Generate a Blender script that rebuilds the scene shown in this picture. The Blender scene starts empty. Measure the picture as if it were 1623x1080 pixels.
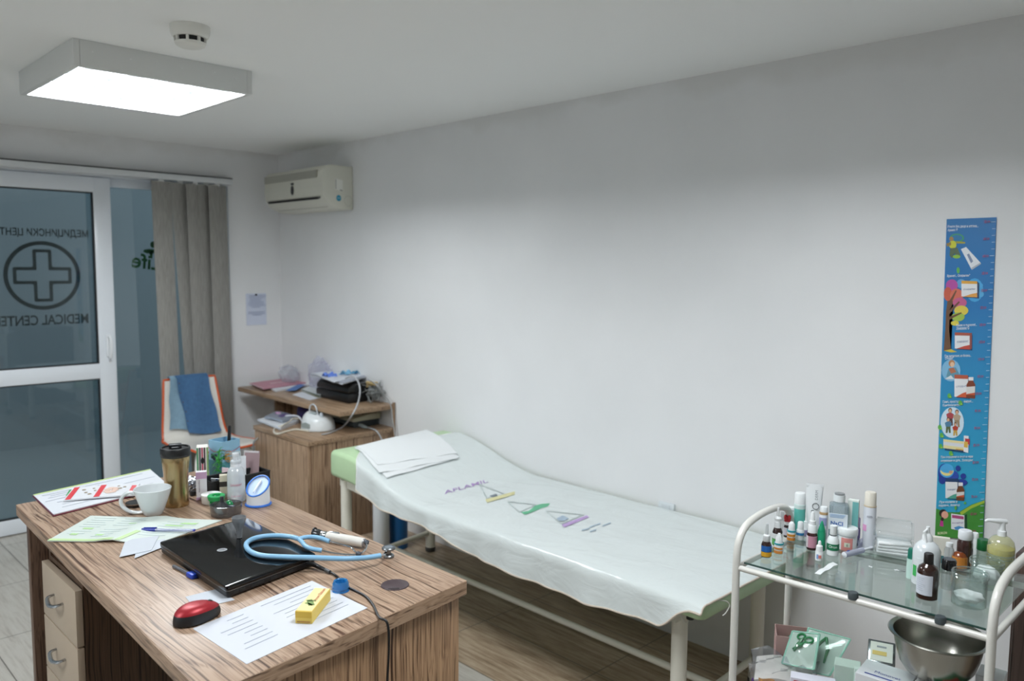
import bpy, bmesh, math, random
from mathutils import Vector as V, Matrix as MX
SC = bpy.context.scene
COL = SC.collection
rnd = random.Random(11)
PI = math.pi
RAD = math.radians
# ------------------------------------------------------------------ camera
CAMZ = 1.47
FPX = 1265.2
YAW, PITCH, ROLL = 0.779527, 0.0916130, -0.0081424
fwd = V((math.sin(YAW)*math.cos(PITCH), math.cos(YAW)*math.cos(PITCH), -math.sin(PITCH)))
r0 = V((math.cos(YAW), -math.sin(YAW), 0))
d0 = fwd.cross(r0)
RT = r0*math.cos(ROLL) + d0*math.sin(ROLL)
DN = d0*math.cos(ROLL) - r0*math.sin(ROLL)
cam = bpy.data.cameras.new('camera')
cam.sensor_width = 36.0
cam.lens = FPX/1623*36
cam.clip_start = 0.05
cam.dof.use_dof = True
cam.dof.focus_distance = 1.95
cam.dof.aperture_fstop = 3.5
cam_o = bpy.data.objects.new('camera', cam)
COL.objects.link(cam_o)
m = MX.Identity(4)
for i in range(3):
    m[i][0] = RT[i]; m[i][1] = -DN[i]; m[i][2] = -fwd[i]
m[2][3] = CAMZ
cam_o.matrix_world = m
SC.camera = cam_o

def at(px, py, x=None, y=None, z=None):
    """the point of a known plane of the room that a measured pixel shows"""
    r = RT*((px-811.5)/FPX) + DN*((py-540)/FPX) + fwd
    if z is not None: k = (z-CAMZ)/r.z
    elif x is not None: k = x/r.x
    else: k = y/r.y
    return V((r.x*k, r.y*k, r.z*k+CAMZ))

def mpp(p):
    return (V(p)-V((0, 0, CAMZ))).dot(fwd)/FPX

# ------------------------------------------------------------------ materials
def lin(h):
    if isinstance(h, (tuple, list)): return tuple(h[:3])
    h = h.lstrip('#')
    c = [int(h[i:i+2], 16)/255 for i in (0, 2, 4)]
    return tuple(a/12.92 if a <= 0.04045 else ((a+0.055)/1.055)**2.4 for a in c)

def newmat(name):
    m = bpy.data.materials.new(name); m.use_nodes = True
    nt = m.node_tree
    return m, nt, nt.nodes['Principled BSDF']

_mc = {}
def mat(c, rough=0.5, metal=0.0, coat=0.0, emit=0.0, noise=0.0, nscale=60, bump=0.0, spec=0.5, trans=0.0, sss=0.0):
    key = (str(c), rough, metal, coat, emit, noise, nscale, bump, spec, trans, sss)
    if key in _mc: return _mc[key]
    m, nt, b = newmat('paint_'+str(len(_mc)))
    L = lin(c)
    b.inputs['Base Color'].default_value = (*L, 1)
    b.inputs['Roughness'].default_value = rough
    b.inputs['Metallic'].default_value = metal
    b.inputs['Coat Weight'].default_value = coat
    b.inputs['Coat Roughness'].default_value = 0.1
    b.inputs['Specular IOR Level'].default_value = spec
    b.inputs['Transmission Weight'].default_value = trans
    if emit:
        b.inputs['Emission Color'].default_value = (*L, 1)
        b.inputs['Emission Strength'].default_value = emit
    if noise or bump:
        tc = nt.nodes.new('ShaderNodeTexCoord')
        n = nt.nodes.new('ShaderNodeTexNoise'); n.inputs['Scale'].default_value = nscale
        n.inputs['Detail'].default_value = 4
        nt.links.new(tc.outputs['Object'], n.inputs['Vector'])
        if noise:
            mx = nt.nodes.new('ShaderNodeMix'); mx.data_type = 'RGBA'
            mx.inputs[6].default_value = (*[v*(1-noise) for v in L], 1)
            mx.inputs[7].default_value = (*[min(1, v*(1+noise)) for v in L], 1)
            nt.links.new(n.outputs['Fac'], mx.inputs[0])
            nt.links.new(mx.outputs[2], b.inputs['Base Color'])
        if bump:
            bp = nt.nodes.new('ShaderNodeBump'); bp.inputs['Strength'].default_value = bump
            bp.inputs['Distance'].default_value = 0.002
            nt.links.new(n.outputs['Fac'], bp.inputs['Height'])
            nt.links.new(bp.outputs['Normal'], b.inputs['Normal'])
    _mc[key] = m
    return m

def clear(tint='#ffffff', gloss=0.03, rough=0.05, body=0.0, bodycol='#ffffff', ior=1.45):
    """thin clear plastic or glass: see-through with a fresnel reflection and an optional milky body"""
    key = ('clear', tint, gloss, rough, body, bodycol, ior)
    if key in _mc: return _mc[key]
    m = bpy.data.materials.new('clear_'+str(len(_mc))); m.use_nodes = True
    nt = m.node_tree; nt.nodes.clear()
    out = nt.nodes.new('ShaderNodeOutputMaterial')
    tr = nt.nodes.new('ShaderNodeBsdfTransparent'); tr.inputs[0].default_value = (*lin(tint), 1)
    gl = nt.nodes.new('ShaderNodeBsdfGlossy'); gl.inputs['Roughness'].default_value = rough
    df = nt.nodes.new('ShaderNodeBsdfDiffuse'); df.inputs[0].default_value = (*lin(bodycol), 1)
    fr = nt.nodes.new('ShaderNodeFresnel')
    ge = nt.nodes.new('ShaderNodeNewGeometry')       # same reflection from either side of the thin wall
    io = nt.nodes.new('ShaderNodeMapRange'); io.inputs[3].default_value = ior; io.inputs[4].default_value = 1/ior
    nt.links.new(ge.outputs['Backfacing'], io.inputs[0]); nt.links.new(io.outputs[0], fr.inputs[0])
    ad = nt.nodes.new('ShaderNodeMath'); ad.operation = 'ADD'; ad.inputs[1].default_value = gloss; ad.use_clamp = True
    m1 = nt.nodes.new('ShaderNodeMixShader'); m1.inputs[0].default_value = body
    m2 = nt.nodes.new('ShaderNodeMixShader')
    nt.links.new(tr.outputs[0], m1.inputs[1]); nt.links.new(df.outputs[0], m1.inputs[2])
    nt.links.new(fr.outputs[0], ad.inputs[0]); nt.links.new(ad.outputs[0], m2.inputs[0])
    nt.links.new(m1.outputs[0], m2.inputs[1]); nt.links.new(gl.outputs[0], m2.inputs[2])
    nt.links.new(m2.outputs[0], out.inputs[0])
    _mc[key] = m
    return m

def wood(axis, base='#b09078', mid='#8c6f5a', dark='#563d30', freq=55, rough=0.38, seed=0.0, wob=1.0):
    """striped zebrano laminate, the stripes running along the object's axis 0=x 1=y 2=z"""
    m, nt, b = newmat('zebrano_%d_%d' % (axis, len(bpy.data.materials)))
    tc = nt.nodes.new('ShaderNodeTexCoord')
    mp = nt.nodes.new('ShaderNodeMapping')
    s = [1.0, 1.0, 1.0]; s[axis] = 0.010*wob
    mp.inputs['Scale'].default_value = s
    mp.inputs['Location'].default_value = (seed, seed*1.7, seed*0.6)
    wv = nt.nodes.new('ShaderNodeTexNoise'); wv.inputs['Scale'].default_value = 2.4; wv.inputs['Detail'].default_value = 2
    nt.links.new(tc.outputs['Object'], wv.inputs['Vector'])
    ws = nt.nodes.new('ShaderNodeVectorMath'); ws.operation = 'SCALE'; ws.inputs['Scale'].default_value = 0.035
    nt.links.new(wv.outputs['Color'], ws.inputs[0])
    wa = nt.nodes.new('ShaderNodeVectorMath'); wa.operation = 'ADD'
    nt.links.new(tc.outputs['Object'], wa.inputs[0]); nt.links.new(ws.outputs[0], wa.inputs[1])
    nt.links.new(wa.outputs[0], mp.inputs['Vector'])
    n1 = nt.nodes.new('ShaderNodeTexNoise'); n1.inputs['Scale'].default_value = freq; n1.inputs['Detail'].default_value = 3.0
    n1.inputs['Roughness'].default_value = 0.55; n1.inputs['Distortion'].default_value = 0.0
    n2 = nt.nodes.new('ShaderNodeTexNoise'); n2.inputs['Scale'].default_value = freq*3.6; n2.inputs['Detail'].default_value = 2.0
    nt.links.new(mp.outputs[0], n1.inputs['Vector']); nt.links.new(mp.outputs[0], n2.inputs['Vector'])
    r1 = nt.nodes.new('ShaderNodeValToRGB')
    e = r1.color_ramp.elements
    e[0].position = 0.31; e[0].color = (*lin(dark), 1)
    e[1].position = 0.72; e[1].color = (*[min(1, c*1.12) for c in lin(base)], 1)
    for p, c in ((0.36, mid), (0.405, base), (0.445, base), (0.47, mid), (0.495, base), (0.53, base), (0.555, mid), (0.575, base), (0.61, mid), (0.635, base)):
        q = e.new(p); q.color = (*lin(c), 1)
    nt.links.new(n1.outputs['Fac'], r1.inputs[0])
    r2 = nt.nodes.new('ShaderNodeValToRGB')
    e2 = r2.color_ramp.elements
    e2[0].position = 0.35; e2[0].color = (0.24, 0.19, 0.16, 1)
    e2[1].position = 0.455; e2[1].color = (1, 1, 1, 1)
    nt.links.new(n2.outputs['Fac'], r2.inputs[0])
    mx = nt.nodes.new('ShaderNodeMix'); mx.data_type = 'RGBA'; mx.blend_type = 'MULTIPLY'; mx.inputs[0].default_value = 0.85
    nt.links.new(r1.outputs[0], mx.inputs[6]); nt.links.new(r2.outputs[0], mx.inputs[7])
    nt.links.new(mx.outputs[2], b.inputs['Base Color'])
    b.inputs['Roughness'].default_value = rough
    b.inputs['Specular IOR Level'].default_value = 0.4
    return m

# ------------------------------------------------------------------ mesh building
class MB:
    def __init__(s): s.v = []; s.f = []; s.m = []
    def add(s, vs, fs, mi=0):
        o = len(s.v); s.v += [tuple(v) for v in vs]
        for f in fs: s.f.append([o+i for i in f]); s.m.append(mi)
        return s
    def bm(s, bm, mi=0):
        bm.verts.index_update()
        s.add([v.co[:] for v in bm.verts], [[v.index for v in f.verts] for f in bm.faces], mi); bm.free(); return s
    def box(s, c, d, mi=0, bev=0.0, seg=2, rz=0.0, mtx=None):
        b = bmesh.new(); bmesh.ops.create_cube(b, size=1)
        for v in b.verts: v.co = V((v.co.x*d[0], v.co.y*d[1], v.co.z*d[2]))
        if bev: bmesh.ops.bevel(b, geom=b.edges[:], offset=bev, segments=seg, affect='EDGES', profile=0.5)
        T = MX.Translation(V(c)) @ (mtx if mtx else MX.Rotation(rz, 4, 'Z'))
        for v in b.verts: v.co = T @ v.co
        return s.bm(b, mi)
    def span(s, a, b, mi=0, bev=0.0, seg=2):
        return s.box([(a[i]+b[i])/2 for i in range(3)], [abs(b[i]-a[i]) for i in range(3)], mi, bev, seg)
    def lathe(s, prof, c=(0, 0, 0), seg=24, mi=0, mtx=None, a0=0.0, a1=2*PI):
        T = MX.Translation(V(c)) @ (mtx if mtx else MX.Identity(4))
        full = abs(a1-a0-2*PI) < 1e-6
        n = seg if full else seg+1
        rows = []; vs = []
        for r, z in prof:
            if r < 1e-6: rows.append([len(vs)]); vs.append(T @ V((0, 0, z)))
            else:
                rows.append(list(range(len(vs), len(vs)+n)))
                for i in range(n):
                    a = a0+(a1-a0)*i/seg
                    vs.append(T @ V((r*math.cos(a), r*math.sin(a), z)))
        fs = []
        for A, B in zip(rows, rows[1:]):
            if len(A) == 1 and len(B) == 1: continue
            for i in range(seg):
                j = (i+1) % n if full else i+1
                if len(A) == 1: fs.append([A[0], B[j], B[i]])
                elif len(B) == 1: fs.append([A[i], A[j], B[0]])
                else: fs.append([A[i], A[j], B[j], B[i]])
        return s.add(vs, fs, mi)
    def tube(s, pts, r, seg=8, mi=0, closed=False, caps=True, flat=1.0):
        pts = [V(p) for p in pts]; n = len(pts)
        rs = r if isinstance(r, (list, tuple)) else [r]*n
        vs = []; prev = None
        for i, p in enumerate(pts):
            if closed: t = pts[(i+1) % n]-pts[i-1]
            else: t = pts[min(i+1, n-1)]-pts[max(i-1, 0)]
            if t.length < 1e-9: t = V((0, 0, 1))
            t.normalize()
            if prev is None:
                u = V((0, 0, 1)).cross(t)
                if u.length < 1e-3: u = V((1, 0, 0)).cross(t)
            else: u = prev-t*prev.dot(t)
            u.normalize(); prev = u
            w = t.cross(u)
            for k in range(seg):
                a = 2*PI*k/seg
                vs.append(p+u*(rs[i]*math.cos(a))+w*(rs[i]*flat*math.sin(a)))
        fs = []
        for i in range(n if closed else n-1):
            for k in range(seg):
                a = i*seg+k; b = i*seg+(k+1) % seg
                j = ((i+1) % n)*seg
                fs.append([a, b, j+(k+1) % seg, j+k])
        if caps and not closed:
            fs.append(list(range(seg-1, -1, -1))); fs.append([(n-1)*seg+k for k in range(seg)])
        return s.add(vs, fs, mi)
    def prism(s, poly, h0, h1, mi=0, fn=None, bev=0.0):
        """polygon in 2d raised from h0 to h1; fn maps (a, b, h) to a point"""
        fn = fn or (lambda a, b, h: V((a, b, h)))
        n = len(poly)
        vs = [fn(a, b, h0) for a, b in poly]+[fn(a, b, h1) for a, b in poly]
        fs = [list(range(n-1, -1, -1)), list(range(n, 2*n))]+[[i, (i+1) % n, n+(i+1) % n, n+i] for i in range(n)]
        b = bmesh.new()
        bv = [b.verts.new(v) for v in vs]
        for f in fs: b.faces.new([bv[i] for i in f])
        bmesh.ops.recalc_face_normals(b, faces=b.faces[:])
        if bev: bmesh.ops.bevel(b, geom=b.edges[:], offset=bev, segments=2, affect='EDGES', profile=0.5)
        bmesh.ops.triangulate(b, faces=[f for f in b.faces if len(f.verts) > 4])
        return s.bm(b, mi)
    def grid(s, fn, nu, nv, mi=0, thick=0.0):
        P = [[V(fn(i/nu, j/nv)) for j in range(nv+1)] for i in range(nu+1)]
        vs = [p for r in P for p in r]; w = nv+1
        fs = [[i*w+j, (i+1)*w+j, (i+1)*w+j+1, i*w+j+1] for i in range(nu) for j in range(nv)]
        if thick:
            N = [V((0, 0, 0)) for _ in vs]
            for f in fs:
                nn = (vs[f[1]]-vs[f[0]]).cross(vs[f[3]]-vs[f[0]])
                for k in f: N[k] += nn
            o = len(vs)
            vs = vs+[v-(N[i].normalized() if N[i].length > 0 else V((0, 0, 1)))*thick for i, v in enumerate(vs)]
            fs = fs+[[o+k for k in reversed(f)] for f in fs]
            rim = [i*w for i in range(nu+1)]+[nu*w+j for j in range(1, nv+1)]+[i*w+nv for i in range(nu-1, -1, -1)]+[j for j in range(nv-1, 0, -1)]
            fs += [[rim[(k+1) % len(rim)], rim[k], o+rim[k], o+rim[(k+1) % len(rim)]] for k in range(len(rim))]
        return s.add(vs, fs, mi)
    def ball(s, c, r, mi=0, seg=16, rings=8, mtx=None):
        rr = r if isinstance(r, (tuple, list)) else (r, r, r)
        T = MX.Translation(V(c)) @ (mtx or MX.Identity(4)) @ MX.Diagonal((*rr, 1))
        return s.lathe([(math.sin(PI*i/rings), -math.cos(PI*i/rings)) if 0 < i < rings else (0, -1 if i == 0 else 1) for i in range(rings+1)], (0, 0, 0), seg, mi, T)
    def build(s, name, mats, parent=None, loc=None, sharp=38, **kw):
        me = bpy.data.meshes.new(name)
        me.from_pydata(s.v, [], s.f)
        for m_ in (mats if isinstance(mats, (list, tuple)) else [mats]): me.materials.append(m_)
        me.polygons.foreach_set('material_index', s.m)
        me.polygons.foreach_set('use_smooth', [True]*len(s.f))
        me.update(); me.validate()
        b = bmesh.new(); b.from_mesh(me); bmesh.ops.recalc_face_normals(b, faces=b.faces[:]); b.to_mesh(me); b.free()
        me.set_sharp_from_angle(angle=RAD(sharp))
        o = bpy.data.objects.new(name, me); COL.objects.link(o)
        if parent: o.parent = parent
        if loc is not None: o.location = loc
        for k, v in kw.items(): o[k] = v
        return o

def tag(o, label, cat, group=None):
    o['label'] = label; o['category'] = cat
    if group: o['group'] = group
    return o
def thing(name, label, cat, loc=(0, 0, 0), rz=0.0, group=None):
    o = bpy.data.objects.new(name, None); COL.objects.link(o)
    o.empty_display_size = 0.05
    o.location = loc; o.rotation_euler = (0, 0, rz)
    return tag(o, label, cat, group)
def struct(o): o['kind'] = 'structure'; return o

def spline(pts, n=8, closed=False):
    pts = [V(p) for p in pts]; N = len(pts); out = []
    for i in range(N if closed else N-1):
        if closed: a, b, c, d = pts[i-1], pts[i], pts[(i+1) % N], pts[(i+2) % N]
        else: a, b, c, d = pts[max(i-1, 0)], pts[i], pts[i+1], pts[min(i+2, N-1)]
        for k in range(n):
            t = k/n
            out.append(0.5*((2*b)+(c-a)*t+(2*a-5*b+4*c-d)*t*t+(3*b-a-3*c+d)*t*t*t))
    if not closed: out.append(pts[-1])
    return out

def letters(body, name, O, ex, ey, mat_, parent=None, width=None, height=None, align='CENTER', fn=None, bold=0.0):
    """flat lettering; O centre of the line, ex reading direction, ey up; sized by width or letter height"""
    cu = bpy.data.curves.new('t', 'FONT'); cu.body = body; cu.align_x = align; cu.align_y = 'CENTER'
    cu.resolution_u = 3; cu.offset = bold
    to = bpy.data.objects.new('t', cu); COL.objects.link(to)
    me = bpy.data.meshes.new_from_object(to)
    bpy.data.objects.remove(to); bpy.data.curves.remove(cu)
    xs = [v.co.x for v in me.vertices]; ys = [v.co.y for v in me.vertices]
    if not xs: return None
    w = max(xs)-min(xs); h = max(ys)-min(ys)
    sx = (width/w) if width else (height/h)
    sy = (height/h) if height else sx
    cx, cy = (max(xs)+min(xs))/2, (max(ys)+min(ys))/2
    O = V(O); ex = V(ex).normalized(); ey = V(ey).normalized()
    for v in me.vertices:
        p = O+ex*((v.co.x-cx)*sx)+ey*((v.co.y-cy)*sy)
        v.co = fn(p) if fn else p
    me.materials.append(mat_)
    me.name = name
    o = bpy.data.objects.new(name, me); COL.objects.link(o)
    if parent: o.parent = parent
    return o

def round_poly(pts, r, n=4):
    out = []
    N = len(pts)
    for i in range(N):
        p = V((*pts[i], 0)); a = V((*pts[i-1], 0)); b = V((*pts[(i+1) % N], 0))
        u = (a-p).normalized(); w = (b-p).normalized()
        p0 = p+u*r; p1 = p+w*r
        for k in range(n+1):
            t = k/n
            q = p0*(1-t)**2+p*2*t*(1-t)+p1*t*t
            out.append((q.x, q.y))
    return out
def ell(cx, cy, rx, ry, n=20, a0=0, a1=2*PI):
    full = abs(a1-a0-2*PI) < 1e-6
    k = n if full else n-1
    return [(cx+rx*math.cos(a0+(a1-a0)*i/k), cy+ry*math.sin(a0+(a1-a0)*i/k)) for i in range(n)]
# ------------------------------------------------------------------ the room
XW, YB, ZC = 2.644, 4.868, 2.19
XL, YF = -1.7, -1.7
def wall_mat():
    m, nt, b = newmat('wall_paint')
    tc = nt.nodes.new('ShaderNodeTexCoord')
    n = nt.nodes.new('ShaderNodeTexNoise'); n.inputs['Scale'].default_value = 2.2; n.inputs['Detail'].default_value = 6
    nt.links.new(tc.outputs['Object'], n.inputs['Vector'])
    cr = nt.nodes.new('ShaderNodeValToRGB')
    cr.color_ramp.elements[0].position = 0.3; cr.color_ramp.elements[0].color = (0.735, 0.742, 0.75, 1)
    cr.color_ramp.elements[1].position = 0.75; cr.color_ramp.elements[1].color = (0.785, 0.79, 0.798, 1)
    nt.links.new(n.outputs['Fac'], cr.inputs[0])
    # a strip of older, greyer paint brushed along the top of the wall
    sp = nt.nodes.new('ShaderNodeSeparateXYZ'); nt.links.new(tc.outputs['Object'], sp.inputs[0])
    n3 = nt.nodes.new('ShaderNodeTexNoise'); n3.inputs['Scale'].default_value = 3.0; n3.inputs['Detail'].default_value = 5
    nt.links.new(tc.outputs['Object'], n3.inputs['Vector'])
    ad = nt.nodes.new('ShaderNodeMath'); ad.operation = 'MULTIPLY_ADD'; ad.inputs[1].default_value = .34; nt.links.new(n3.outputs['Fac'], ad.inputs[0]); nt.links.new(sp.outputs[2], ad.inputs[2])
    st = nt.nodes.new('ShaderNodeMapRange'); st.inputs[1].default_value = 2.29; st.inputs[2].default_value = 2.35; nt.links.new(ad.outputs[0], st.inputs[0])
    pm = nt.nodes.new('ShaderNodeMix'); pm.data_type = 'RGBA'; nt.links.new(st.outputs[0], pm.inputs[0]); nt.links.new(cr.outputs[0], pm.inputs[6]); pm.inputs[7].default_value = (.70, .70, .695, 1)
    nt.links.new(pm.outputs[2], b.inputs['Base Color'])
    n2 = nt.nodes.new('ShaderNodeTexNoise'); n2.inputs['Scale'].default_value = 35; n2.inputs['Detail'].default_value = 5
    nt.links.new(tc.outputs['Object'], n2.inputs['Vector'])
    bp = nt.nodes.new('ShaderNodeBump'); bp.inputs['Strength'].default_value = 0.12; bp.inputs['Distance'].default_value = 0.004
    nt.links.new(n2.outputs['Fac'], bp.inputs['Height']); nt.links.new(bp.outputs[0], b.inputs['Normal'])
    b.inputs['Roughness'].default_value = 0.75
    return m
WALL = wall_mat()
CEIL = mat((0.89, 0.90, 0.89), 0.8, bump=0.05, nscale=30)

def floor_mat():
    m, nt, b = newmat('floor_tiles')
    tc = nt.nodes.new('ShaderNodeTexCoord')
    sp = nt.nodes.new('ShaderNodeSeparateXYZ'); nt.links.new(tc.outputs['Object'], sp.inputs[0])
    def mth(op, a, b_=None):
        q = nt.nodes.new('ShaderNodeMath'); q.operation = op
        for i, v in enumerate((a, b_)):
            if v is None: continue
            if isinstance(v, (int, float)): q.inputs[i].default_value = v
            else: nt.links.new(v, q.inputs[i])
        return q.outputs[0]
    TX, TY = 0.305, 0.595
    fx = mth('DIVIDE', mth('SUBTRACT', sp.outputs[0], 2.183-12*TX), TX)
    fy = mth('DIVIDE', mth('SUBTRACT', sp.outputs[1], 1.76-12*TY), TY)
    dx = mth('MULTIPLY', mth('ABSOLUTE', mth('SUBTRACT', mth('FRACT', mth('ADD', fx, 0.5)), 0.5)), TX)
    dy = mth('MULTIPLY', mth('ABSOLUTE', mth('SUBTRACT', mth('FRACT', mth('ADD', fy, 0.5)), 0.5)), TY)
    grout = mth('LESS_THAN', mth('MINIMUM', dx, dy), 0.0022)
    band = mth('GREATER_THAN', sp.outputs[0], 1.875)
    mp = nt.nodes.new('ShaderNodeMapping'); mp.inputs['Scale'].default_value = (14, 1.1, 1)
    nt.links.new(tc.outputs['Object'], mp.inputs[0])
    n = nt.nodes.new('ShaderNodeTexNoise'); n.inputs['Scale'].default_value = 4.2; n.inputs['Detail'].default_value = 7; n.inputs['Roughness'].default_value = 0.65
    nt.links.new(mp.outputs[0], n.inputs['Vector'])
    def ramp(cols):
        r = nt.nodes.new('ShaderNodeValToRGB'); e = r.color_ramp.elements
        e[0].position, e[1].position = cols[0][0], cols[-1][0]
        e[0].color, e[1].color = (*lin(cols[0][1]), 1), (*lin(cols[-1][1]), 1)
        for p, c in cols[1:-1]:
            q = e.new(p); q.color = (*lin(c), 1)
        nt.links.new(n.outputs['Fac'], r.inputs[0]); return r.outputs[0]
    c1 = ramp([(0.3, '#a19a90'), (0.5, '#b8b3aa'), (0.7, '#c0bcb4')])
    c2 = ramp([(0.3, '#78644f'), (0.45, '#9c8770'), (0.56, '#ae9b84'), (0.7, '#c0af9b')])
    def mix(f, a, b_):
        q = nt.nodes.new('ShaderNodeMix'); q.data_type = 'RGBA'
        nt.links.new(f, q.inputs[0])
        for i, v in ((6, a), (7, b_)):
            if isinstance(v, tuple): q.inputs[i].default_value = v
            else: nt.links.new(v, q.inputs[i])
        return q.outputs[2]
    col = mix(grout, mix(band, c1, c2), (*lin('#6d675f'), 1))
    nt.links.new(col, b.inputs['Base Color'])
    b.inputs['Roughness'].default_value = 0.36
    return m

struct(MB().span((XL-.2, YF-.2, -0.1), (XW+.2, YB+.14, 0)).build('floor', floor_mat()))
struct(MB().span((XL-.2, YF-.2, ZC), (XW+.2, YB+.2, ZC+.1)).build('ceiling', CEIL))
struct(MB().span((XW, YF-.2, 0), (XW+.2, YB+.2, ZC)).build('wall_right', WALL))
struct(MB().span((XL-.2, YF-.2, 0), (XL, YB+.2, ZC)).build('wall_left', WALL))
struct(MB().span((XL, YF-.2, 0), (XW, YF, ZC)).build('wall_rear', WALL))
# back wall: the glazed opening runs from the left wall to x=2.29, up to 1.985
OPX, OPZ = 2.292, 1.962
b_ = MB()
b_.span((OPX, YB, 0), (XW, YB+.2, ZC)); b_.span((XL, YB, OPZ), (OPX, YB+.2, ZC))
struct(b_.build('wall_back', WALL))
# window glass and frames
PVC = mat('#dfe4ea', 0.3, coat=0.2)
GASKET = mat('#1d2023', 0.6)
GLASS = clear('#dfe9ec', 0.02, 0.02)
SCREWS = mat('#b8bcc0', 0.3, metal=0.6)
# fixed glazing behind (window_1) spanning the whole opening right of the door
wf = MB()
yf0, yf1 = YB+0.085, YB+0.14
wf.span((1.45, yf0, 1.912), (OPX, yf1, OPZ), 0, .004); wf.span((OPX-.045, yf0, 0), (OPX, yf1, OPZ), 0, .004)
wf.span((1.45, yf0, 0), (OPX, yf1, .055), 0, .004)
w1 = struct(wf.build('window_1', PVC))
MB().span((1.5, YB+.108, .05), (OPX-.04, YB+.114, 1.92)).build('window_pane', GLASS, w1)
# sliding door leaf (door_1)
L0, L1 = 0.10, 1.602      # leaf from left (outside the frame of view) to right stile
yd0, yd1 = YB+0.012, YB+0.07
df = MB()
df.span((L1-.092, yd0, 0.005), (L1, yd1, 1.955), 0, .006)
df.span((L0, yd0, 0.005), (L0+.092, yd1, 1.955), 0, .006)
df.span((L0+.088, yd0, 1.87), (L1-.088, yd1, 1.955), 0, .006)
df.span((L0+.088, yd0, 0.815), (L1-.088, yd1, 0.902), 0, .006)
df.span((L0+.088, yd0, 0.005), (L1-.088, yd1, 0.088), 0, .006)
d1 = struct(df.build('door_1', PVC))
gk = MB()
for z0, z1 in ((.088, .815), (.902, 1.87)):
    x0, x1 = L0+.092, L1-.092
    for a, b in (((x0, z0), (x1, z0+.006)), ((x0, z1-.006), (x1, z1)), ((x0, z0), (x0+.006, z1)), ((x1-.006, z0), (x1, z1))):
        gk.span((a[0], yd0+.006, a[1]), (b[0], yd0+.03, b[1]))
gk.build('gasket', GASKET, d1)
MB().span((L0+.09, yd0+.026, .086), (L1-.09, yd0+.032, .817)).build('lower_pane', GLASS, d1)
MB().span((L0+.09, yd0+.026, .9), (L1-.09, yd0+.032, 1.872)).build('upper_pane', GLASS, d1)
# handle of the sliding door
h0 = at(173, 548, y=YB)
hd = MB()
hd.box((h0.x, yd0-.006, h0.z), (.026, .012, .13), 0, .005)
hd.tube(spline([(h0.x, yd0-.01, h0.z+.05), (h0.x, yd0-.04, h0.z+.045), (h0.x, yd0-.045, h0.z-.02), (h0.x, yd0-.03, h0.z-.07)], 5), .009, 8)
hd.build('door_handle', mat('#e9ecef', 0.3), d1)
# etched decals on the outer side of the door glass, read from outside so mirrored from in here
DECAL = mat('#16201c', 0.6)
yg = yd0+.034
def g2(px, py): p = at(px, py, y=yg); return (p.x, p.z)
def flat_y(polys, name, mt, parent, y=yg, t=.0012):
    q = MB()
    for p in polys: q.prism(p, y, y+t, 0, lambda a, b, h: V((a, h, b)))
    return q.build(name, mt, parent)
def ring(cx, cz, r0, r1, n=48):
    return [[(cx+r*math.cos(a), cz+r*math.sin(a)) for r, a in ((r0, 2*PI*i/n), (r1, 2*PI*i/n), (r1, 2*PI*(i+1)/n), (r0, 2*PI*(i+1)/n))] for i in range(n)]
cc = g2(68, 437); rr = (g2(129, 437)[0]-g2(7, 437)[0])/2
flat_y(ring(cc[0], cc[1], rr-.021, rr), 'ring_emblem', DECAL, d1)
# cross outline with rounded corners
def cross(a, b, r): 
    pts = [(-b, -a), (-b, -b), (-a, -b)]
    P = [(b, a), (a, a), (a, b), (-a, b)]
    o = [(a, b), (-a, b), (-a, a), (-b, a), (-b, -a), (-a, -a), (-a, -b), (a, -b), (a, -a), (b, -a), (b, a), (a, a)]
    return [(x+cc[0], z+cc[1]) for x, z in round_poly(o, r)]
ax = (g2(84, 430)[0]-g2(54, 430)[0])/2
bx = (g2(115, 430)[0]-g2(22, 430)[0])/2
o1 = cross(ax, bx, .012); o2 = cross(ax-.017, bx-.017, .006)
n_ = len(o1)
flat_y([[o1[i], o1[(i+1) % n_], o2[(i+1) % n_], o2[i]] for i in range(n_)], 'cross_emblem', DECAL, d1)
pt = at(62, 369.5, y=yg); pb = at(64, 507.5, y=yg)
wt = (at(140, 371, y=yg)-at(0, 368, y=yg)).length*1.06
letters('МЕДИЦИНСКИ ЦЕНТЪР', 'clinic_lettering', (pt.x+.0, yg, pt.z), (-1, 0, 0), (0, 0, 1), DECAL, d1, width=wt*1.08, height=.05, bold=.022)
letters('MEDICAL CENTER', 'clinic_lettering', (pb.x+.01, yg, pb.z), (-1, 0, 0), (0, 0, 1), DECAL, d1, width=wt*1.02, height=.056, bold=.022)
GREEN = mat('#3c6b35', 0.5)
yw = YB+.1165
pl = at(232, 415, y=yw)
letters('Life', 'life_lettering', (pl.x+.0, yw, pl.z), (-1, 0, 0.12), (0.1, 0, 1), GREEN, w1, width=.17, bold=.02)
pf = at(243, 396, y=yw)
flat_y([ell(pf.x, pf.z+.03, .017, .02), ell(pf.x-.02, pf.z-.01, .04, .014), [(pf.x-.03, pf.z-.01), (pf.x+.0, pf.z-.01), (pf.x-.01, pf.z-.06)]], 'figure_emblem', GREEN, w1, yw)
# frame track over the opening, with the blind rail in front of it
struct(MB().span((XL, YB-.002, OPZ-.004), (OPX, YB+.13, OPZ+.0), 0).build('trim_1', PVC))
# corridor beyond the glass
EXT = mat('#90979b', 0.7)
struct(MB().span((XL-2, YB+2.4, -.1), (XW+2, YB+2.5, 3.2)).build('wall_corridor', EXT))
struct(MB().span((XL-2, YB+.2, -.1), (XW+2, YB+2.5, -0.02)).build('floor_corridor', mat('#93999c', 0.5)))
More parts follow.
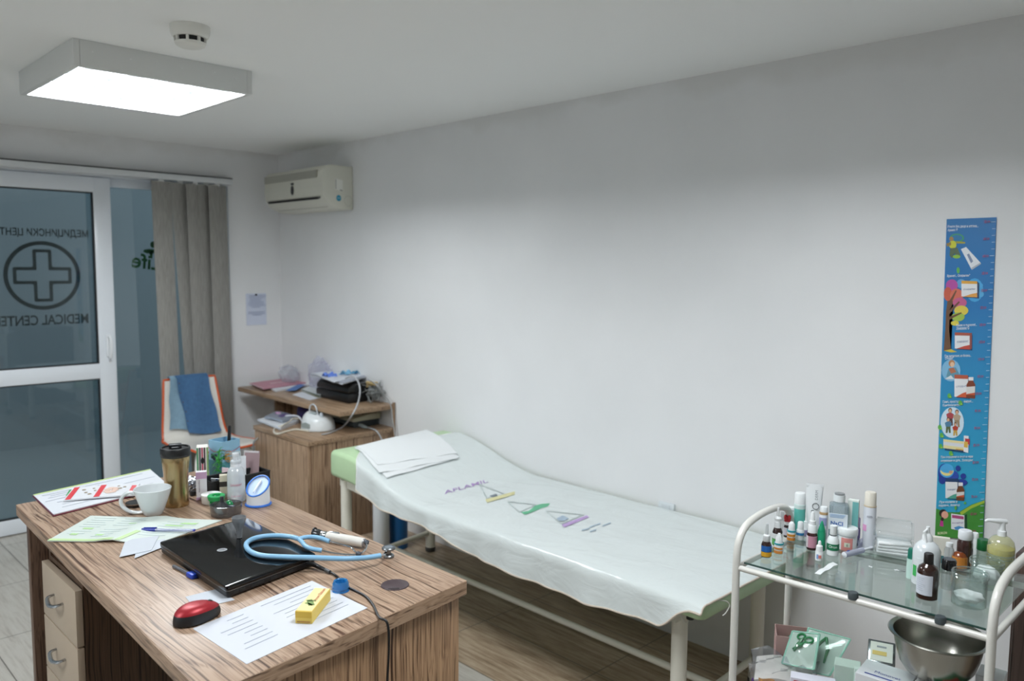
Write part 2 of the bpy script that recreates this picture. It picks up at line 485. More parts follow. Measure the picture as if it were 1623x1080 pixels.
# smoke smudges along the top of the wall are part of the paint
# ------------------------------------------------------------------ ceiling lights
LBOX = mat('#d9dbd9', 0.45)
LREF = mat('#4c5357', 0.5)
def ceiling_light(cx, cy, label, power):
    t = thing('ceiling_light', label, 'ceiling light', (cx, cy, ZC), 0, 'square louvre lights on the ceiling')
    W, Lh, H = .305, .325, .086
    h = MB()
    h.span((-W, -Lh, -H), (-W+.02, Lh, 0), 0, .002); h.span((W-.02, -Lh, -H), (W, Lh, 0), 0, .002)
    h.span((-W+.02, -Lh, -H), (W-.02, -Lh+.02, 0), 0, .002); h.span((-W+.02, Lh-.02, -H), (W-.02, Lh, 0), 0, .002)
    h.span((-W+.02, -Lh+.02, -.012), (W-.02, Lh-.02, -.001))
    h.build('housing', LBOX, t)
    lv = MB()
    for i in range(1, 4):
        x = -W+.02+(2*W-.04)*i/4
        lv.span((x-.0012, -Lh+.021, -H+.004), (x+.0012, Lh-.021, -H+.034))
    for i in range(1, 4):
        y = -Lh+.02+(2*Lh-.04)*i/4
        lv.span((-W+.021, y-.0012, -H+.004), (W-.021, y+.0012, -H+.03))
    lv.build('louvre', LREF, t)
    for i in range(4):
        x = -W+.02+(2*W-.04)*(i+.5)/4
        MB().tube([(x, -Lh+.03, -.032), (x, Lh-.03, -.032)], .013, 10).build('tube_lamp', mat('#f4f8ff', 0.4, emit=9.0), t)
    for i in range(6):
        MB().ball((-W+.06+i*.1+rnd.uniform(-.02, .02), -Lh-.001, -.035+rnd.uniform(-.008, .008)), .0028, 0, 8, 4).build('rivet', mat('#f2f4f4', 0.2), t)
    ld = bpy.data.lights.new('lamp', 'AREA'); ld.shape = 'RECTANGLE'; ld.size = 2*W-.06; ld.size_y = 2*Lh-.06
    ld.energy = power; ld.color = (0.93, 0.975, 1.0)
    # wide batwing distribution of a mirrored louvre with its glare cut-off
    ld.use_nodes = True
    nt = ld.node_tree; em = nt.nodes['Emission']
    ge = nt.nodes.new('ShaderNodeNewGeometry')
    dt = nt.nodes.new('ShaderNodeVectorMath'); dt.operation = 'DOT_PRODUCT'
    nt.links.new(ge.outputs['Normal'], dt.inputs[0]); nt.links.new(ge.outputs['Incoming'], dt.inputs[1])
    ab = nt.nodes.new('ShaderNodeMath'); ab.operation = 'ABSOLUTE'; nt.links.new(dt.outputs['Value'], ab.inputs[0])
    cu = nt.nodes.new('ShaderNodeMapRange'); cu.interpolation_type = 'SMOOTHSTEP'
    cu.inputs[1].default_value = .15; cu.inputs[2].default_value = .52; cu.inputs[3].default_value = .52
    nt.links.new(ab.outputs[0], cu.inputs[0])
    pw = nt.nodes.new('ShaderNodeMath'); pw.operation = 'POWER'; pw.inputs[1].default_value = -1.3
    mxn = nt.nodes.new('ShaderNodeMath'); mxn.operation = 'MAXIMUM'; mxn.inputs[1].default_value = .2
    nt.links.new(ab.outputs[0], mxn.inputs[0]); nt.links.new(mxn.outputs[0], pw.inputs[0])
    ml = nt.nodes.new('ShaderNodeMath'); ml.operation = 'MULTIPLY'
    nt.links.new(cu.outputs[0], ml.inputs[0]); nt.links.new(pw.outputs[0], ml.inputs[1])
    nt.links.new(ml.outputs[0], em.inputs['Strength'])
    lo = bpy.data.objects.new('lamp', ld); COL.objects.link(lo); lo.parent = t; lo.location = (0, 0, -.05)
    return t
ceiling_light(1.147, 3.185, 'square white louvre light on the ceiling above the desk, switched on', 18.6)
ceiling_light(1.147, 0.9, 'square white louvre light on the ceiling, out of the picture above the trolley side', 18.6)
ceiling_light(-.75, 2.2, 'added square white louvre light, unseen to the left, brightening the ceiling', 20)  # extra lamp added out of view so bounced light lifts the ceiling
# smoke detector
p = at(301, 42, z=ZC)
t = thing('smoke_detector', 'round white smoke detector on the ceiling beside the light', 'smoke detector', (p.x, p.y, ZC))
MB().lathe([(0, 0), (.058, 0), (.058, -.012), (.0565, -.022), (.052, -.031), (.0485, -.0345), (0, -.0345)], seg=32).build('base', mat('#e4e4de', .4), t)
MB().lathe([(0, -.0344), (.041, -.0344), (.040, -.05), (0, -.05)], seg=24).build('sensing_chamber', mat('#141414', .7), t)
q = MB().lathe([(0, -.0485), (.0455, -.0485), (.043, -.056), (.034, -.061), (0, -.063)], seg=28)
for i in range(8):
    a = i*PI/4
    q.box((.0425*math.cos(a+.2), .0425*math.sin(a+.2), -.0415), (.008, .008, .0155), 0, .001, 1, a+.2)
q.build('cap', mat('#e4e4de', .4), t)
# ------------------------------------------------------------------ blinds
SLAT = None
def slat_mat():
    m, nt, b = newmat('blind_fabric')
    tc = nt.nodes.new('ShaderNodeTexCoord'); mp = nt.nodes.new('ShaderNodeMapping'); mp.inputs['Scale'].default_value = (1, 1, .03)
    n = nt.nodes.new('ShaderNodeTexNoise'); n.inputs['Scale'].default_value = 520; n.inputs['Detail'].default_value = 2
    nt.links.new(tc.outputs['Object'], mp.inputs[0]); nt.links.new(mp.outputs[0], n.inputs['Vector'])
    r = nt.nodes.new('ShaderNodeValToRGB'); r.color_ramp.elements[0].position = .3; r.color_ramp.elements[1].position = .7
    r.color_ramp.elements[0].color = (*lin('#807e7a'), 1); r.color_ramp.elements[1].color = (*lin('#a19f9a'), 1)
    nt.links.new(n.outputs['Fac'], r.inputs[0]); nt.links.new(r.outputs[0], b.inputs['Base Color']); b.inputs['Roughness'].default_value = .9
    return m
YBL = 4.80
t = thing('vertical_blind', 'grey vertical fabric blinds hanging drawn aside at the window right of the glass door', 'blinds', (2.05, YBL, 0))
MB().span((-3.7, .0, 1.966), (.245, .055, 2.0), 0, .004).build('head_rail', mat('#d5d8da', .35), t)
MB().span((-3.7, .004, 2.0), (.245, .052, 2.007)).build('rail_slot', mat('#26272a', .6), t)
SL = slat_mat()
top = [1.806, 1.922, 2.0, 2.075, 2.135]
for i, x0 in enumerate(top):
    w = [.118, .124, .127, .127, .127][i]; ang = [4, 7, 14, 20, 12][i]; swing = [.03, .085, .03, .02, .02][i]
    yy = [.0, .018, -.006, .012, -.012][i]
    def fn(u, v, x0=x0, w=w, ang=ang, swing=swing, yy=yy):
        s = (u-.5)
        z = 1.955-v*(1.955-.10)
        sw = swing*(v**1.0)
        cv = .006*math.cos(s*PI)
        return V((x0-2.05+w/2+s*w*math.cos(RAD(ang))+sw, .026+yy+s*w*math.sin(RAD(ang))-cv, z))
    MB().grid(fn, 8, 16, 0, .0012).build('slat', SL, t)
    MB().box((x0-2.05+w/2, .026+yy-.004, 1.958), (.03, .004, .016)).build('hanger', mat('#d8dadb', .4), t)
# ------------------------------------------------------------------ air conditioner
AC = mat('#d6d5c9', .42); ACD = mat('#b9b8ad', .5)
ay0, ay1 = 4.0, 4.675; az0, az1 = 1.795, 2.043
t = thing('air_conditioner', 'cream wall-mounted air conditioner high in the corner', 'air conditioner', (XW, ay0, az0))
prof = [(0, 0), (-.10, .004), (-.165, .03), (-.198, .075), (-.205, .12), (-.20, .205), (-.185, .238), (-.15, .2475), (0, .248)]
yz = [(a, b) for a, b in prof]
LY = ay1-ay0
MB().prism(yz, 0, LY, 0, lambda a, b, h: V((a-.001, h, b)), .004).build('casing', AC, t)
MB().span((-.2065, .055, .176), (-.196, LY-.01, .218)).build('intake_grille', mat('#a9a89e', .6), t)
g = MB()
for k in range(6): g.span((-.2085, .055, .179+k*.0068), (-.205, LY-.01, .1815+k*.0068))
g.build('grille_slats', ACD, t)
MB().prism([(-.187, .0545), (-.1945, .066), (-.1985, .066), (-.191, .0545)], .06, LY-.03, 0, lambda a, b, h: V((a-.002, h, b))).build('air_outlet', mat('#0c0c0c', .6), t)
MB().prism([(-.1265, .0125), (-.129, .0125), (-.129, .0155), (-.1265, .0155)], .06, LY-.04, 0, lambda a, b, h: V((a-.004, h, b))).build('flap_edge', ACD, t)
def acx(a, b): return a
em = MB().prism(ell(.33, .155, .016, .007, 20), -.2075, -.205, 0, lambda a, b, h: V((h, a, b)))
em.prism(ell(.33, .118, .016, .0265, 20), -.2085, -.2055, 0, lambda a, b, h: V((h, a, b)))
em.build('maker_emblem', mat('#2c2d30', .4), t)
MB().prism(ell(.045, .062, .005, .005, 12), -.199, -.192, 0, lambda a, b, h: V((h, a, b))).build('sensor_eye', mat('#222', .4) if False else mat('#222222', .4), t)
# stickers on the end face
def endface(poly, m_, nm, off=.0012): return MB().prism(poly, -off, -.0002, 0, lambda a, b, h: V((a, h, b))).build(nm, m_, t)
endface(ell(-.098, .062, .0155, .0175, 24), mat('#1f8fae', .4), 'blue_sticker')
letters('max', 'sticker_lettering', (-.098, -.0016, .062), (1, 0, 0), (0, 0, 1), mat('#e8f2f4', .5), t, width=.02)
endface([(-.122, .11), (-.07, .10), (-.07, .165), (-.122, .172)], mat('#e6e6df', .5), 'rating_label')
q = MB()
for k in range(7): q.prism([(-.12, .115+k*.008), (-.113, .114+k*.008), (-.113, .118+k*.008), (-.12, .119+k*.008)], -.0018, -.001, 0, lambda a, b, h: V((a, h, b)))
q.prism([(-.09, .106), (-.072, .103), (-.072, .108), (-.09, .111)], -.0018, -.001, 0, lambda a, b, h: V((a, h, b)))
q.build('rating_print', mat('#77776f', .6), t)
q = MB()
for k in range(14):
    a = 2*PI*k/14
    q.box((-.034+.026*math.cos(a), -.0008, .05+.028*math.sin(a)), (.006, .001, .0025))
q.build('knockout_mark', mat('#9d9c90', .6), t)
# ------------------------------------------------------------------ notice on the back wall
c = at(406, 491, y=YB)
t = thing('notice_sheet', 'pale printed notice pinned to the wall right of the blinds', 'notice', (c.x, YB, c.z-.1))
MB().grid(lambda u, v: V(((u-.5)*.14, -.0015-.004*(1-v)*abs(u-.5), v*.205)), 6, 6, 0, .0008).build('sheet', mat('#ccd3e4', .7), t)
q = MB()
for k in range(13):
    zz = .19-k*.0105
    if k in (8, 9): continue
    w_ = rnd.uniform(.06, .12)
    q.box((rnd.uniform(-.01, .01), -.0065, zz), (w_, .0008, .0028))
q.build('printed_lines', mat('#98a2bd', .7), t)
MB().lathe([(0, 0), (.006, 0), (.005, .006), (0, .007)], (0, -.003, .197), 12, 0, MX.Rotation(PI/2, 4, 'X')).build('pin', mat('#2a2c38', .4), t)
# ------------------------------------------------------------------ desk
DZ = .752
DA = at(26, 800, z=DZ); DB = at(739, 920.5, z=DZ); DC = V((.535, 1.262, DZ)); DD = at(326, 744, z=DZ)
desk = thing('desk', 'striped zebra-wood office desk covered with papers and a laptop', 'desk', (.88, 2.0, 0))
o = V((.88, 2.0, 0))
def dl(p): return (p[0]-o.x, p[1]-o.y)
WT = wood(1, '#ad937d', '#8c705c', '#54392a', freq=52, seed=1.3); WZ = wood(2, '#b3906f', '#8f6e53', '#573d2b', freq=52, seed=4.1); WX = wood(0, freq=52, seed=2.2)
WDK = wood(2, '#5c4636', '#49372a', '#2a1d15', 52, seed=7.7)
quad = [dl(DC), dl(DB), dl(DD), dl(DA)]
MB().prism(quad, DZ-.033, DZ, 0, None, .0015).build('desktop', WT, desk)
# edge banding strips a hair proud of the slab
def strip(p, q, z0, z1, off, th=.0012):
    p = V((*p, 0)); q = V((*q, 0)); d = (q-p).normalized(); n = V((d.y, -d.x, 0))
    a = p+n*(off); b = q+n*(off); c_ = b+n*th; e = a+n*th
    return MB().prism([(a.x, a.y), (b.x, b.y), (c_.x, c_.y), (e.x, e.y)], z0, z1)
strip(quad[0], quad[1], DZ-.0325, DZ-.0008, .0001).build('edge_band', wood(0, '#b0937a', '#9b7d64', '#7d6350', 40, seed=3), desk)
strip(quad[3], quad[0], DZ-.0325, DZ-.0008, .0001).build('edge_band', wood(1, '#a98c74', '#8d705a', '#6e5444', 40, seed=6), desk)
strip(quad[1], quad[2], DZ-.0325, DZ-.0008, .0001).build('edge_band', wood(1, '#b0937a', '#9b7d64', '#7d6350', 40, seed=9), desk)
def inset_panel(p, q, s0, s1, inset, th, name, m_, z0=0.0, z1=DZ-.0335):
    p = V((*p, 0)); q = V((*q, 0)); d = (q-p); L = d.length; d.normalize(); n = V((-d.y, d.x, 0))
    a = p+d*s0+n*inset; b = p+d*(L-s1)+n*inset; c_ = b+n*th; e = a+n*th
    return MB().prism([(a.x, a.y), (b.x, b.y), (c_.x, c_.y), (e.x, e.y)], z0, z1, 0, None, .001).build(name, m_, desk)
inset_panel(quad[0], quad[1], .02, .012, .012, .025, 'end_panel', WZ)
inset_panel(quad[2], quad[3], .012, .02, .012, .025, 'end_panel', wood(2, '#6f5646', '#5a4436', '#3b2a20', 52, seed=5.5))  # far panel: wood colours darkened to put its shade into the colour
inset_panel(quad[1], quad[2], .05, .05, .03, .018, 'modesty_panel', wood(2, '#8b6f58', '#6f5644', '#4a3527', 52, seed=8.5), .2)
gm = at(626, 928, z=DZ)
g = MB().lathe([(0, .0005), (.0265, .0005), (.029, .0018), (.031, .0018), (.032, .0002)], (gm.x-o.x, gm.y-o.y, DZ), 32)
g.build('cable_grommet', mat('#45383c', .4), desk)
MB().prism([(.006, -.026), (.028, -.012), (.024, -.007), (.004, -.02)], .0006, .0012, 0, lambda a, b, h: V((gm.x-o.x-a, gm.y-o.y+b, DZ+h))).build('grommet_slot', mat('#2a2022', .6), desk)
# drawer pedestal under the desk's left edge
px0 = .62
ped = thing('drawer_pedestal', 'drawer pedestal under the left side of the desk with an open slot on top', 'drawer unit', (.82, 2.43, 0))
pw = .38; pd = .31; ph = .69
PDR = mat('#b9a894', .45)
q = MB(); q.span((-.18, -pd/2, .03), (pw-.19, -pd/2+.018, ph)); q.span((-.18, pd/2-.018, .03), (pw-.19, pd/2, ph)); q.span((-.18, -pd/2+.018, .03), (pw-.19, pd/2-.018, .05)); q.span((.17, -pd/2+.018, .05), (pw-.19, pd/2-.018, ph-.02)); q.span((-.18, -pd/2+.018, .6), (.169, pd/2-.018, .615)); q.span((-.18, -pd/2, ph), (pw-.19, pd/2, ph+.018))
q.build('carcass', WDK, ped)
for i, (z0, z1, out) in enumerate(((.443, .60, 0), (.283, .438, 0), (.05, .278, 0))):
    dr = MB().span((-.2-out, -pd/2, z0), (-.182-out, pd/2, z1), 0, .001)
    dro = dr.build('drawer', PDR, ped)
    q = MB(); q.span((-.181-out, -pd/2+.03, z0+.02), (.1, -pd/2+.042, z1-.03)); q.span((-.181-out, pd/2-.042, z0+.02), (.1, pd/2-.03, z1-.03)); q.span((-.181-out, -pd/2+.042, z0+.02), (.1, pd/2-.042, z0+.03))
    q.build('drawer_box', mat('#d9d2c6', .5), dro)
    zc = (z0+z1)/2+.01
    q = MB().tube(spline([(-.2-out, -.042, zc), (-.218-out, -.038, zc-.004), (-.224-out, 0, zc-.012), (-.218-out, .038, zc-.004), (-.2-out, .042, zc)], 5), .006, 8, flat=.6)
    q.build('handle', mat('#c3c6c9', .22, metal=1.0), dro)
for sx in (-.15, .15):
    for sy in (-.11, .11):
        MB().lathe([(0, 0), (.018, 0), (.02, .01), (.02, .0295), (0, .0295)], (sx, sy, 0), 12).build('foot', mat('#222222', .5), ped)
# ------------------------------------------------------------------ chair
ch = thing('chair', 'white shell chair with orange edge and a denim garment over its back', 'chair', (1.9, 4.3, 0))
def shell(u, v):
    # v 0 front of seat .. 1 top of back ; u across
    cs = [(-.235, .452), (-.20, .46), (-.1, .45), (.05, .437), (.16, .438), (.225, .465), (.25, .53), (.262, .62), (.275, .71), (.29, .80)]
    k = v*(len(cs)-1); i = min(int(k), len(cs)-2); f = k-i
    def cr(j):
        a, b, c_, d = [cs[max(0, min(len(cs)-1, i+z))][j] for z in (-1, 0, 1, 2)]
        return .5*((2*b)+(c_-a)*f+(2*a-5*b+4*c_-d)*f*f+(3*b-a-3*c_+d)*f**3)
    y, z = cr(0), cr(1)
    w = .196 if v < .5 else .196-(v-.5)/.5*.043
    w *= (1-.10*max(0, 1-v/.12)**2)
    s = (u-.5)*2
    z += .012*abs(s)**3*(1 if v < .5 else 0); y -= .016*s*s*(1 if v > .55 else 0)
    return V((s*w, y, z))
shl = MB().grid(shell, 14, 36, 0, .008).build('seat_shell', mat('#e6e2da', .35, coat=.3), ch)
rim = [shell(0, j/36) for j in range(37)]+[shell(i/14, 1) for i in range(1, 15)]+[shell(1, j/36) for j in range(35, -1, -1)]+[shell(i/14, 0) for i in range(13, 0, -1)]
MB().tube([p+V((0, 0, -.004)) for p in rim], .0065, 8, closed=True).build('orange_edge', mat('#cf5a2a', .4), ch)
for sx in (-1, 1):
    for sy, fy in ((-.16, -.20), (.17, .22)):
        MB().tube(spline([(sx*.12, sy*.8, .425), (sx*.15, sy, .42), (sx*.172, fy, .37), (sx*.18, fy*1.02, .18), (sx*.183, fy*1.04, .006)], 5), .0105, 10).build('leg', mat('#e3e2dc', .35), ch)
MB().box((0, 0, .424), (.25, .3, .012), 0, .003).build('seat_plate', mat('#d8d8d4', .4), ch)
ch.location.x = 1.952; ch.location.y = 4.435
# denim over the chair back
DEN = mat('#41678f', .9, noise=.28, nscale=55, bump=.5); DEN2 = mat('#7f9db1', .9, noise=.16, nscale=60, bump=.4)
gm_ = thing('denim_garment', 'blue denim garment draped over the back of the white chair', 'garment', (1.952, 4.435, .56))
def backpt(u, v, off):
    p = shell(u, v); return V((p.x, p.y-off, p.z-.56))
def hang(u0t, u1t, u0b, u1b, zb, off, wav, seedv):
    def fn(u, v):
        if v < .12:      # behind the back
            k = v/.12; ut = u0t+(u1t-u0t)*u; p = shell(ut, 1)
            return V((p.x, p.y+.018, p.z-.56-.05*(1-k)))
        if v < .2:
            k = (v-.12)/.08; ut = u0t+(u1t-u0t)*u; p = shell(ut, 1)
            a = PI*k
            return V((p.x, p.y+.003+.015*math.cos(a)-(off-.008)*k*.6, p.z-.56+.012*math.sin(a)+.002))
        k = (v-.2)/.8
        uu = (u0t+(u1t-u0t)*u)*(1-k)+(u0b+(u1b-u0b)*u)*k
        zz = .80-(.80-zb)*k
        vv = .5
        lo, hi = .4, 1.0
        for _ in range(24):
            mid = (lo+hi)/2
            if shell(.5, mid).z < zz: lo = mid
            else: hi = mid
        p = shell(uu, lo)
        return V((p.x+.004*math.sin(k*9+seedv), p.y-off-wav*(.5+.5*math.sin(u*9+seedv+k*3))-.006*k, zz-.56+.012*math.sin(u*4+seedv)*k))
    return fn
MB().grid(hang(.10, .60, .10, .55, .50, .010, .006, 1.0), 14, 30, 0, .003).build('lining', DEN2, gm_)
MB().grid(hang(.22, .84, .40, .90, .47, .022, .007, 2.2), 16, 30, 0, .004).build('outer_panel', DEN, gm_)
fo = hang(.22, .84, .40, .90, .47, .022, .007, 2.2)
for k in range(5):
    p = V(fo(.045, .27+k*.14))
    MB().lathe([(0, 0), (.006, 0), (.005, .003), (0, .004)], p+V((0, -.001, 0)), 10, 0, MX.Rotation(PI/2, 4, 'X')).build('button', mat('#5d4a42', .35, metal=.5), gm_)
q = MB()
for e in (.02, .10, .98):
    q.tube([V(fo(e, .2+.8*i/20))+V((0, -.0012, 0)) for i in range(21)], .0016, 5)
q.tube([V(fo(i/16, .985))+V((0, -.0012, 0)) for i in range(17)], .0016, 5)
q.build('seam', mat('#2e4f78', .9), gm_)
# ------------------------------------------------------------------ low cabinet with monitor shelf
CX0, CY0, CY1, CZ = 2.092, 3.60, 4.195, .567
cb = thing('low_cabinet', 'low zebra-wood cabinet with a raised shelf in the corner behind the bed', 'cabinet', (2.36, 3.9, 0))
oc = V((2.36, 3.9, 0))
CW = wood(2, '#a58a70', '#876b55', '#5c4434', 60, seed=12); CWY = wood(1, '#a98f75', '#96795f', '#7a6150', 40, seed=14)
def cs_(a, b, m_, nm, par=cb, bev=.001): return MB().span([a[i]-oc[i] for i in range(3)], [b[i]-oc[i] for i in range(3)], 0, bev).build(nm, m_, par)
cs_((CX0+.02, CY0+.004, 0), (XW-.005, CY0+.022, CZ-.025), CW, 'side_panel')
cs_((CX0+.02, CY1-.022, 0), (XW-.005, CY1-.004, CZ-.025), CW, 'side_panel')
cs_((CX0, CY0, CZ-.0245), (XW-.003, CY1, CZ), CWY, 'worktop')
cs_((XW-.02, CY0+.0225, .06), (XW-.006, CY1-.0225, CZ-.025), CW, 'back_panel')
cs_((CX0+.03, CY0+.0225, .02), (CX0+.045, CY1-.0225, .07), CW, 'plinth')
dr = cs_((CX0+.003, CY0+.01, .075), (CX0+.0195, CY1-.01, CZ-.028), wood(2, '#b0957b', '#94785f', '#6b5240', 60, seed=17), 'door')
hz = CZ-.13
MB().tube(spline([(CX0+.003-oc.x, CY1-.05-oc.y, hz+.065), (CX0-.022-oc.x, CY1-.05-oc.y, hz+.045), (CX0-.026-oc.x, CY1-.048-oc.y, hz), (CX0-.022-oc.x, CY1-.05-oc.y, hz-.045), (CX0+.003-oc.x, CY1-.05-oc.y, hz-.065)], 6), .0055, 8).build('handle', mat('#a7abad', .3, metal=1), dr)
SHZ = .70
cs_((2.285, CY0, SHZ-.026), (XW-.003, 4.78, SHZ), CWY, 'raised_shelf')
cs_((XW-.022, CY0-.003, CZ-.2), (XW-.0035, CY0-.0005, SHZ+.012), CW, 'shelf_upright')
cs_((XW-.022, 4.3, CZ-.3), (XW-.004, 4.7, SHZ-.0265), CW, 'shelf_back_rail')
cs_((2.5, 4.70, 0), (XW-.004, 4.718, SHZ-.0265), CW, 'shelf_support')
# ------------------------------------------------------------------ brown cabinet at the right edge
t = thing('dark_cupboard', 'dark brown cupboard at the right edge beyond the trolley', 'cupboard', (2.42, .2, 0))
BR = wood(2, '#584640', '#4b3b36', '#3a2c28', 20, seed=21)
MB().span((-.26, -.36, .0), (.215, .27, .80), 0, .004).build('carcass', BR, t)
MB().span((-.278, -.355, .06), (-.261, .262, .79), 0, .003).build('door', BR, t)
MB().tube([(-.3, .2, .5), (-.3, .2, .6)], .005).build('handle', mat('#8a8a88', .3, metal=1), t)
# ------------------------------------------------------------------ examination bed
BX0, BX1, BY0, BY1 = 1.945, 2.632, 1.185, 3.165
def sm(t): t = max(0, min(1, t)); return t*t*(3-2*t)
def btop(y): return .508+.117*sm((y-2.48)/.60)*1.0+.004*math.sin(y*5)*.5
def bbot(y): return .452+.05*sm((y-2.5)/.65)
bed = thing('examination_bed', 'pale green padded examination bed with white legs along the wall', 'examination bed', (2.28, 2.2, 0))
ob = V((2.28, 2.2, 0))
VIN = mat('#bad6ac', .42, noise=.04, nscale=12)
FR = mat('#dcd9cd', .4)
# mattress: rounded section lofted along y
def sect(u, y, shrink=0.0):
    zt, zb = btop(y)-shrink*.6, bbot(y)+shrink*.3
    x0, x1 = BX0+shrink, BX1-shrink*.3
    r = min(.022, (zt-zb)/2*.9)
    pts = []
    for (cx, cz, a0) in ((x1-r, zt-r, 0), (x0+r, zt-r, 90), (x0+r, zb+r, 180), (x1-r, zb+r, 270)):
        for k in range(5): 
            a = RAD(a0+90*k/4); pts.append(V((cx+r*math.cos(a), y, cz+r*math.sin(a))))
    return pts
ys = [BY0+.0, BY0+.006, BY0+.02]+[BY0+.02+(BY1-BY0-.04)*i/40 for i in range(1, 40)]+[BY1-.02, BY1-.006, BY1]
vs = []; fs = []
for i, y in enumerate(ys):
    sh = {0: .022, 1: .008, len(ys)-2: .008, len(ys)-1: .022}.get(i, 0)
    vs += [p-ob for p in sect(0, y, sh)]
n_ = 20
for i in range(len(ys)-1):
    for k in range(n_): fs.append([i*n_+k, i*n_+(k+1) % n_, (i+1)*n_+(k+1) % n_, (i+1)*n_+k])
fs.append(list(range(n_-1, -1, -1))); fs.append([(len(ys)-1)*n_+k for k in range(n_)])
MB().add(vs, fs).build('mattress', VIN, bed, sharp=60)
q = MB()
for x in (BX0+.05, BX1-.07): 
    Y_ = [1.29+(3.12-1.29)*i/30 for i in range(31)]
    q.add([V((x+dx-ob.x, y-ob.y, bbot(y)-.0015+dz)) for y in Y_ for dx, dz in ((-.02, -.04), (.02, -.04), (.02, 0), (-.02, 0))], [[4*i+k, 4*i+(k+1) % 4, 4*i+4+(k+1) % 4, 4*i+4+k] for i in range(30) for k in range(4)]+[[3, 2, 1, 0], [120, 121, 122, 123]])
for y in (1.32, 2.4, BY1-.1): q.span((BX0+.071-ob.x, y-.02-ob.y, bbot(y)-.041), (BX1-.091-ob.x, y+.02-ob.y, bbot(y)-.003), 0, .004)
q.build('bed_frame', FR, bed)
legs = [(2.02, 1.305), (2.535, 1.32), (1.985, 3.085), (2.535, 3.155)]
for x, y in legs:
    lt = bbot(y)-.006
    q = MB().lathe([(0, .018), (.0245, .018), (.0245, lt), (0, lt)], (x-ob.x, y-ob.y, 0), 20)
    lg = q.build('leg', FR, bed)
    MB().lathe([(0, 0), (.024, 0), (.026, .006), (.026, .022), (.0246, .024)], (x-ob.x, y-ob.y, 0), 20).build('foot_cap', mat('#3a3836', .6), lg)
for (a, b) in (((2.02, 1.305), (2.535, 1.32)), ((1.985, 3.085), (2.535, 3.155))):
    MB().tube([(a[0]-ob.x, a[1]-ob.y, .1), (b[0]-ob.x, b[1]-ob.y, .1)], .0125, 12).build('cross_bar', FR, bed)
MB().tube([(2.25-ob.x, 1.31-ob.y, .1), (2.25-ob.x, 3.12-ob.y, .1)], .0125, 12).build('long_rail', FR, bed)
c = at(1111, 979, z=.443)
MB().lathe([(0, 0), (.012, 0), (.012, .02), (0, .02)], (c.x-ob.x-.01, c.y-ob.y+.03, .432), 14).build('hinge_bolt', mat('#151515', .5), bed)
# plastic cover sheet
def plastic_sheet():
    m, nt, b = newmat('cover_plastic')
    tc = nt.nodes.new('ShaderNodeTexCoord')
    mp = nt.nodes.new('ShaderNodeMapping'); mp.inputs['Scale'].default_value = (2.2, .9, 2.2); mp.inputs['Rotation'].default_value = (0, 0, .5)
    nt.links.new(tc.outputs['Object'], mp.inputs[0])
    n = nt.nodes.new('ShaderNodeTexNoise'); n.inputs['Scale'].default_value = 5.5; n.inputs['Detail'].default_value = 4; n.inputs['Distortion'].default_value = 1.0
    nt.links.new(mp.outputs[0], n.inputs['Vector'])
    bp = nt.nodes.new('ShaderNodeBump'); bp.inputs['Strength'].default_value = .5; bp.inputs['Distance'].default_value = .012
    nt.links.new(n.outputs['Fac'], bp.inputs['Height']); nt.links.new(bp.outputs[0], b.inputs['Normal'])
    b.inputs['Base Color'].default_value = (.69, .74, .735, 1)
    b.inputs['Roughness'].default_value = .22
    b.inputs['Specular IOR Level'].default_value = .5
    return m
SHEET = plastic_sheet()
hem_px = [(552, 763), (575, 785), (600, 803), (640, 822), (680, 838), (715, 858), (745, 878), (790, 899), (840, 919), (890, 939), (930, 955), (970, 966), (1010, 978), (1040, 991), (1062, 999), (1075, 997)]
SX = BX0-.010
hp = sorted([(p.y, p.z) for p in (at(a, b, x=SX) for a, b in hem_px)])
def hem_z(y):
    if y <= hp[0][0]: return hp[0][1]
    for (a, b), (c_, d) in zip(hp, hp[1:]):
        if a <= y <= c_: return b+(d-b)*(y-a)/(c_-a)
    return hp[-1][1]
SY0, SY1 = 1.178, 3.05
def sheet(u, v):
    """u 0 wall side .. 1 hem ; v 0 near end .. 1 head end"""
    y = SY0+(SY1-SY0)*v
    if u > .62: y -= (.13*sm((v-.86)/.14))*sm((u-.62)/.2)*1.0
    zt = btop(y)+.0035
    if u < .75:
        k = u/.75
        x = BX1-.004-(BX1-.004-(BX0+.014))*k
        z = zt+.0008*math.sin(x*31+y*3)*math.sin(y*7)+.0005*math.sin(y*23+x*4)
        if k > .97: z -= .003*(k-.97)/.03
        if v == 0: z -= .004
    else:
        k = (u-.75)/.25
        hz = hem_z(y)
        # near end: the cover lifts and curls so the green corner shows
        lift = sm((1.335-y)/.13)
        hz = hz*(1-lift)+(zt-.024)*lift
        k2 = min(1, k/.25)
        x = BX0+.014-(.014+.009)*math.sin(k2*PI/2)-(.006*math.sin(y*17)+.004*math.sin(y*39+2)+.0012*math.sin(y*61))*k*(1-lift)-.008*k
        z0 = zt-.003-.014*(1-math.cos(k2*PI/2))
        z = z0+(hz-z0)*max(0, (k-.12)/.88)
    return V((x-ob.x, y-ob.y, z))
cv = thing('bed_cover', 'glossy white plastic cover sheet with printed name spread over the bed', 'bed cover', (2.28, 2.2, 0))
MB().grid(sheet, 64, 150, 0, .0008).build('sheet', SHEET, cv, sharp=75)
hemp = [sheet(1, j/150) for j in range(151)]
MB().tube([p+V((0, 0, 0)) for p in hemp], .0035, 6).build('hem_tape', mat('#cbbfb0', .7), cv)
MB().tube([sheet(i/64, 0) for i in range(1, 65)], .003, 6).build('hem_tape', mat('#cbbfb0', .7), cv)
MB().tube([sheet(i/64, 1) for i in range(1, 65)], .003, 6).build('hem_tape', mat('#e4e6e4', .6), cv)
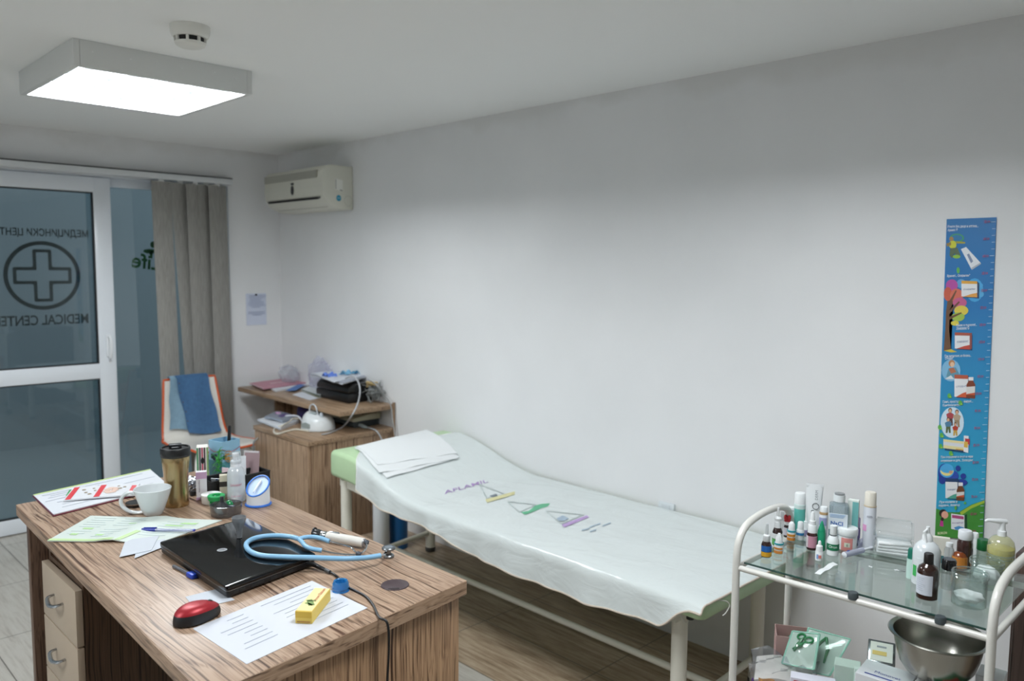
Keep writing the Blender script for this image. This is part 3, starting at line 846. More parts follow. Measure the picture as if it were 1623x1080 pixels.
# tie strings at the near corner
c0 = V((2.035, 1.187, .497))
MB().tube(spline([c0-ob, V((2.06, 1.172, .49))-ob, V((2.07, 1.168, .475))-ob, V((2.055, 1.17, .458))-ob, V((2.045, 1.175, .45))-ob], 6), .0018, 6).build('tie_string', mat('#dcdcd6', .7), cv)
c1 = V((1.996, 1.283, .445))
MB().tube(spline([V((1.99, 1.3, .46))-ob, V((1.993, 1.285, .43))-ob, V((2.0, 1.272, .41))-ob, V((2.008, 1.265, .425))-ob, V((2.008, 1.262, .45))-ob], 6), .0016, 6).build('tie_string', mat('#dcdcd6', .7), cv)
# printing on the cover, laid on the surface
def on_top(px, py):
    p = at(px, py, z=.515)
    for _ in range(8): p = at(px, py, z=btop(p.y)+.0064)
    return p
def print_poly(pts, col, nm):
    P = [on_top(*a) for a in pts]
    q = MB(); n = len(P)
    b = bmesh.new(); f = b.faces.new([b.verts.new(p-ob) for p in P]); bmesh.ops.triangulate(b, faces=[f]); q.bm(b)
    return q.build(nm, mat(col, .5), cv)
a, b = on_top(704, 781), on_top(773, 762)
up = on_top(737, 764)-on_top(742, 777)
def lay(p):
    return V((p.x, p.y, btop(p.y)+.0060))-ob
letters('AFLAMIL', 'printed_name', (a+b)/2, b-a, V((up.x, up.y, 0)), mat('#a98cc0', .5), cv, width=(b-a).length, height=.036, fn=lay, bold=.006)
print_poly([(769, 792), (816, 779), (816, 784), (772, 797)], '#d8d3a0', 'yellow_bar')
print_poly([(826, 812), (838, 810), (848, 802), (858, 799), (872, 798), (868, 803), (858, 806), (846, 811), (832, 816)], '#5fb389', 'green_bar')
print_poly([(890, 832), (930, 817), (934, 820), (895, 836)], '#b79acb', 'purple_bar')
print_poly([(776, 786), (787, 783), (789, 787), (780, 789)], '#707a84', 'grey_mark')
print_poly([(882, 822), (892, 817), (902, 822), (894, 826), (886, 826)], '#a2b4c4', 'blue_mark')
for tri in ([(760, 768), (772, 790), (800, 783)], [(805, 795), (823, 812), (850, 800)], [(865, 810), (890, 830), (925, 816)]):
    for i in range(3):
        p, q_ = V((*tri[i], 0)), V((*tri[(i+1) % 3], 0))
        d = (q_-p).normalized(); nn = V((-d.y, d.x, 0))*.6
        print_poly([((p-nn).x, (p-nn).y), ((q_-nn).x, (q_-nn).y), ((q_+nn).x, (q_+nn).y), ((p+nn).x, (p+nn).y)], '#b9c3c2', 'triangle_outline')
for k, seg in enumerate((((922, 840), (934, 837)), ((934, 835), (952, 829)), ((955, 833), (968, 828)), ((935, 842), (945, 839)))):
    (x0, y0), (x1, y1) = seg
    print_poly([(x0, y0), (x1, y1), (x1, y1+1.8), (x0, y0+1.8)], '#9fb3c2', 'small_print')
# folded cloth on the head end
cl = thing('folded_cloth', 'folded white paper cloth lying on the raised head of the bed', 'cloth', (2.25, 2.9, .6))
oc2 = V((2.25, 2.9, .6))
def on_bed(px, py, dz):
    p = at(px, py, z=.6)
    for _ in range(10): p = at(px, py, z=btop(p.y)+.007+dz)
    return p
lay_px = [[(562, 711), (674, 684), (726, 722), (612, 752)], [(566, 714), (676, 686), (724, 724), (600, 748)], [(563, 711), (675, 684.5), (725, 719), (598, 740)]]
for k, L in enumerate(lay_px):
    dz = .0035*k+.0015
    C = [on_bed(x, y, 0) for x, y in L]
    def fn(u, v, C=C, dz=dz, k=k):
        p = (C[0]*(1-u)+C[1]*u)*(1-v)+(C[3]*(1-u)+C[2]*u)*v
        e = .006*sm((v-.9)/.1)*math.sin(u*14+k)*.3
        z = btop(p.y)+.0065+dz+.0012*math.sin(u*9+k*2)*math.sin(v*7+k)+e
        return V((p.x, p.y, z))-oc2+V((.003*math.sin(u*20+k), .003*math.sin(v*17+k*2), 0))
    MB().grid(fn, 20, 20, 0, .0025).build('fold', mat('#e6e9ea', .8, bump=.15, nscale=90), cl)
# canisters standing behind the bed's head end
t = thing('white_cylinder', 'tall white cylinder standing under the head of the bed beside the blue canister', 'cylinder', (2.337, 3.31, 0))
MB().lathe([(0, 0), (.04, 0), (.042, .004), (.042, .39), (.04, .395), (0, .395)], seg=28).build('body', mat('#d9dde2', .4), t)
MB().lathe([(.0421, .02), (.0435, .022), (.0435, .04), (.0421, .042)], seg=28).build('ring', mat('#c8ccd0', .4), t)
t = thing('blue_canister', 'blue cylindrical canister standing under the head of the bed', 'canister', (2.45, 3.315, 0))
MB().lathe([(0, 0), (.046, 0), (.048, .004), (.048, .335), (.045, .345), (.03, .355), (0, .356)], seg=28).build('body', mat('#1565a8', .4), t)
MB().lathe([(0, .3555), (.02, .3555), (.02, .375), (.012, .385), (0, .386)], seg=16).build('cap', mat('#11548c', .4), t)
t = thing('steel_rod', 'thin chrome rod standing between the white cylinder and the blue canister', 'rod', (2.39, 3.335, 0))
MB().lathe([(0, 0), (.008, 0), (.008, .40), (.006, .404), (0, .404)], seg=12).build('rod', mat('#c9cdd2', .2, metal=1), t)
# wall socket above the bed
c = at(1058, 806, x=XW)
t = thing('wall_socket', 'small white socket on the wall just above the bed', 'socket', (XW-.0005, c.y, c.z))
MB().box((-.006, 0, 0), (.012, .075, .05), 0, .003).build('plate', mat('#d7dde0', .4), t)
MB().box((-.0135, 0, .004), (.004, .04, .03), 0, .002).build('insert', mat('#cdd3d6', .4), t)
# ------------------------------------------------------------------ small helpers for things on tables
def prj(P):
    d = V(P)-V((0, 0, CAMZ)); k = d.dot(fwd)
    return 811.5+FPX*d.dot(RT)/k, 540+FPX*d.dot(DN)/k
def up(base, py):
    lo, hi = -.3, 1.2
    for _ in range(40):
        mid = (lo+hi)/2
        if prj(base+V((0, 0, mid)))[1] > py: lo = mid
        else: hi = mid
    return lo
def toward(base): return math.atan2(-base.y, -base.x)
def turn(name, label, cat, cx, bot, hw, z, parts, group=None, seg=24, wraps=(), lift=0.0005):
    """a turned thing: pixel column, lowest row and half width in the photo give its spot and size;
    every part is a list of (row or 'b', half width)"""
    g = (bot-440)/1265*1.0
    base = at(cx, bot-hw*math.sin(math.atan(g)), z=z)
    lim = 1.946+(.915-base.y)*.18-hw*mpp(base)
    if abs(z-.79) < 1e-6 and base.x > lim: base = V((lim, base.y*lim/base.x, z))
    s = mpp(base)
    t = thing(name, label, cat, base+V((0, 0, lift)), 0, group)
    for pn, m_, rows in parts:
        pr = []
        for row, w in rows:
            zz = 0 if row == 'b' else max(0, up(base, row))
            pr.append((w*s, zz))
        MB().lathe(pr, seg=seg).build(pn, m_, t)
    for pn, m_, r0_, r1_, w, c0, c1 in wraps:
        za, zb = up(base, r1_), up(base, r0_); A = toward(base)
        MB().lathe([(w*s+.0003, za), (w*s+.0007, za+.0002), (w*s+.0007, zb-.0002), (w*s+.0003, zb)], seg=14, a0=A+RAD(c0), a1=A+RAD(c1)).build(pn, m_, t)
    t['_s'] = s
    return t
def wraptext(t, body, row, w, m_, nm, width_px, height=None, dz=None):
    base = V(t.location); A = toward(base); s = t['_s']; z = up(base, row); r = w*s+.0011
    def fn(p): 
        a = A+p.x/r
        return V((r*math.cos(a), r*math.sin(a), z+p.z))
    return letters(body, nm, (0, 0, 0), (1, 0, 0), (0, 0, 1), m_, t, width=width_px*s, height=height, fn=fn, bold=.01)
def sheet_on(name, label, cat, px, z, m_, group=None, th=.0006, curl=None, lift=.0004, pn=None):
    C = [at(a, b, z=z) for a, b in px]; o_ = sum(C, V((0, 0, 0)))/4; o_.z = z+lift
    curl = curl or (lambda u, v: 0)
    def fn(u, v):
        p = (C[0]*(1-u)+C[1]*u)*(1-v)+(C[3]*(1-u)+C[2]*u)*v
        return V((p.x-o_.x, p.y-o_.y, th+curl(u, v)))
    b = MB().grid(fn, 12, 12, 0, th)
    if pn:
        t = thing(name, label, cat, o_, 0, group); b.build(pn, m_, t)
    else:
        t = b.build(name, m_, None, o_); tag(t, label, cat, group)
    def loc(u, v, dz=.0003):
        p = fn(u, v); return p+V((0, 0, dz))
    return t, loc, o_
def marks(t, loc, rects, m_, nm, n=6):
    q = MB()
    for u0, v0, u1, v1 in rects: q.grid(lambda a, b: loc(u0+(u1-u0)*a, v0+(v1-v0)*b, .0009), n if abs(u1-u0) > .2 else 2, n if abs(v1-v0) > .2 else 2, 0, .0004)
    return q.build(nm, m_, t)
INK = mat('#b3b7bd', .8); INKD = mat('#8f949c', .8)
WHITE = mat('#e4e7ea', .45); PAPER = mat('#bec3cb', .75)
# ---- laptop
LZ = .781
Lc = [at(251.5, 859.5, z=LZ), at(359, 932, z=LZ), at(502.5, 879, z=LZ), at(390.5, 820.5, z=LZ)]
lo_ = sum(Lc, V((0, 0, 0)))/4; lo_.z = DZ
lap = thing('laptop', 'closed glossy black laptop lying on the desk', 'laptop', lo_+V((0, 0, .0004)))
def lq(s, dx=0.0): return [((p.x-lo_.x)*s, (p.y-lo_.y)*s) for p in Lc]
BLK = mat('#050506', .08, spec=.4); BLKM = mat('#121315', .35)
MB().prism(round_poly(lq(.985), .012), .004, .0175, 0, None, .002).build('base', BLKM, lap)
MB().prism(round_poly(lq(1.0), .012), .0182, .029, 0, None, .0025).build('lid', BLK, lap)
MB().prism(round_poly(lq(.992), .012), .0170, .0186, 0).build('silver_line', mat('#7e8286', .3, metal=.9), lap)
for p in lq(.85): MB().lathe([(0, 0), (.009, 0), (.01, .004), (0, .0045)], (*p, 0), 12).build('rubber_foot', mat('#0c0c0c', .8), lap)
# ports along the right flank
a, b = V((*lq(.986)[1], 0)), V((*lq(.986)[2], 0)); d = (b-a).normalized(); nrm = V((d.y, -d.x, 0))
rzl = math.atan2(d.y, d.x)
q = MB()
for k, w in ((.09, .014), (.16, .014), (.26, .006), (.33, .03), (.5, .018), (.66, .03)):
    q.box(a+(b-a)*k+nrm*.0003+V((0, 0, .0105)), (w, .0012, .0055), 0, 0, 1, rzl)
q.build('port', mat('#3a3d40', .3, metal=.6), lap)
lg = at(352, 872.5, z=LZ)-lo_
MB().lathe([(0, .0292), (.0115, .0292), (.012, .0294), (0, .0297)], (lg.x, lg.y, 0), 28).build('round_emblem', mat('#b8bcc0', .25, metal=.5), lap)
letters('hp', 'emblem_lettering', (lg.x, lg.y, .0300), (Lc[2]-Lc[1]).to_2d().to_3d(), (Lc[3]-Lc[2]).to_2d().to_3d(), mat('#14161a', .4), lap, height=.012, bold=-.01)
# ---- brochures at the far left of the desk
t, loc, oo = sheet_on('booklet', 'large open white booklet with dark red edge at the far left corner of the desk', 'booklet', [(52.5, 787), (85, 818), (268, 772), (238, 746)], DZ, mat('#cdd0d6', .4), th=.004, pn='cover')
marks(t, loc, [(0, .0, .04, 1)], mat('#b9cf86', .5), 'green_margin')
marks(t, loc, [(.12, .05, .16, .9), (.22, .1, .24, .5), (.3, .07, .32, .4), (.42, .03, .44, .97), (.55, .1, .58, .4), (.68, .12, .7, .35), (.8, .1, .82, .45), (.7, .5, .72, .9), (.82, .55, .84, .85)], mat('#b5bac4', .6), 'printed_lines')
C = [at(85, 819.5, z=DZ), at(268, 773.5, z=DZ)]
MB().tube([C[0]-oo+V((0, 0, .0025)), C[1]-oo+V((0, 0, .0025))], .0022, 6).build('red_edge', mat('#6e1f33', .5), t)
MB().tube([at(52.5, 788, z=DZ)-oo+V((0, 0, .0025)), C[0]-oo+V((0, 0, .0025))], .0022, 6).build('red_edge', mat('#5a2038', .5), t)
t, loc, oo = sheet_on('leaflet', 'white leaflet with red stripes lying on the open booklet', 'leaflet', [(116, 776), (100, 796), (212, 787), (222, 768)], DZ+.0052, mat('#d0d2d6', .4), th=.004, pn='sheet', curl=lambda u, v: .006*math.sin(v*PI)*.4)
RED = mat('#c8343c', .45)
marks(t, loc, [(0, .02, .98, .10), (.02, .42, .98, .50)], RED, 'red_stripe')
marks(t, loc, [(.2, .9, .8, .97)], mat('#d0555a', .5), 'red_lettering')
q = MB()
for u, v, r in ((.3, .2, .006), (.55, .26, .005), (.25, .34, .004), (.7, .33, .006), (.45, .38, .004), (.3, .8, .005), (.4, .74, .006), (.2, .7, .004)):
    p = loc(u, v); q.lathe([(r, .0004), (r, .0009), (0, .0009)], p, 10)
q.build('food_picture', mat('#8f7f62', .6), t)
q = MB()
for k in range(7):
    a = k*PI/3.5; p = loc(.52+.18*math.sin(a), .62+.06*math.cos(a)); q.lathe([(.011, .0003), (.011, .0008), (0, .0008)], p, 12)
q.build('flower_picture', mat('#cdb0a2', .6), t)
t, loc, oo = sheet_on('green_card', 'dark green card peeping out from under the red striped leaflet', 'card', [(110, 777), (104, 787), (150, 783), (146, 771)], DZ+.0046, mat('#2f8f4a', .5), th=.0003)
# ---- open green brochure
def foldcurl(u, v): return .007*math.exp(-((v-.56)/.10)**2)+.004*u*(1-v)*.5
t, loc, oo = sheet_on('open_brochure', 'open white and pale green brochure with a blue pen on it', 'brochure', [(144, 819), (75, 860), (252, 862), (352, 826)], DZ, mat('#c6d0ca', .4), th=.002, curl=foldcurl, pn='pages')
LG = mat('#b4cf95', .5)
marks(t, loc, [(.93, 0, 1.0, .62), (.62, .60, .99, .64)], LG, 'green_margin')
q = []
for k in range(9):
    for (v0, v1) in ((.06, .25), (.3, .5), (.66, .93)):
        if rnd.random() < .85: q.append((.08+k*.09, v0, .10+k*.09, v1-rnd.uniform(0, .08)))
marks(t, loc, q, mat('#c5d2d2', .6), 'text_lines')
marks(t, loc, [(.5, .12, .55, .2), (.72, .1, .78, .16), (.72, .32, .78, .38), (.25, .4, .3, .46), (.3, .7, .34, .84), (.18, .78, .24, .9)], mat('#a9cf8f', .6), 'green_pictures')
# ---- notes by the laptop
sheet_on('white_note', 'blank white note lying on the brochure corner left of the laptop', 'note', [(199, 857), (189, 884), (240, 873), (252, 850)], DZ+.0032, PAPER)
sheet_on('white_note', 'blank white note under the other note and the laptop corner', 'note', [(218, 862), (213, 886), (258, 868), (262, 855)], DZ+.0022, PAPER, th=.0005)
sheet_on('white_note', 'small white note partly under the laptop in front of the mouse', 'note', [(294, 947), (309, 967), (372, 952), (346, 934)], DZ, PAPER)
# ---- A4 page
t, loc, oo = sheet_on('printed_page', 'white printed page lying at the near end of the desk', 'paper sheet', [(494.5, 921.5), (305.5, 997.5), (391, 1054), (582.5, 964.5)], DZ, mat('#cbced6', .8), th=.0005, pn='page')
q = []
for k in range(8): q.append((.66, .12+k*.09, .66+rnd.uniform(.1, .26), .128+k*.09))
for k in range(9): q.append((.06+rnd.uniform(0, .03), .1+k*.085, .06+rnd.uniform(.25, .46), .107+k*.085))
marks(t, loc, q, mat('#b9bfcb', .8), 'text_lines')
# ---- yellow box
bx = [at(488, 950, z=DZ), at(480, 991, z=DZ), at(506, 992, z=DZ), at(513.5, 951.5, z=DZ)]
ob_ = sum(bx, V((0, 0, 0)))/4
yb = thing('ointment_box', 'small yellow medicine box lying on the printed page', 'box', ob_+V((0, 0, .0012)))
yh = .026
u_ = (bx[3]-bx[0]+bx[2]-bx[1])/2; w_ = u_.length; l_ = (bx[1]-bx[0]+bx[2]-bx[3])/2
L_ = l_.length; az = math.atan2(u_.y, u_.x)
MB().box((0, 0, yh/2), (w_, L_*.93, yh), 0, .0008, 1, az).build('carton', mat('#e6c85e', .5), yb)
ux = u_.normalized(); lx = V((-ux.y, ux.x, 0))
if lx.dot(l_) > 0: lx = -lx
MB().box((0, 0, yh+.0003), (w_*.94, L_*.9, .0005), 0, 0, 1, az).build('face_panel', mat('#ead79b', .5), yb)
q = MB().box(lx*(-L_*.14)+V((0, 0, yh+.0008)), (w_*.35, .03, .0004), 0, 0, 1, az+.5)
q.box(lx*(-L_*.2)+V((0, 0, yh+.0008)), (w_*.6, .006, .0004), 0, 0, 1, az-.5); q.box(lx*(-L_*.08)+V((0, 0, yh+.0008)), (w_*.5, .005, .0004), 0, 0, 1, az+.2)
q.build('plant_picture', mat('#7f9a5a', .6), yb)
letters('Arom Balsam', 'box_lettering', lx*(L_*.18)+ux*(w_*.16)+V((0, 0, yh+.0010)), lx, -ux, mat('#b8503c', .5), yb, width=L_*.5)
fr = -lx*(L_*.93/2+.0004)
MB().box(fr+V((0, 0, yh*.72)), (w_*.97, .0006, yh*.5), 0, 0, 1, az).build('end_flap', mat('#d8b23e', .5), yb)
MB().box(fr+V((0, 0, .004))-lx*.0002, (w_*.8, .0006, .003), 0, 0, 1, az).build('end_print', mat('#b58a4a', .6), yb)
# ---- mouse
mo0 = at(313, 982, z=DZ)
ms = thing('computer_mouse', 'red and black computer mouse beside the printed page', 'mouse', mo0, math.atan2(*(lambda d: (d.y, d.x))(at(346, 965, z=DZ)-at(281, 990, z=DZ))))
def mouse(off=0.0, z0=0.0, side=1.0):
    def fn(u, v):
        a = 2*PI*u; k = v
        L, W, H = .0505, .0305, .031
        cu_ = math.cos(a); su = math.sin(a)
        ph = k*PI/2
        rx = math.cos(ph)**.55
        x = L*cu_*rx; y = W*su*rx*(1-.10*cu_)
        h = H*(math.sin(ph)**.75)*(1-.18*(x/L)**2-.12*(x/L))
        return V((x, y, .003+h))
    return fn
MB().grid(mouse(), 40, 14).build('body', mat('#17181b', .45), ms)
ft = mouse()
def topfn(u, v):
    p = ft(u, .34+.66*v)
    return V((p.x*1.012, p.y*1.012, p.z+.0008))
MB().grid(topfn, 40, 12).build('top_shell', mat('#a01f2b', .38, metal=.3), ms)
MB().lathe([(0, -.0035), (.007, -.0035), (.008, -.002), (.008, .002), (.007, .0035), (0, .0035)], (.028, 0, .0235), 16, 0, MX.Rotation(PI/2, 4, 'X')).build('wheel', mat('#101012', .6), ms)
for x in (-.03, .03): MB().box((x, 0, .0015), (.012, .03, .003)).build('glide_pad', mat('#222222', .5), ms)
# ---- blue stopper and usb stick
t = turn('blue_stopper', 'translucent blue ribbed cap standing on the desk beside the black cable', 'cap', 540, 942, 14, DZ,
         [('cap_body', clear('#5cb6ea', .06, .08, .4, '#3d9fe0'), [(0+942, 0)] if False else [('b', 0), ('b', 13), (937, 13.6), (934, 12.6), (931, 13.8), (928, 12.8), (925, 13), (921, 11), (922.5, 9), (933, 8.5), (933, 0)])], seg=28)
p0, p1 = at(302, 915, z=DZ), at(318, 922, z=DZ)
t = thing('pen', 'blue capped ballpoint pen poking out from under the laptop', 'pen', at(309, 918, z=DZ), 0)
d = (at(315, 921, z=DZ)-at(268, 897, z=DZ)); d.normalize(); az = math.atan2(d.y, d.x)
MB().box(d*-.012+V((0, 0, .006)), (.03, .018, .012), 0, .004, 2, az).build('cap', mat('#1f45b8', .35), t)
MB().tube([d*-.10+V((0, 0, .0045)), d*-.025+V((0, 0, .0055))], .004, 8).build('barrel', mat('#5d5f66', .4), t)
# ---- black cable from the laptop over the near edge
cp = [at(497, 895, z=DZ+.012), at(505, 899, z=DZ+.011), at(516, 904, z=DZ+.006), at(530, 911, z=DZ+.004), at(541, 921, z=DZ+.003), at(552, 931, z=DZ+.003), at(566, 938, z=DZ+.003), at(580, 946, z=DZ+.003), at(592, 960, z=DZ+.003)]
ed = at(601, 979, z=DZ+.004); cp.append(ed)
dn = V((ed.x+.004, ed.y-.022, DZ-.002))
cp += [dn, V((dn.x+.001, dn.y-.004, DZ-.05)), V((dn.x-.004, dn.y-.003, DZ-.14)), V((dn.x-.012, dn.y+.0, DZ-.3)), V((dn.x-.01, dn.y-.002, DZ-.6)), V((dn.x-.012, dn.y-.01, .01))]
t = thing('power_cable', 'black power cable running from the laptop over the desk edge', 'cable', cp[0])
MB().tube([p-cp[0] for p in spline(cp, 6)], .0026, 8).build('wire', mat('#0d0e11', .45), t)
MB().tube([cp[0]-cp[0]+V((-.012, .014, .001)), V((0, 0, 0)), cp[2]-cp[0]], [.0055, .006, .0042], 10).build('plug', mat('#0b0c0e', .4), t)
MB().tube([cp[2]-cp[0], (cp[2]-cp[0])*.5+(cp[3]-cp[0])*.5], .0048, 10).build('ferrite_ring', mat('#4a4d50', .4), t)
# ---- stethoscope
TB = mat('#86b6d8', .38, coat=.15)
L_t = .781+.0075
def s3(px, py, z): return at(px, py, z=z)
hd_ = at(616, 884, z=DZ)
st = thing('stethoscope', 'light blue stethoscope looped over the laptop and desk', 'stethoscope', hd_)
def rel(L): return [p-hd_ for p in L]
main = [s3(603, 881, DZ+.026), s3(580, 884.5, DZ+.028), s3(545, 886, DZ+.035), s3(500, 884.5, L_t+.001), s3(455, 883.5, L_t), s3(415, 881, L_t), s3(396, 874, L_t), s3(390, 864, L_t), s3(398, 856, L_t), s3(416, 851, L_t), s3(440, 849.5, L_t), s3(462, 851.5, L_t), s3(474, 855, L_t+.001)]
MB().tube(rel(spline(main, 7)), .0062, 12).build('tubing', TB, st)
y0 = main[-1]
for path in ([s3(482, 852.5, L_t+.003), s3(495, 851.5, L_t+.004), s3(508, 853.5, L_t+.003), s3(522, 858.5, L_t-.002)], [s3(479, 860, L_t), s3(484, 866, L_t), s3(495, 870.5, L_t-.002), s3(510, 873, L_t-.006)]):
    MB().tube(rel(spline([y0]+path, 6)), .0056, 12).build('tubing_branch', TB, st)
CHR = mat('#c2c6ca', .15, metal=1)
e1 = [s3(520, 858, L_t-.002), s3(540, 863, DZ+.03), s3(556, 868, DZ+.02), s3(562, 874, DZ+.015), s3(566, 877, DZ+.013)]
e2 = [s3(508, 872.5, L_t-.006), s3(530, 877.5, DZ+.02), s3(552, 879.5, DZ+.012), s3(568, 879, DZ+.01), s3(578, 873, DZ+.012), s3(581, 866, DZ+.016), s3(581, 862, DZ+.018)]
for e in (e1, e2): MB().tube(rel(spline(e, 6)), .0024, 8).build('ear_tube', CHR, st)
tipm = mat('#3e444d', .35)
for a, b in ((e1[-2], e1[-1]), (e2[-2], e2[-1])):
    d = (b-a).normalized()
    MB().tube(rel([b-d*.002, b+d*.002, b+d*.007, b+d*.011, b+d*.013]), [.003, .0062, .0068, .005, .002], 12).build('ear_tip', tipm, st)
# chest piece : double head lying on its rim
hm = mat('#8e9499', .28, metal=.9)
MB().lathe([(0, .0005), (.012, .0005), (.0135, .002), (.0135, .006), (.0105, .009), (.0065, .011), (.0065, .017), (.0125, .019), (.0165, .021), (.017, .025), (.0155, .027), (.012, .0275), (.0118, .0262), (0, .0262)], seg=32).build('chest_piece', hm, st)
MB().lathe([(0, .0264), (.0114, .0264), (.0114, .0268), (0, .027)], seg=28).build('diaphragm', mat('#6f787f', .35), st)
MB().tube(rel([hd_+V((-.004, .006, .014)), s3(608, 880.5, DZ+.021), s3(602, 881.3, DZ+.026)]), .0032, 10).build('stem', CHR, st)
# ---- otoscope
a, b = s3(513, 849, DZ+.016), s3(577, 861, DZ+.014)
ot = thing('otoscope', 'white handled otoscope with black head lying behind the stethoscope', 'otoscope', a)
d = (b-a).normalized()
def R_(k): return a+d*k-a
Lh = (b-a).length
MB().tube([R_(.012), R_(.014), R_(Lh*.9), R_(Lh)], [.0105, .0125, .0125, .0115], 16).build('handle', mat('#d6d3cc', .4), ot)
MB().tube([R_(-.006), R_(.0), R_(.011), R_(.0125)], [.0105, .0112, .0112, .0108], 16).build('metal_collar', CHR, ot)
MB().tube([R_(-.036), R_(-.030), R_(-.016), R_(-.006)], [.006, .0125, .0135, .0105], 16).build('head', mat('#17181b', .3, coat=.4), ot)
MB().tube([R_(-.030)+V((0, 0, .004)), R_(-.0285)+V((0, 0, .004))], [.0128, .0128], 16).build('lens_rim', mat('#44484d', .2, metal=.7), ot)
MB().tube([R_(.02)+V((0, 0, .0125)), R_(.045)+V((0, 0, .0135)), R_(.05)+V((0, 0, .0125))], [.002, .0028, .0015], 8).build('clip', CHR, ot)
MB().tube([R_(Lh), R_(Lh+.002)], [.0115, .010], 16).build('end_cap', mat('#9b9ca0', .3, metal=.6), ot)
# ---- ear speculum standing on the laptop lid
t = turn('ear_speculum', 'clear grey funnel-shaped ear speculum standing upright on the laptop', 'speculum', 379.5, 854, 4.5, LZ+.001,
         [('funnel', clear('#b9bdc0', .06, .1, .6, '#9da1a5'), [('b', 0), ('b', 4.2), (840, 5.2), (836, 6.2), (829, 9.5), (824, 10.8), (820, 11), (820, 10.3), (829, 8.8), (840, 4.6), (850, 3.6)])])
# ---- cup
cb_ = at(243, 815.5, z=DZ); s = mpp(cb_)
cup = thing('white_cup', 'white tapered ceramic cup with a loop handle on the desk', 'cup', cb_)
CER = mat('#d3d8da', .16, coat=.4)
hz = up(cb_, 774)
pr = [(0, 0), (12.5*s, 0), (14.2*s, .003), (18*s, hz*.25), (23.5*s, hz*.62), (28.2*s, hz), (27.2*s, hz+.0012), (26*s, hz), (21.5*s, hz*.62), (16*s, hz*.27), (11*s, .008), (0, .006)]
MB().lathe(pr, seg=48).build('body', CER, cup)
hv = (at(190, 800, z=DZ)-at(243, 800, z=DZ)); hv.z = 0; hv.normalize()
def hp3(k, z): return hv*(k*s)+V((0, 0, z))
path = [hp3(22, hz*.70), hp3(34, hz*.83), hp3(44, hz*.74), hp3(50, hz*.52), hp3(47, hz*.28), hp3(36, hz*.10), hp3(24, hz*.06), hp3(13, hz*.10)]
MB().tube(spline(path, 7), [.0068]*50, 12, flat=.75).build('handle', CER, cup)
# ---- dark pocket item behind the cup
t = turn('black_lens_cap', 'small dark round tin standing behind the white cup', 'tin', 214, 806, 14, DZ, [('body', mat('#1b1a1a', .35), [('b', 0), ('b', 13), (798, 14), (796, 13), (796, 0)]), ('rim', mat('#6e6258', .3, metal=.6), [(799, 14.1), (798.5, 14.6), (797, 14.6), (796.5, 13.8)])])
# ---- tumbler
bt = at(280.5, 801, z=DZ); s = mpp(bt)
tm = thing('tumbler', 'gold metal travel tumbler with a black lid on the desk', 'tumbler', bt)
GOLD = mat('#b5a077', .27, metal=1.0)
z1 = up(bt, 720)
MB().lathe([(0, .0), (17.5*s, 0), (18.4*s, .003), (18.4*s, z1*.10), (17.8*s, z1*.28), (17.6*s, z1*.34), (17.7*s, z1*.5), (18.8*s, z1*.68), (20.6*s, z1*.86), (21.3*s, z1*.985), (20.8*s, z1), (0, z1)], seg=48).build('body', GOLD, tm)
z2 = up(bt, 709)
LB = mat('#131416', .4)
MB().lathe([(0, z1-.002), (21.6*s, z1-.002), (22.4*s, z1+.002), (22.4*s, z2-.004), (21.4*s, z2), (19.5*s, z2+.0005), (18.9*s, z2-.004), (0, z2-.005)], seg=40).build('lid', LB, tm)
A = toward(bt)
q = MB().box((-.009*math.cos(A)+.0, -.009*math.sin(A), z2+.003), (.02, .036, .011), 0, .003, 2, A)
q.box((.008*math.cos(A), .008*math.sin(A), z2-.001), (.012, .022, .006), 0, .002, 2, A)
q.build('lid_slider', mat('#1c1d20', .35), tm)
MB().lathe([(21.4*s, z1-.006), (21.75*s, z1-.005), (21.75*s, z1-.001), (21.4*s, z1)], seg=40).build('seal_ring', mat('#2c2a26', .5), tm)
# ---- pen on the brochure
a, b = at(224, 840, z=DZ+.006), at(309, 841, z=DZ+.010)
pn = thing('ballpoint_pen', 'blue and clear ballpoint pen lying on the open brochure', 'pen', a)
d = (b-a); Lp = d.length; d.normalize()
MB().tube([d*.002, d*Lp*.27], [.0046, .0050], 12).build('cap', mat('#1c2f95', .3), pn)
MB().tube([d*Lp*.05+V((0, 0, .0055)), d*Lp*.29+V((0, 0, .0062))], [.0012, .0016], 8).build('clip', mat('#1c2f95', .3), pn)
MB().tube([d*Lp*.27, d*Lp*.97], [.004, .004], 12).build('barrel', clear('#d6dbea', .06, .1, .35, '#c3cbe4'), pn)
MB().tube([d*Lp*.27, d*Lp*.75], [.0014, .0014], 6).build('ink_refill', mat('#24348f', .4), pn)
MB().tube([d*Lp*.97, d*Lp], [.0041, .0038], 10).build('end_plug', mat('#1c2f95', .3), pn)
# ---- pump spray bottle
t = turn('spray_bottle', 'white translucent pump spray bottle with pink lettering on the desk', 'bottle', 375, 797, 14, DZ, [
    ('bottle_body', clear('#e9eef2', .06, .12, .72, '#dfe5ea'), [('b', 0), ('b', 12.8), (793, 14), (752, 13.6), (745, 12), (740, 8.5), (739, 7), (0+738.5, 0)]),
    ('collar', mat('#e6e9ed', .35), [(740.5, 7.2), (739.5, 8.2), (731, 8.2), (730, 7), (730, 0)]),
    ('clear_cap', clear('#f6f8f9', .08, .06, .2, '#e2e7ea'), [(735, 8.6), (717.5, 7.8), (716.5, 6.8), (716, 0)]),
    ('nozzle', mat('#e9ebee', .35), [(731, 4.2), (724, 4.2), (723, 5.2), (719, 5.2), (718.4, 4), (718.4, 0)])])
wraptext(t, 'DIVANIT', 766, 14, mat('#c77a90', .5), 'bottle_lettering', 18)
wraptext(t, 'ORAL SPRAY', 775, 14.0, mat('#b9c0c6', .5), 'small_lettering', 17)
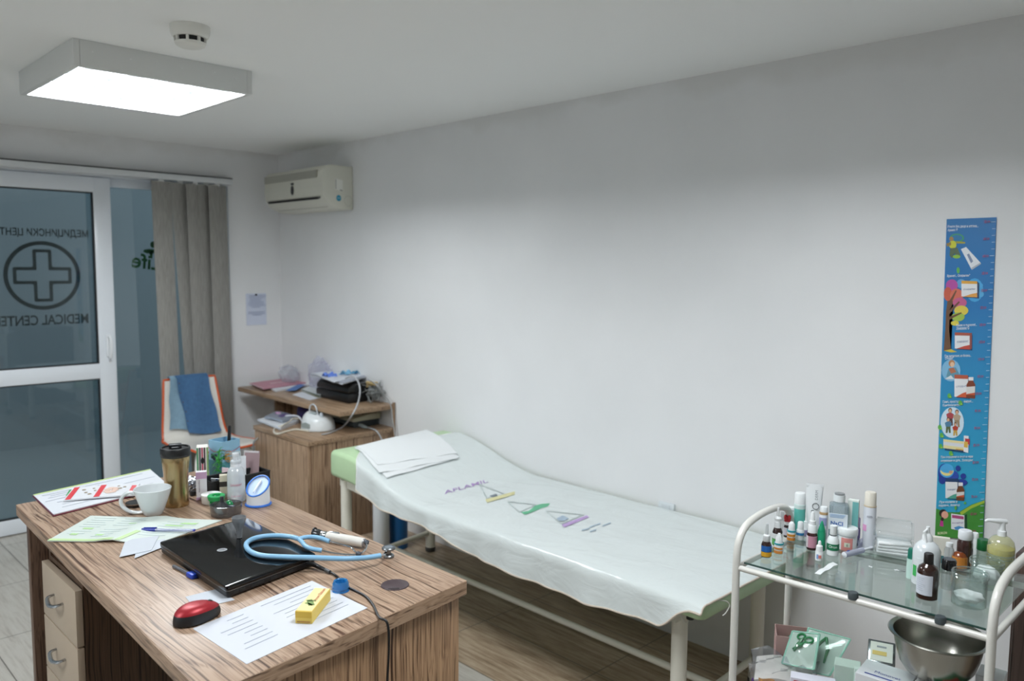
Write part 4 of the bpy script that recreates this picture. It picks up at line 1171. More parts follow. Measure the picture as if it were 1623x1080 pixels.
wraptext(t, 'fresh mint', 783, 14.0, mat('#d3a6b4', .5), 'small_lettering', 16)
# ---- cut-off cylinder holder (blue and white)
bt = at(409.5, 800, z=DZ); s = mpp(bt)
t = thing('slanted_holder', 'white slant-topped cylinder with blue rim and base at the desk edge', 'holder', bt)
MB().lathe([(0, 0), (20*s, 0), (20.6*s, .002), (20*s, .005), (17.5*s, .0062), (0, .0062)], seg=36).build('base', mat('#2f6fd0', .4), t)
zl, zh = up(bt, 783), up(bt, 758)
dirh = (at(425, 760, z=DZ)-at(395, 776, z=DZ)); dirh.z = 0; dirh.normalize()
def slant(r, a, ins=0):
    x, y = r*math.cos(a), r*math.sin(a); k = (x*dirh.x+y*dirh.y)/(18*s)
    return V((x, y, zl+(zh-zl)*(.5+.5*k)-ins))
n = 40; vs = []; fs = []
for i in range(n):
    a = 2*PI*i/n
    vs += [V((18*s*math.cos(a), 18*s*math.sin(a), .006)), slant(17.6*s, a)]
for i in range(n): j = (i+1) % n; fs.append([2*i, 2*j, 2*j+1, 2*i+1])
MB().add(vs, fs).build('cylinder', mat('#dfe3e8', .4), t)
MB().tube([slant(17.2*s, 2*PI*i/n) for i in range(n)], .0024, 8, closed=True).build('blue_rim', mat('#3a7ad6', .35), t)
c_ = MB(); c_.add([slant(16.5*s, 2*PI*i/n, .004) for i in range(n)], [list(range(n))]); c_.build('dished_top', mat('#b8cbe4', .35), t)
c_ = MB().tube([slant(9*s, .5, .001), slant(2*s, .5, -.001), slant(12*s, .5+PI, -.003)], [.003, .0036, .002], 10); c_.build('white_stylus', mat('#eceef0', .4), t)
# ---- white tape roll, green tape roll
t = turn('tape_roll', 'white roll of medical tape lying beside the spray bottle', 'tape', 335, 801, 15, DZ, [('roll', mat('#c9c3bb', .6), [('b', 6), ('b', 14.4), (785, 15.2), (784, 14.8)]), ('top_disc', mat('#e3e5e4', .5), [(784.6, 15.3), (783.2, 15.3), (782.8, 14.5), (782.8, 4), (784.5, 3.6)])])
t = turn('green_tape', 'green tape reel leaning on the clear organizer bowl', 'tape', 343, 799, 13, DZ+.012, [('reel', mat('#1e9a54', .35), [(799, 6), ('b', 12), (792, 13), (789, 13.4), (788, 12.6), (788, 6.5), (793, 6)])], lift=.006)
MB().box((-.012, .006, -.012), (.012, .006, .022), 0, .002).build('tape_tail', mat('#1e9a54', .35), t)
# ---- clear bowl with clutter
bt = at(358.5, 816, z=DZ); s = mpp(bt)
bw = thing('clear_bowl', 'clear round plastic bowl of small dark odds and ends on the desk', 'bowl', bt)
z1 = up(bt, 799)
MB().lathe([(0, .0), (22*s, 0), (23.4*s, .003), (24.4*s, z1), (23.6*s, z1+.0005), (22.6*s, .005), (0, .003)], seg=36).build('bowl_shell', clear('#c8c9cb', .08, .08, .12, '#9a9ca0'), bw)
t = thing('spool', 'dark grey spool lying inside the clear bowl', 'spool', bt+V((-.010, .004, .0042)))
MB().lathe([(0, 0), (.02, 0), (.021, .02), (.012, .03), (.006, .034), (.005, .05), (0, .051)], seg=20).build('spool_body', mat('#2b2d31', .4), t)
t = thing('green_button', 'shiny green round cap lying in the clear bowl', 'cap', bt+V((.013, .008, .0042)))
MB().ball((0, 0, .018), (.012, .012, .016), 0, 16, 8).build('cap_body', mat('#16834a', .2, coat=.5), t)
t = thing('dark_clip', 'dark blue clip lying in the clear bowl', 'clip', bt+V((.012, -.014, .0042)))
MB().box((0, 0, .012), (.012, .02, .024), 0, .003, 2, .5).build('clip_body', mat('#22293a', .35), t)
# ---- pink and white box, small cream box, foil
def carton(name, label, cat, px, bot, wpx, toprow, z, cols, dep=.03, yaw=None, group=None, par=None):
    """an upright carton; px the middle column of its front face"""
    b0 = at(px, bot, z=z); s = mpp(b0); w = wpx*s; h = up(b0, toprow)
    yaw = math.atan2(b0.y, b0.x) if yaw is None else yaw
    lim = 1.944+(.915-b0.y)*.18-dep
    if abs(z-.79) < 1e-6 and b0.x > lim: b0 = V((lim, b0.y*lim/b0.x, z)); s = mpp(b0); w = wpx*s; h = up(b0, toprow)
    t = thing(name, label, cat, b0+V((dep/2*math.cos(yaw), dep/2*math.sin(yaw), .0004)), yaw, group)
    MB().box((0, 0, h/2), (dep, w, h), 0, .0007, 1).build('carton', cols[0], t)
    for nm, m_, a0, a1, k0, k1 in cols[1:]:
        MB().span((-dep/2-.0007, w*(.5-a0), h*k0), (-dep/2-.0001, w*(.5-a1), h*k1)).build(nm, m_, t)
    t['_d'] = (dep, w, h)
    return t
def cart_text(t, body, ka, kb, m_, nm, wfrac, vert=False, hh=None):
    dep, w, h = t['_d']
    O = (-dep/2-.0010, w*(.5-ka), h*kb)
    if vert: return letters(body, nm, O, (0, 0, 1), (0, 1, 0), m_, t, width=h*wfrac, height=hh)
    return letters(body, nm, O, (0, -1, 0), (0, 0, 1), m_, t, width=w*wfrac, height=hh)
PINK = mat('#c7a3c4', .5)
t = carton('medicine_carton', 'upright white and lilac medicine carton beside the tumbler', 'box', 320, 793, 16, 749, DZ, [mat('#e1dfe4', .5), ('lilac_band', PINK, -.01, 1.01, .76, 1.0), ('lilac_foot', PINK, -.01, 1.01, .0, .1)], .022)
cart_text(t, 'NASIVIN', .3, .5, mat('#5b3b58', .5), 'carton_lettering', .42, True, .004)
t = carton('medicine_carton', 'cream and black medicine carton standing left of the spray bottle', 'box', 356, 790, 14, 754, DZ, [mat('#d9d1bc', .5), ('dark_band', mat('#37302c', .5), -.01, 1.01, .5, .72), ('grey_band', mat('#b7b1a2', .5), -.01, 1.01, .1, .2)], .02)
bt = at(303, 779, z=DZ)
t = thing('foil_ball', 'crumpled silver foil behind the tumbler', 'foil', bt)
b = bmesh.new(); bmesh.ops.create_icosphere(b, subdivisions=4, radius=.026)
for v in b.verts:
    n_ = v.co.normalized(); k = 1+.16*math.sin(n_.x*11+n_.y*7)*math.sin(n_.z*13+1)+.10*math.sin(n_.y*23+n_.z*17)
    v.co = V((v.co.x*k, v.co.y*k, .024+v.co.z*k*.85))
MB().bm(b).build('foil', mat('#b9bcc2', .25, metal=.9), t, sharp=20)
t = turn('dark_bottle_stopper', 'small black stopper beside the foil and lilac carton', 'stopper', 306, 787, 5, DZ, [('body', mat('#191a1d', .35), [('b', 0), ('b', 4.5), (782, 5), (779, 4), (779, 0)])])
# ---- organizer with postcards
b0 = at(352, 790, z=DZ)
bo = V((.985, 2.50, DZ)); bo = at(374, 776, z=DZ)
yaw = RAD(2)
og = thing('desk_organizer', 'black mesh desk organizer with compartments at the far end of the desk', 'desk organizer', bo, yaw)
BM = mat('#17181b', .5)
q = MB(); W_, D_, H_ = .20, .075, .05
q.span((-W_/2, -D_/2, 0), (W_/2, D_/2, .003)); q.span((-W_/2, -D_/2, .003), (W_/2, -D_/2+.003, H_)); q.span((-W_/2, D_/2-.003, .003), (W_/2, D_/2, H_)); q.span((-W_/2, -D_/2+.003, .003), (-W_/2+.003, D_/2-.003, H_)); q.span((W_/2-.003, -D_/2+.003, .003), (W_/2, D_/2-.003, H_)); q.span((.0, -D_/2+.003, .003), (.003, D_/2-.003, H_))
q.build('tray', BM, og)
MB().tube([(-W_/2, -D_/2, H_), (W_/2, -D_/2, H_), (W_/2, D_/2, H_), (-W_/2, D_/2, H_)], .0025, 6, closed=True).build('rim_wire', mat('#222428', .35), og)
# tall picture pen holder behind
b0 = at(353, 757, z=DZ); s = mpp(b0)
bw_ = 54*s; hh = up(b0, 700); dd = .075
yw_ = RAD(40)
ph_ = thing('pen_holder', 'square pen holder with blue photo sides at the far end of the desk', 'pen holder', V((b0.x+.02, b0.y+.025, DZ+.0005)), RAD(12))
SKY = mat('#8fbcd6', .35); TEAL = mat('#4d8f9c', .4)
hw_ = .036
for (x0, y0, x1, y1) in ((-hw_, -hw_, hw_, -hw_+.002), (-hw_, hw_-.002, hw_, hw_), (-hw_, -hw_+.002, -hw_+.002, hw_-.002), (hw_-.002, -hw_+.002, hw_, hw_-.002)):
    MB().span((x0, y0, 0), (x1, y1, hh)).build('side', SKY, ph_)
MB().span((-hw_+.002, -hw_+.002, 0), (hw_-.002, hw_-.002, .003)).build('bottom', SKY, ph_)
q = MB()
for k in range(10):
    z = hh*.18+rnd.uniform(0, hh*.35); x = rnd.uniform(-hw_+.008, hw_-.008)
    q.span((x-.007, -hw_-.0006, z), (x+.007, -hw_-.0001, z+rnd.uniform(.006, .018)))
    y = rnd.uniform(-hw_+.008, hw_-.008)
    q.span((-hw_-.0006, y-.007, z), (-hw_-.0001, y+.007, z+rnd.uniform(.006, .018)))
q.build('dark_picture', mat('#2f4f5a', .5), ph_)
q = MB().span((-hw_, -hw_-.0010, hh*.02), (hw_, -hw_-.0004, hh*.45)); q.span((-hw_-.0010, -hw_, hh*.02), (-hw_-.0004, hw_, hh*.45))
q.build('water_picture', TEAL, ph_)
q = MB()
for fx in (0, 1):
    P = []
    for k in range(13):
        u = -hw_+2*hw_*k/12; z = hh*.80-.012*math.sin(PI*k/12)
        P.append((u, -hw_-.0018, z) if fx == 0 else (-hw_-.0018, u, z))
    q.tube(P, .0009, 6)
q.build('red_cord', mat('#a8455a', .6), ph_)
pb_ = V(ph_.location)
t = thing('marker_pen', 'black marker pen standing in the blue picture pen holder', 'pen', pb_+V((.012, .0, .004)))
zt = up(pb_+V((.012, 0, 0)), 677)
MB().tube([(-.004, 0, 0), (.006, -.002, zt*.85), (.0075, -.0022, zt)], [.0055, .0058, .005], 12).build('barrel', mat('#141518', .35), t)
MB().tube([(.0055, -.0085, zt*.78), (.0075, -.0092, zt*.98)], .0014, 6).build('clip', mat('#2b2d32', .3), t)
# green tinsel hanging on the holder
t = thing('green_tinsel', 'shiny green tinsel tied to the corner of the pen holder', 'tinsel', pb_+V((-.04, -.04, hh*.5)))
q = MB()
for k in range(46):
    a = rnd.uniform(0, 2*PI); e = rnd.uniform(-1.2, 1.2); L = rnd.uniform(.012, .034); z0 = rnd.uniform(-.035, .035)
    d = V((math.cos(a)*math.cos(e), math.sin(a)*math.cos(e), math.sin(e)))
    q.tube([(0, 0, z0), d*L*.6+V((0, 0, z0+.004)), d*L+V((0, 0, z0-.004))], [.0012, .001, .0004], 4)
q.build('strands', mat('#2f9a35', .3, coat=.4), t); t.children[0]['kind'] = 'stuff'
t = thing('gold_tinsel', 'gold and orange tinsel tied round the pen holder', 'tinsel', pb_+V((-.02, -.046, hh*.6)))
q = MB()
for k in range(16):
    a = RAD(-20)+rnd.uniform(-.5, .5); L = rnd.uniform(.02, .05); z0 = rnd.uniform(-.012, .012)
    q.tube(spline([(0, 0, z0), (L*.5*math.cos(a), -.006+L*.2*math.sin(a), z0+rnd.uniform(-.01, .01)), (L*math.cos(a), -.004+L*.2*math.sin(a), z0+rnd.uniform(-.012, .012))], 3), .0009, 4)
q.build('strands', mat('#b98a3c', .35), t); t.children[0]['kind'] = 'stuff'
# striped binder standing left of the holder
b0 = at(322, 762, z=DZ)
t = carton('striped_notebook', 'small upright notebook with striped spine left of the pen holder', 'notebook', 322, 764, 17, 710, DZ, [mat('#d9d6cf', .5), ('green_stripe', mat('#4f8f68', .5), -.01, .14, 0, 1), ('grey_stripe', mat('#575a60', .5), .2, .36, 0, 1), ('pink_stripe', mat('#b54a66', .5), .42, .55, 0, 1), ('dark_stripe', mat('#4a3b46', .5), .62, .75, 0, 1), ('grass_stripe', mat('#7fa56f', .5), .86, 1.01, 0, 1)], .05)
dep, w, h = t['_d']
MB().prism(ell(0, h*.62, .0048, .011, 16), -dep/2-.0018, -dep/2-.0008, 0, lambda a, b, h_: V((h_, a, b))).build('finger_hole', mat('#1a1a1c', .5), t)
# papers and cards in the organizer
def card(name, label, cat, px, bot, wpx, top, z, m_, tilt, yaw, th=.002, extra=None):
    b0 = at(px, bot, z=z); s = mpp(b0); w = wpx*s; h = up(b0, top)
    t = thing(name, label, cat, b0, yaw)
    T = MX.Rotation(tilt, 4, 'Y')
    MB().box(T @ V((0, 0, h/2)), (th, w, h), 0, .0005, 1, 0, T).build('card', m_, t)
    if extra:
        for nm, mm, a0, a1, k0, k1 in extra:
            MB().box(T @ V((-th/2-.0004, w*(.5-(a0+a1)/2), h*(k0+k1)/2)), (.0007, w*(a1-a0), h*(k1-k0)), 0, 0, 1, 0, T).build(nm, mm, t)
    return t
card('photo_card', 'pinkish photo card standing at the right of the desk organizer', 'card', 397, 765, 26, 716, DZ+.004, mat('#9c8488', .5), .16, RAD(38), extra=[('card_border', mat('#c8c4c6', .5), 0, .06, 0, 1), ('card_border', mat('#c8c4c6', .5), .06, .94, .94, 1), ('dark_picture', mat('#4c4648', .5), .1, .45, .15, .4)])
card('white_card', 'white folded card standing behind the spray bottle', 'card', 384, 768, 12, 724, DZ+.004, mat('#dfe3e8', .5), .1, RAD(60))
card('note_block', 'blue and white striped note pad leaning in the organizer', 'note pad', 349, 781, 20, 755, DZ+.004, mat('#dfe2e8', .5), -.35, RAD(35), .003, [('blue_stripe', mat('#3d63a8', .5), .45, .6, 0, 1), ('blue_stripe', mat('#27407a', .5), .75, .9, 0, 1)])
card('pink_card', 'small pink and white card tucked in beside the spray bottle', 'card', 357, 770, 12, 742, DZ+.004, mat('#e0c9cf', .5), .05, RAD(30))
# ------------------------------------------------------------------ things on the corner cabinet
CT = CZ; ST = SHZ
# pink folder on the shelf
t, loc, oo = sheet_on('pink_folder', 'pink cardboard folder at the left end of the raised shelf', 'folder', [(395, 609), (417, 618), (493, 607), (468, 599)], ST+.011, mat('#c08a98', .6), th=.006, pn='cover')
marks(t, loc, [(.42, .3, .52, .72)], mat('#d9b7c0', .6), 'pale_label')
MB().tube([loc(0, 0), loc(1, 0)], .002, 5).build('pale_edge', mat('#d3c3c6', .6), t)
t, loc, oo = sheet_on('paper_stack', 'white papers under the pink folder on the raised shelf', 'papers', [(420, 613), (437, 622), (497, 611), (470, 601)], ST, mat('#dadde3', .7), th=.0095)
sheet_on('blue_sheet', 'blue leaflet sticking out between the pink folder and the papers', 'leaflet', [(452, 620), (468, 619.5), (484, 611), (474, 609)], ST+.0098, mat('#4a78b8', .5), th=.001)
sheet_on('white_sheet', 'white sheet of paper hanging over the front of the raised shelf', 'paper', [(463, 626), (491, 635), (520, 628), (492, 618)], ST, mat('#dfe2ea', .7), th=.001)
# bags against the wall
def bag(name, label, c, sx, sy, sz, m_, sd):
    b = bmesh.new(); bmesh.ops.create_icosphere(b, subdivisions=4, radius=1)
    for v in b.verts:
        n_ = v.co.normalized()
        k = 1+.14*math.sin(n_.x*7+sd)*math.sin(n_.z*6+sd)+.12*abs(math.sin(n_.y*8+n_.x*5+sd*2))+.07*math.sin(n_.z*19+n_.y*15)
        z = max(-.9, n_.z*k)
        v.co = V((n_.x*k*sx, n_.y*k*sy, (z+.9)*sz))
    t = thing(name, label, 'bag', c)
    MB().bm(b).build('bag_body', m_, t, sharp=25)
    return t
c = at(460, 599, z=ST)
bag('plastic_bag', 'crumpled clear plastic bag standing behind the pink folder', V((2.575, 4.66, ST+.019)), .045, .08, .054, clear('#f3f5f8', .03, .2, .16, '#e3e8f0'), 1.0)
c = at(528, 600, x=2.56)
bag('plastic_bag', 'pale lilac plastic bag against the wall behind the black box', V((2.59, 4.30, ST+.0005)), .036, .11, .10, clear('#f4f4fb', .02, .25, .2, '#eceef8'), 2.3)
p = at(480, 606, z=ST+.02)
t = turn('yellow_bottle', 'small bottle with a yellow band standing on the raised shelf', 'bottle', 479.5, 605, 5, ST, [('bottle_body', mat('#d9dadc', .4), [('b', 0), ('b', 4.2), (594, 4.4), (591, 2.6), (590, 2)]), ('cap', mat('#eceeee', .4), [(591, 2.6), (584, 2.4), (583.5, 0)])], wraps=[('yellow_label', mat('#c9b22c', .5), 595, 603, 4.4, -180, 180)])
# black box (case) on the shelf with curved lid
ko = at(552, 641, z=ST)+V((.092, .165, 0)); ko.z = ST
t = thing('black_case', 'black plastic case on the raised shelf loaded with papers and masks', 'case', ko, 0)
KB = mat('#0e0f11', .35)
MB().span((-.088, -.16, .0005), (.088, .185, .055), 0, .008).build('lower_shell', KB, t)
MB().prism([(-.085, .057), (.085, .057), (.085, .105), (.03, .108), (-.06, .104), (-.085, .085)], -.158, .18, 0, lambda a, b, h: V((a, h, b)), .006).build('upper_shell', KB, t)
MB().span((-.04, -.1625, .01), (-.034, -.1575, .1)).build('seam_rib', mat('#1d1f22', .3), t)
MB().span((-.02, -.1615, .05), (.05, -.1575, .06), 0, .001).build('catch', mat('#191b1e', .3), t)
kz = ST+.109
# papers on the case
def heap(name, label, cat, px, z, m_, n=4, gap=.004, rot=.06, curl=None):
    C = [at(a, b, z=z) for a, b in px]; o_ = sum(C, V((0, 0, 0)))/4; o_.z = z
    t = thing(name, label, cat, o_)
    for k in range(n):
        a = rnd.uniform(-rot, rot)
        def fn(u, v, k=k, a=a):
            p = (C[0]*(1-u)+C[1]*u)*(1-v)+(C[3]*(1-u)+C[2]*u)*v-o_; p.z = 0
            p = MX.Rotation(a, 4, 'Z') @ p
            return V((p.x, p.y, .0035+gap*k+(curl(u, v) if curl else 0)))
        MB().grid(fn, 10, 10, 0, .0025).build('sheet', m_[k % len(m_)], t)
    return t
pw_ = [mat('#d2d6de', .6), mat('#dfe2e8', .6), mat('#b7bcc8', .6)]
heap('paper_pile', 'pile of bent white papers lying on the black case', 'papers', [(492, 597), (536, 613), (597, 597), (556, 585)], kz, pw_, 4, .004, .08, lambda u, v: -.035*sm((.45-v)/.45)*sm(u/.2) if False else -.008*max(0, (.3-u))/.3+.009)
heap('booklet_pile', 'small pile of booklets lying in front of the black case', 'booklets', [(478, 621), (506, 631), (522, 625), (494, 616)], ST+.0012, [mat('#8e8a70', .6), mat('#cfd2cc', .6), mat('#5c6b62', .6), mat('#d5dadb', .6)], 4, .0045, .05)
# masks and tangled bits on top
q_ = [('blue_mask', 'crumpled light blue face mask on the papers, leftmost', 522, 596, '#5f7fd0'), ('blue_mask', 'pale blue face mask on the papers, middle of the heap', 549, 593, '#7db6d6'), ('blue_mask', 'teal blue face mask at the right on the papers', 566, 592, '#4f93b5'), ('blue_mask', 'bright blue face mask standing up highest on the heap', 585, 590, '#6aaed6')]
for k, (nm, lb, px, py, col) in enumerate(q_):
    c = at(px, py+2, z=kz+.02)
    def fn(u, v, k=k):
        return V(((v-.5)*.06, (u-.5)*.075, .006+.018*math.sin(u*PI)*(.6+.4*math.sin(v*8+k))+.008*math.sin(u*11+k*2)+.012*(k == 3)*v))
    t = thing(nm, lb, 'mask', V((c.x, c.y, kz+.018)), .3*k)
    MB().grid(fn, 16, 14, 0, .002).build('cloth', mat(col, .8), t)
    MB().tube([fn(0, .1)+V((0, 0, .001)), V((.0, -.055, .01)), fn(0, .9)+V((0, 0, .001))], .0012, 5).build('ear_loop', mat('#e3e6ea', .7), t)
c = at(607, 600, z=kz)
t = thing('tangled_leads', 'tangle of grey electrode leads with brass ends at the right of the case', 'leads', V((2.585, 3.72, ST+.0005)))
q = MB()
for k in range(16):
    pts = [V((rnd.uniform(-.05, .05), rnd.uniform(-.07, .06), rnd.uniform(.004, .125))) for _ in range(5)]
    q.tube(spline(pts, 5), .0022, 5)
q.build('lead_wires', mat('#8c9090', .5), t); t.children[0]['kind'] = 'stuff'
for k in range(9):
    MB().tube([V((-.03+rnd.uniform(-.02, .05), -.05+rnd.uniform(-.01, .1), .09+rnd.uniform(0, .03))) for _ in range(1)]*1+[V((-.03+rnd.uniform(-.01, .05), -.05+rnd.uniform(0, .1), .092+rnd.uniform(0, .03)))], .0045, 8).build('lead_clip', mat('#c2ab7a', .35, metal=.6), t)
# nebulizer on the cabinet top
nb = V((2.215, 3.845, CT))
nb = V((2.305, 3.855, CT+.0005))
t = thing('nebulizer', 'white rounded nebulizer with a handle on the cabinet top', 'nebulizer', nb, RAD(8))
def dome(u, v):
    a = 2*PI*u; ph = v*PI/2
    r = math.cos(ph)**.5
    x, y = .085*math.cos(a)*r, .098*math.sin(a)*r
    k = abs(math.cos(a))**.3
    return V((x*1.02, y*1.02, .006+.088*math.sin(ph)**.9*(1-.18*(y/.098)*-1)))
NW = mat('#dfe3e5', .3, coat=.3)
MB().grid(dome, 40, 14).build('body', NW, t)
MB().lathe([(0, 0), (.083, 0), (.088, .004), (.088, .012), (.084, .014), (0, .014)], (0, 0, 0), 40, 0, MX.Diagonal((1, 1.13, 1, 1))).build('base', mat('#d3d8da', .4), t)
MB().tube(spline([(-.03, -.035, .085), (-.035, -.03, .125), (-.03, .0, .142), (-.03, .03, .128), (-.028, .038, .085)], 6), .004, 8).build('handle', mat('#c7ccd2', .35), t)
q = MB()
for k in range(9):
    yy = -.012-.0075*k+.04
    q.span((-.0925+abs(yy)*.06, yy, .018), (-.0845+abs(yy)*.1, yy+.0034, .05-abs(k-4)*.002))
q.build('vent_slots', mat('#a9b3b2', .5), t)
MB().box((-.01, .0, .093), (.07, .05, .008), 0, .003).build('top_recess', mat('#a8b4b6', .4), t)
MB().lathe([(0, 0), (.010, 0), (.008, .02), (.005, .024), (0, .024)], (-.02, -.055, .078), 14).build('air_nozzle', mat('#b9c2cb', .35), t)
q0 = V(nb)
# tubes: clear air hose from case top down to the nebulizer
def hose(name, label, pts, r, m_, cat='hose', pn='tubing'):
    t = thing(name, label, cat, pts[0]); MB().tube([p-pts[0] for p in spline(pts, 8)], r, 8).build(pn, m_, t); return t
xs_ = 2.28
hose('air_hose', 'grey rubber hose looping from the black case down to the nebulizer', [at(548, 600, z=kz+.03), at(558, 597, y=3.72), at(567, 604, y=3.63), at(570.5, 620, y=3.588), at(567, 640, y=3.585), at(557, 660, y=3.585), at(543, 677, z=CT+.008), at(524, 686, z=CT+.006), at(510, 689, z=CT+.006)], .0045, mat('#b5b7bb', .35))
hose('power_lead', 'cream power cord looping off the cabinet front beside the nebulizer', [at(490, 684, z=CT+.006), at(470, 681, z=CT+.006), at(455, 684, z=CT+.005), at(441, 688, z=CT+.005), at(434, 685, z=CT+.005), at(437, 678, z=CT+.005), at(447, 675, z=CT+.024), at(458, 669, z=CT+.026), at(464, 664, z=CT+.036), at(474, 664, z=CT+.03)], .005, mat('#d8d3c6', .45), 'cord')
hose('grey_cable', 'grey cable trailing from the lead tangle over the shelf edge down behind the bed', [at(583, 601, z=kz+.02), at(597, 610, y=3.60-.012), at(610, 628, y=3.585), at(619, 642, y=3.58), at(622, 664, y=3.58), at(626, 690, y=3.57), at(630, 720, y=3.57)], .0032, mat('#a9abad', .5), 'cable')
# machine in cream and dark grey (ecg recorder)
ec = V((2.545, 3.965, CT))
t = thing('ecg_machine', 'cream topped dark grey recorder machine under the raised shelf', 'machine', ec, 0)
MB().prism([(-.08, .0005), (.085, .0005), (.085, .035), (-.09, .035), (-.09, .012)], -.23, .20, 0, lambda a, b, h: V((a, h, b)), .004).build('lower_body', mat('#3c4446', .45), t)
MB().prism([(-.095, .036), (.09, .036), (.09, .072), (.03, .072), (-.085, .056), (-.095, .05)], -.235, .205, 0, lambda a, b, h: V((a, h, b)), .005).build('top_cover', mat('#d0cdb4', .45), t)
MB().box((.02, -.15, .0705), (.06, .1, .004), 0, .001, 1, 0, MX.Rotation(-.1, 4, 'Y')).build('display', mat('#1c1d22', .2), t)
MB().box((-.045, -.14, .0635), (.055, .11, .003), 0, .001, 1, 0, MX.Rotation(-.14, 4, 'Y')).build('keypad', mat('#a6b0a8', .5), t)
q = MB()
for k in range(12): q.span((-.06+k*.011, -.2325, .006), (-.055+k*.011, -.2295, .03))
q.build('side_vents', mat('#23282a', .5), t)
pz = V((2.40, 3.59, CT+.02))
t = hose('mains_lead', 'grey plug and mains lead hanging from the recorder machine side', [V((2.49, 3.725, CT+.016)), V((2.50, 3.66, CT+.010)), V((2.505, 3.59, CT+.004)), V((2.52, 3.56, CT-.04)), V((2.54, 3.54, CT-.12))], .004, mat('#a9adb0', .5), 'cable')
MB().tube([(0, .004, 0), (.002, -.02, 0), (.004, -.045, -.003), (.008, -.06, -.005)], [.009, .011, .010, .005], 10).build('plug', mat('#9aa6a8', .45), t)
# books, pouch on the cabinet's left
t, loc, oo = sheet_on('white_book', 'white book lying at the left of the cabinet top', 'book', [(409, 669), (444, 683), (474, 671), (440, 661)], CT, mat('#e0e3e8', .5), th=.016, pn='cover')
MB().tube([loc(0, 0)-V((0, 0, .008)), loc(1, 0)-V((0, 0, .008))], .0055, 6).build('page_edge', mat('#c3c8d0', .7), t)
t, loc, oo = sheet_on('purple_folder', 'grey and purple folder lying on the white book', 'folder', [(419, 664), (448, 671), (470, 664), (438, 655)], CT+.0185, mat('#97a0ae', .4), th=.012, pn='cover', curl=lambda u, v: .006*math.sin(u*PI))
marks(t, loc, [(.5, .3, .72, .9), (.2, .5, .3, .9)], mat('#6c5d92', .5), 'purple_print')
c = at(466, 656, z=CT+.02)
t = thing('purple_pouch', 'dark purple spotted pouch behind the nebulizer under the shelf', 'pouch', V((2.39, 4.13, CT+.0005)), RAD(70))
b = bmesh.new(); bmesh.ops.create_icosphere(b, subdivisions=4, radius=1)
for v in b.verts:
    n_ = v.co.normalized(); v.co = V((n_.x*.105, n_.y*.05, max(0, (n_.z+.75)*.052*(1+.12*math.sin(n_.x*5)))))
MB().bm(b).build('pouch_body', mat('#2d2052', .6), t)
q = MB()
for k in range(14):
    a = rnd.uniform(.2, 2.9); b_1 = rnd.uniform(-1, 1)
    n_ = V((b_1, -math.sin(a)*math.sqrt(1-b_1*b_1)*1, abs(math.cos(a))*.8)).normalized()
    q.ball((n_.x*.105, n_.y*.05, (n_.z+.75)*.052*(1+.12*math.sin(n_.x*5))), .005, 0, 8, 4)
q.build('white_spots', mat('#c9c2dc', .6), t)
t = hose('white_strap', 'white strap lying across the purple pouch and folder', [V((2.27, 4.15, CT+.038)), V((2.29, 4.11, CT+.042)), V((2.30, 4.06, CT+.042)), V((2.29, 4.01, CT+.03)), V((2.28, 3.98, CT+.022))], .005, mat('#d5d6de', .5), 'strap', 'band')
c = V((2.27, 4.17, CT+.0005))
t = thing('pink_clip', 'small pink and white clip by the purple pouch', 'clip', at(441, 656, z=CT+.035))
MB().box((0, 0, 0), (.025, .03, .02), 0, .006).build('clip_body', mat('#cfa5c8', .5), t)
# ------------------------------------------------------------------ growth chart on the right wall
XP = XW-.0035
PCX = [(1500.5, 347.5), (1579.5, 344.5), (1558, 858), (1482, 850)]
PC = [at(a, b, x=XP) for a, b in PCX]
po = V((XW, .736, 1.14))
pst = thing('growth_chart', 'tall blue printed growth chart poster on the wall above the trolley', 'poster', po)
def wp(px, py, dz=0.0):
    p = at(px, py, x=XP); return V((XP-dz-po.x, p.y-po.y, p.z-po.z))
def pmat():
    m, nt, b = newmat('chart_print')
    tc = nt.nodes.new('ShaderNodeTexCoord'); sp = nt.nodes.new('ShaderNodeSeparateXYZ'); nt.links.new(tc.outputs['Object'], sp.inputs[0])
    mr = nt.nodes.new('ShaderNodeMapRange'); mr.inputs[1].default_value = -.5; mr.inputs[2].default_value = .5
    nt.links.new(sp.outputs[2], mr.inputs[0])
    r = nt.nodes.new('ShaderNodeValToRGB'); r.color_ramp.elements[0].color = (*lin('#2f9fc6'), 1); r.color_ramp.elements[1].color = (*lin('#1a6fae'), 1)
    r.color_ramp.elements[0].position = .2; r.color_ramp.elements[1].position = .75
    nt.links.new(mr.outputs[0], r.inputs[0]); nt.links.new(r.outputs[0], b.inputs['Base Color']); b.inputs['Roughness'].default_value = .35
    return m
q = MB(); P = [p-po for p in PC]; B = [p+V((.002, 0, 0)) for p in P]
q.add(P+B, [[0, 1, 2, 3], [7, 6, 5, 4]]+[[i, 4+i, 4+(i+1) % 4, (i+1) % 4] for i in range(4)]); q.build('chart_sheet', pmat(), pst)
LAY = [0]
def pic(name, shapes):
    """shapes: (points, colour) in photo pixels, each flat on the chart"""
    cols = []; q = MB()
    for pts, c in shapes:
        if c not in cols: cols.append(c)
        LAY[0] += 1
        d = .0004+.00002*LAY[0]
        P = [wp(x, y, d) for x, y in pts]; n = len(P)
        b = bmesh.new(); f = b.faces.new([b.verts.new(p) for p in P]); bmesh.ops.triangulate(b, faces=[f])
        q.bm(b, cols.index(c))
    return q.build(name, [mat(c, .4) for c in cols], pst)
def pe(x, y, rx, ry, n=16): return ell(x, y, rx, ry, n)
def X1(x): return 1470+x/4
def Y1(y): return 330+y/4
def Y2(y): return 590+y/4
def S1(pts): return [(X1(a), Y1(b)) for a, b in pts]
def S2(pts): return [(X1(a), Y2(b)) for a, b in pts]
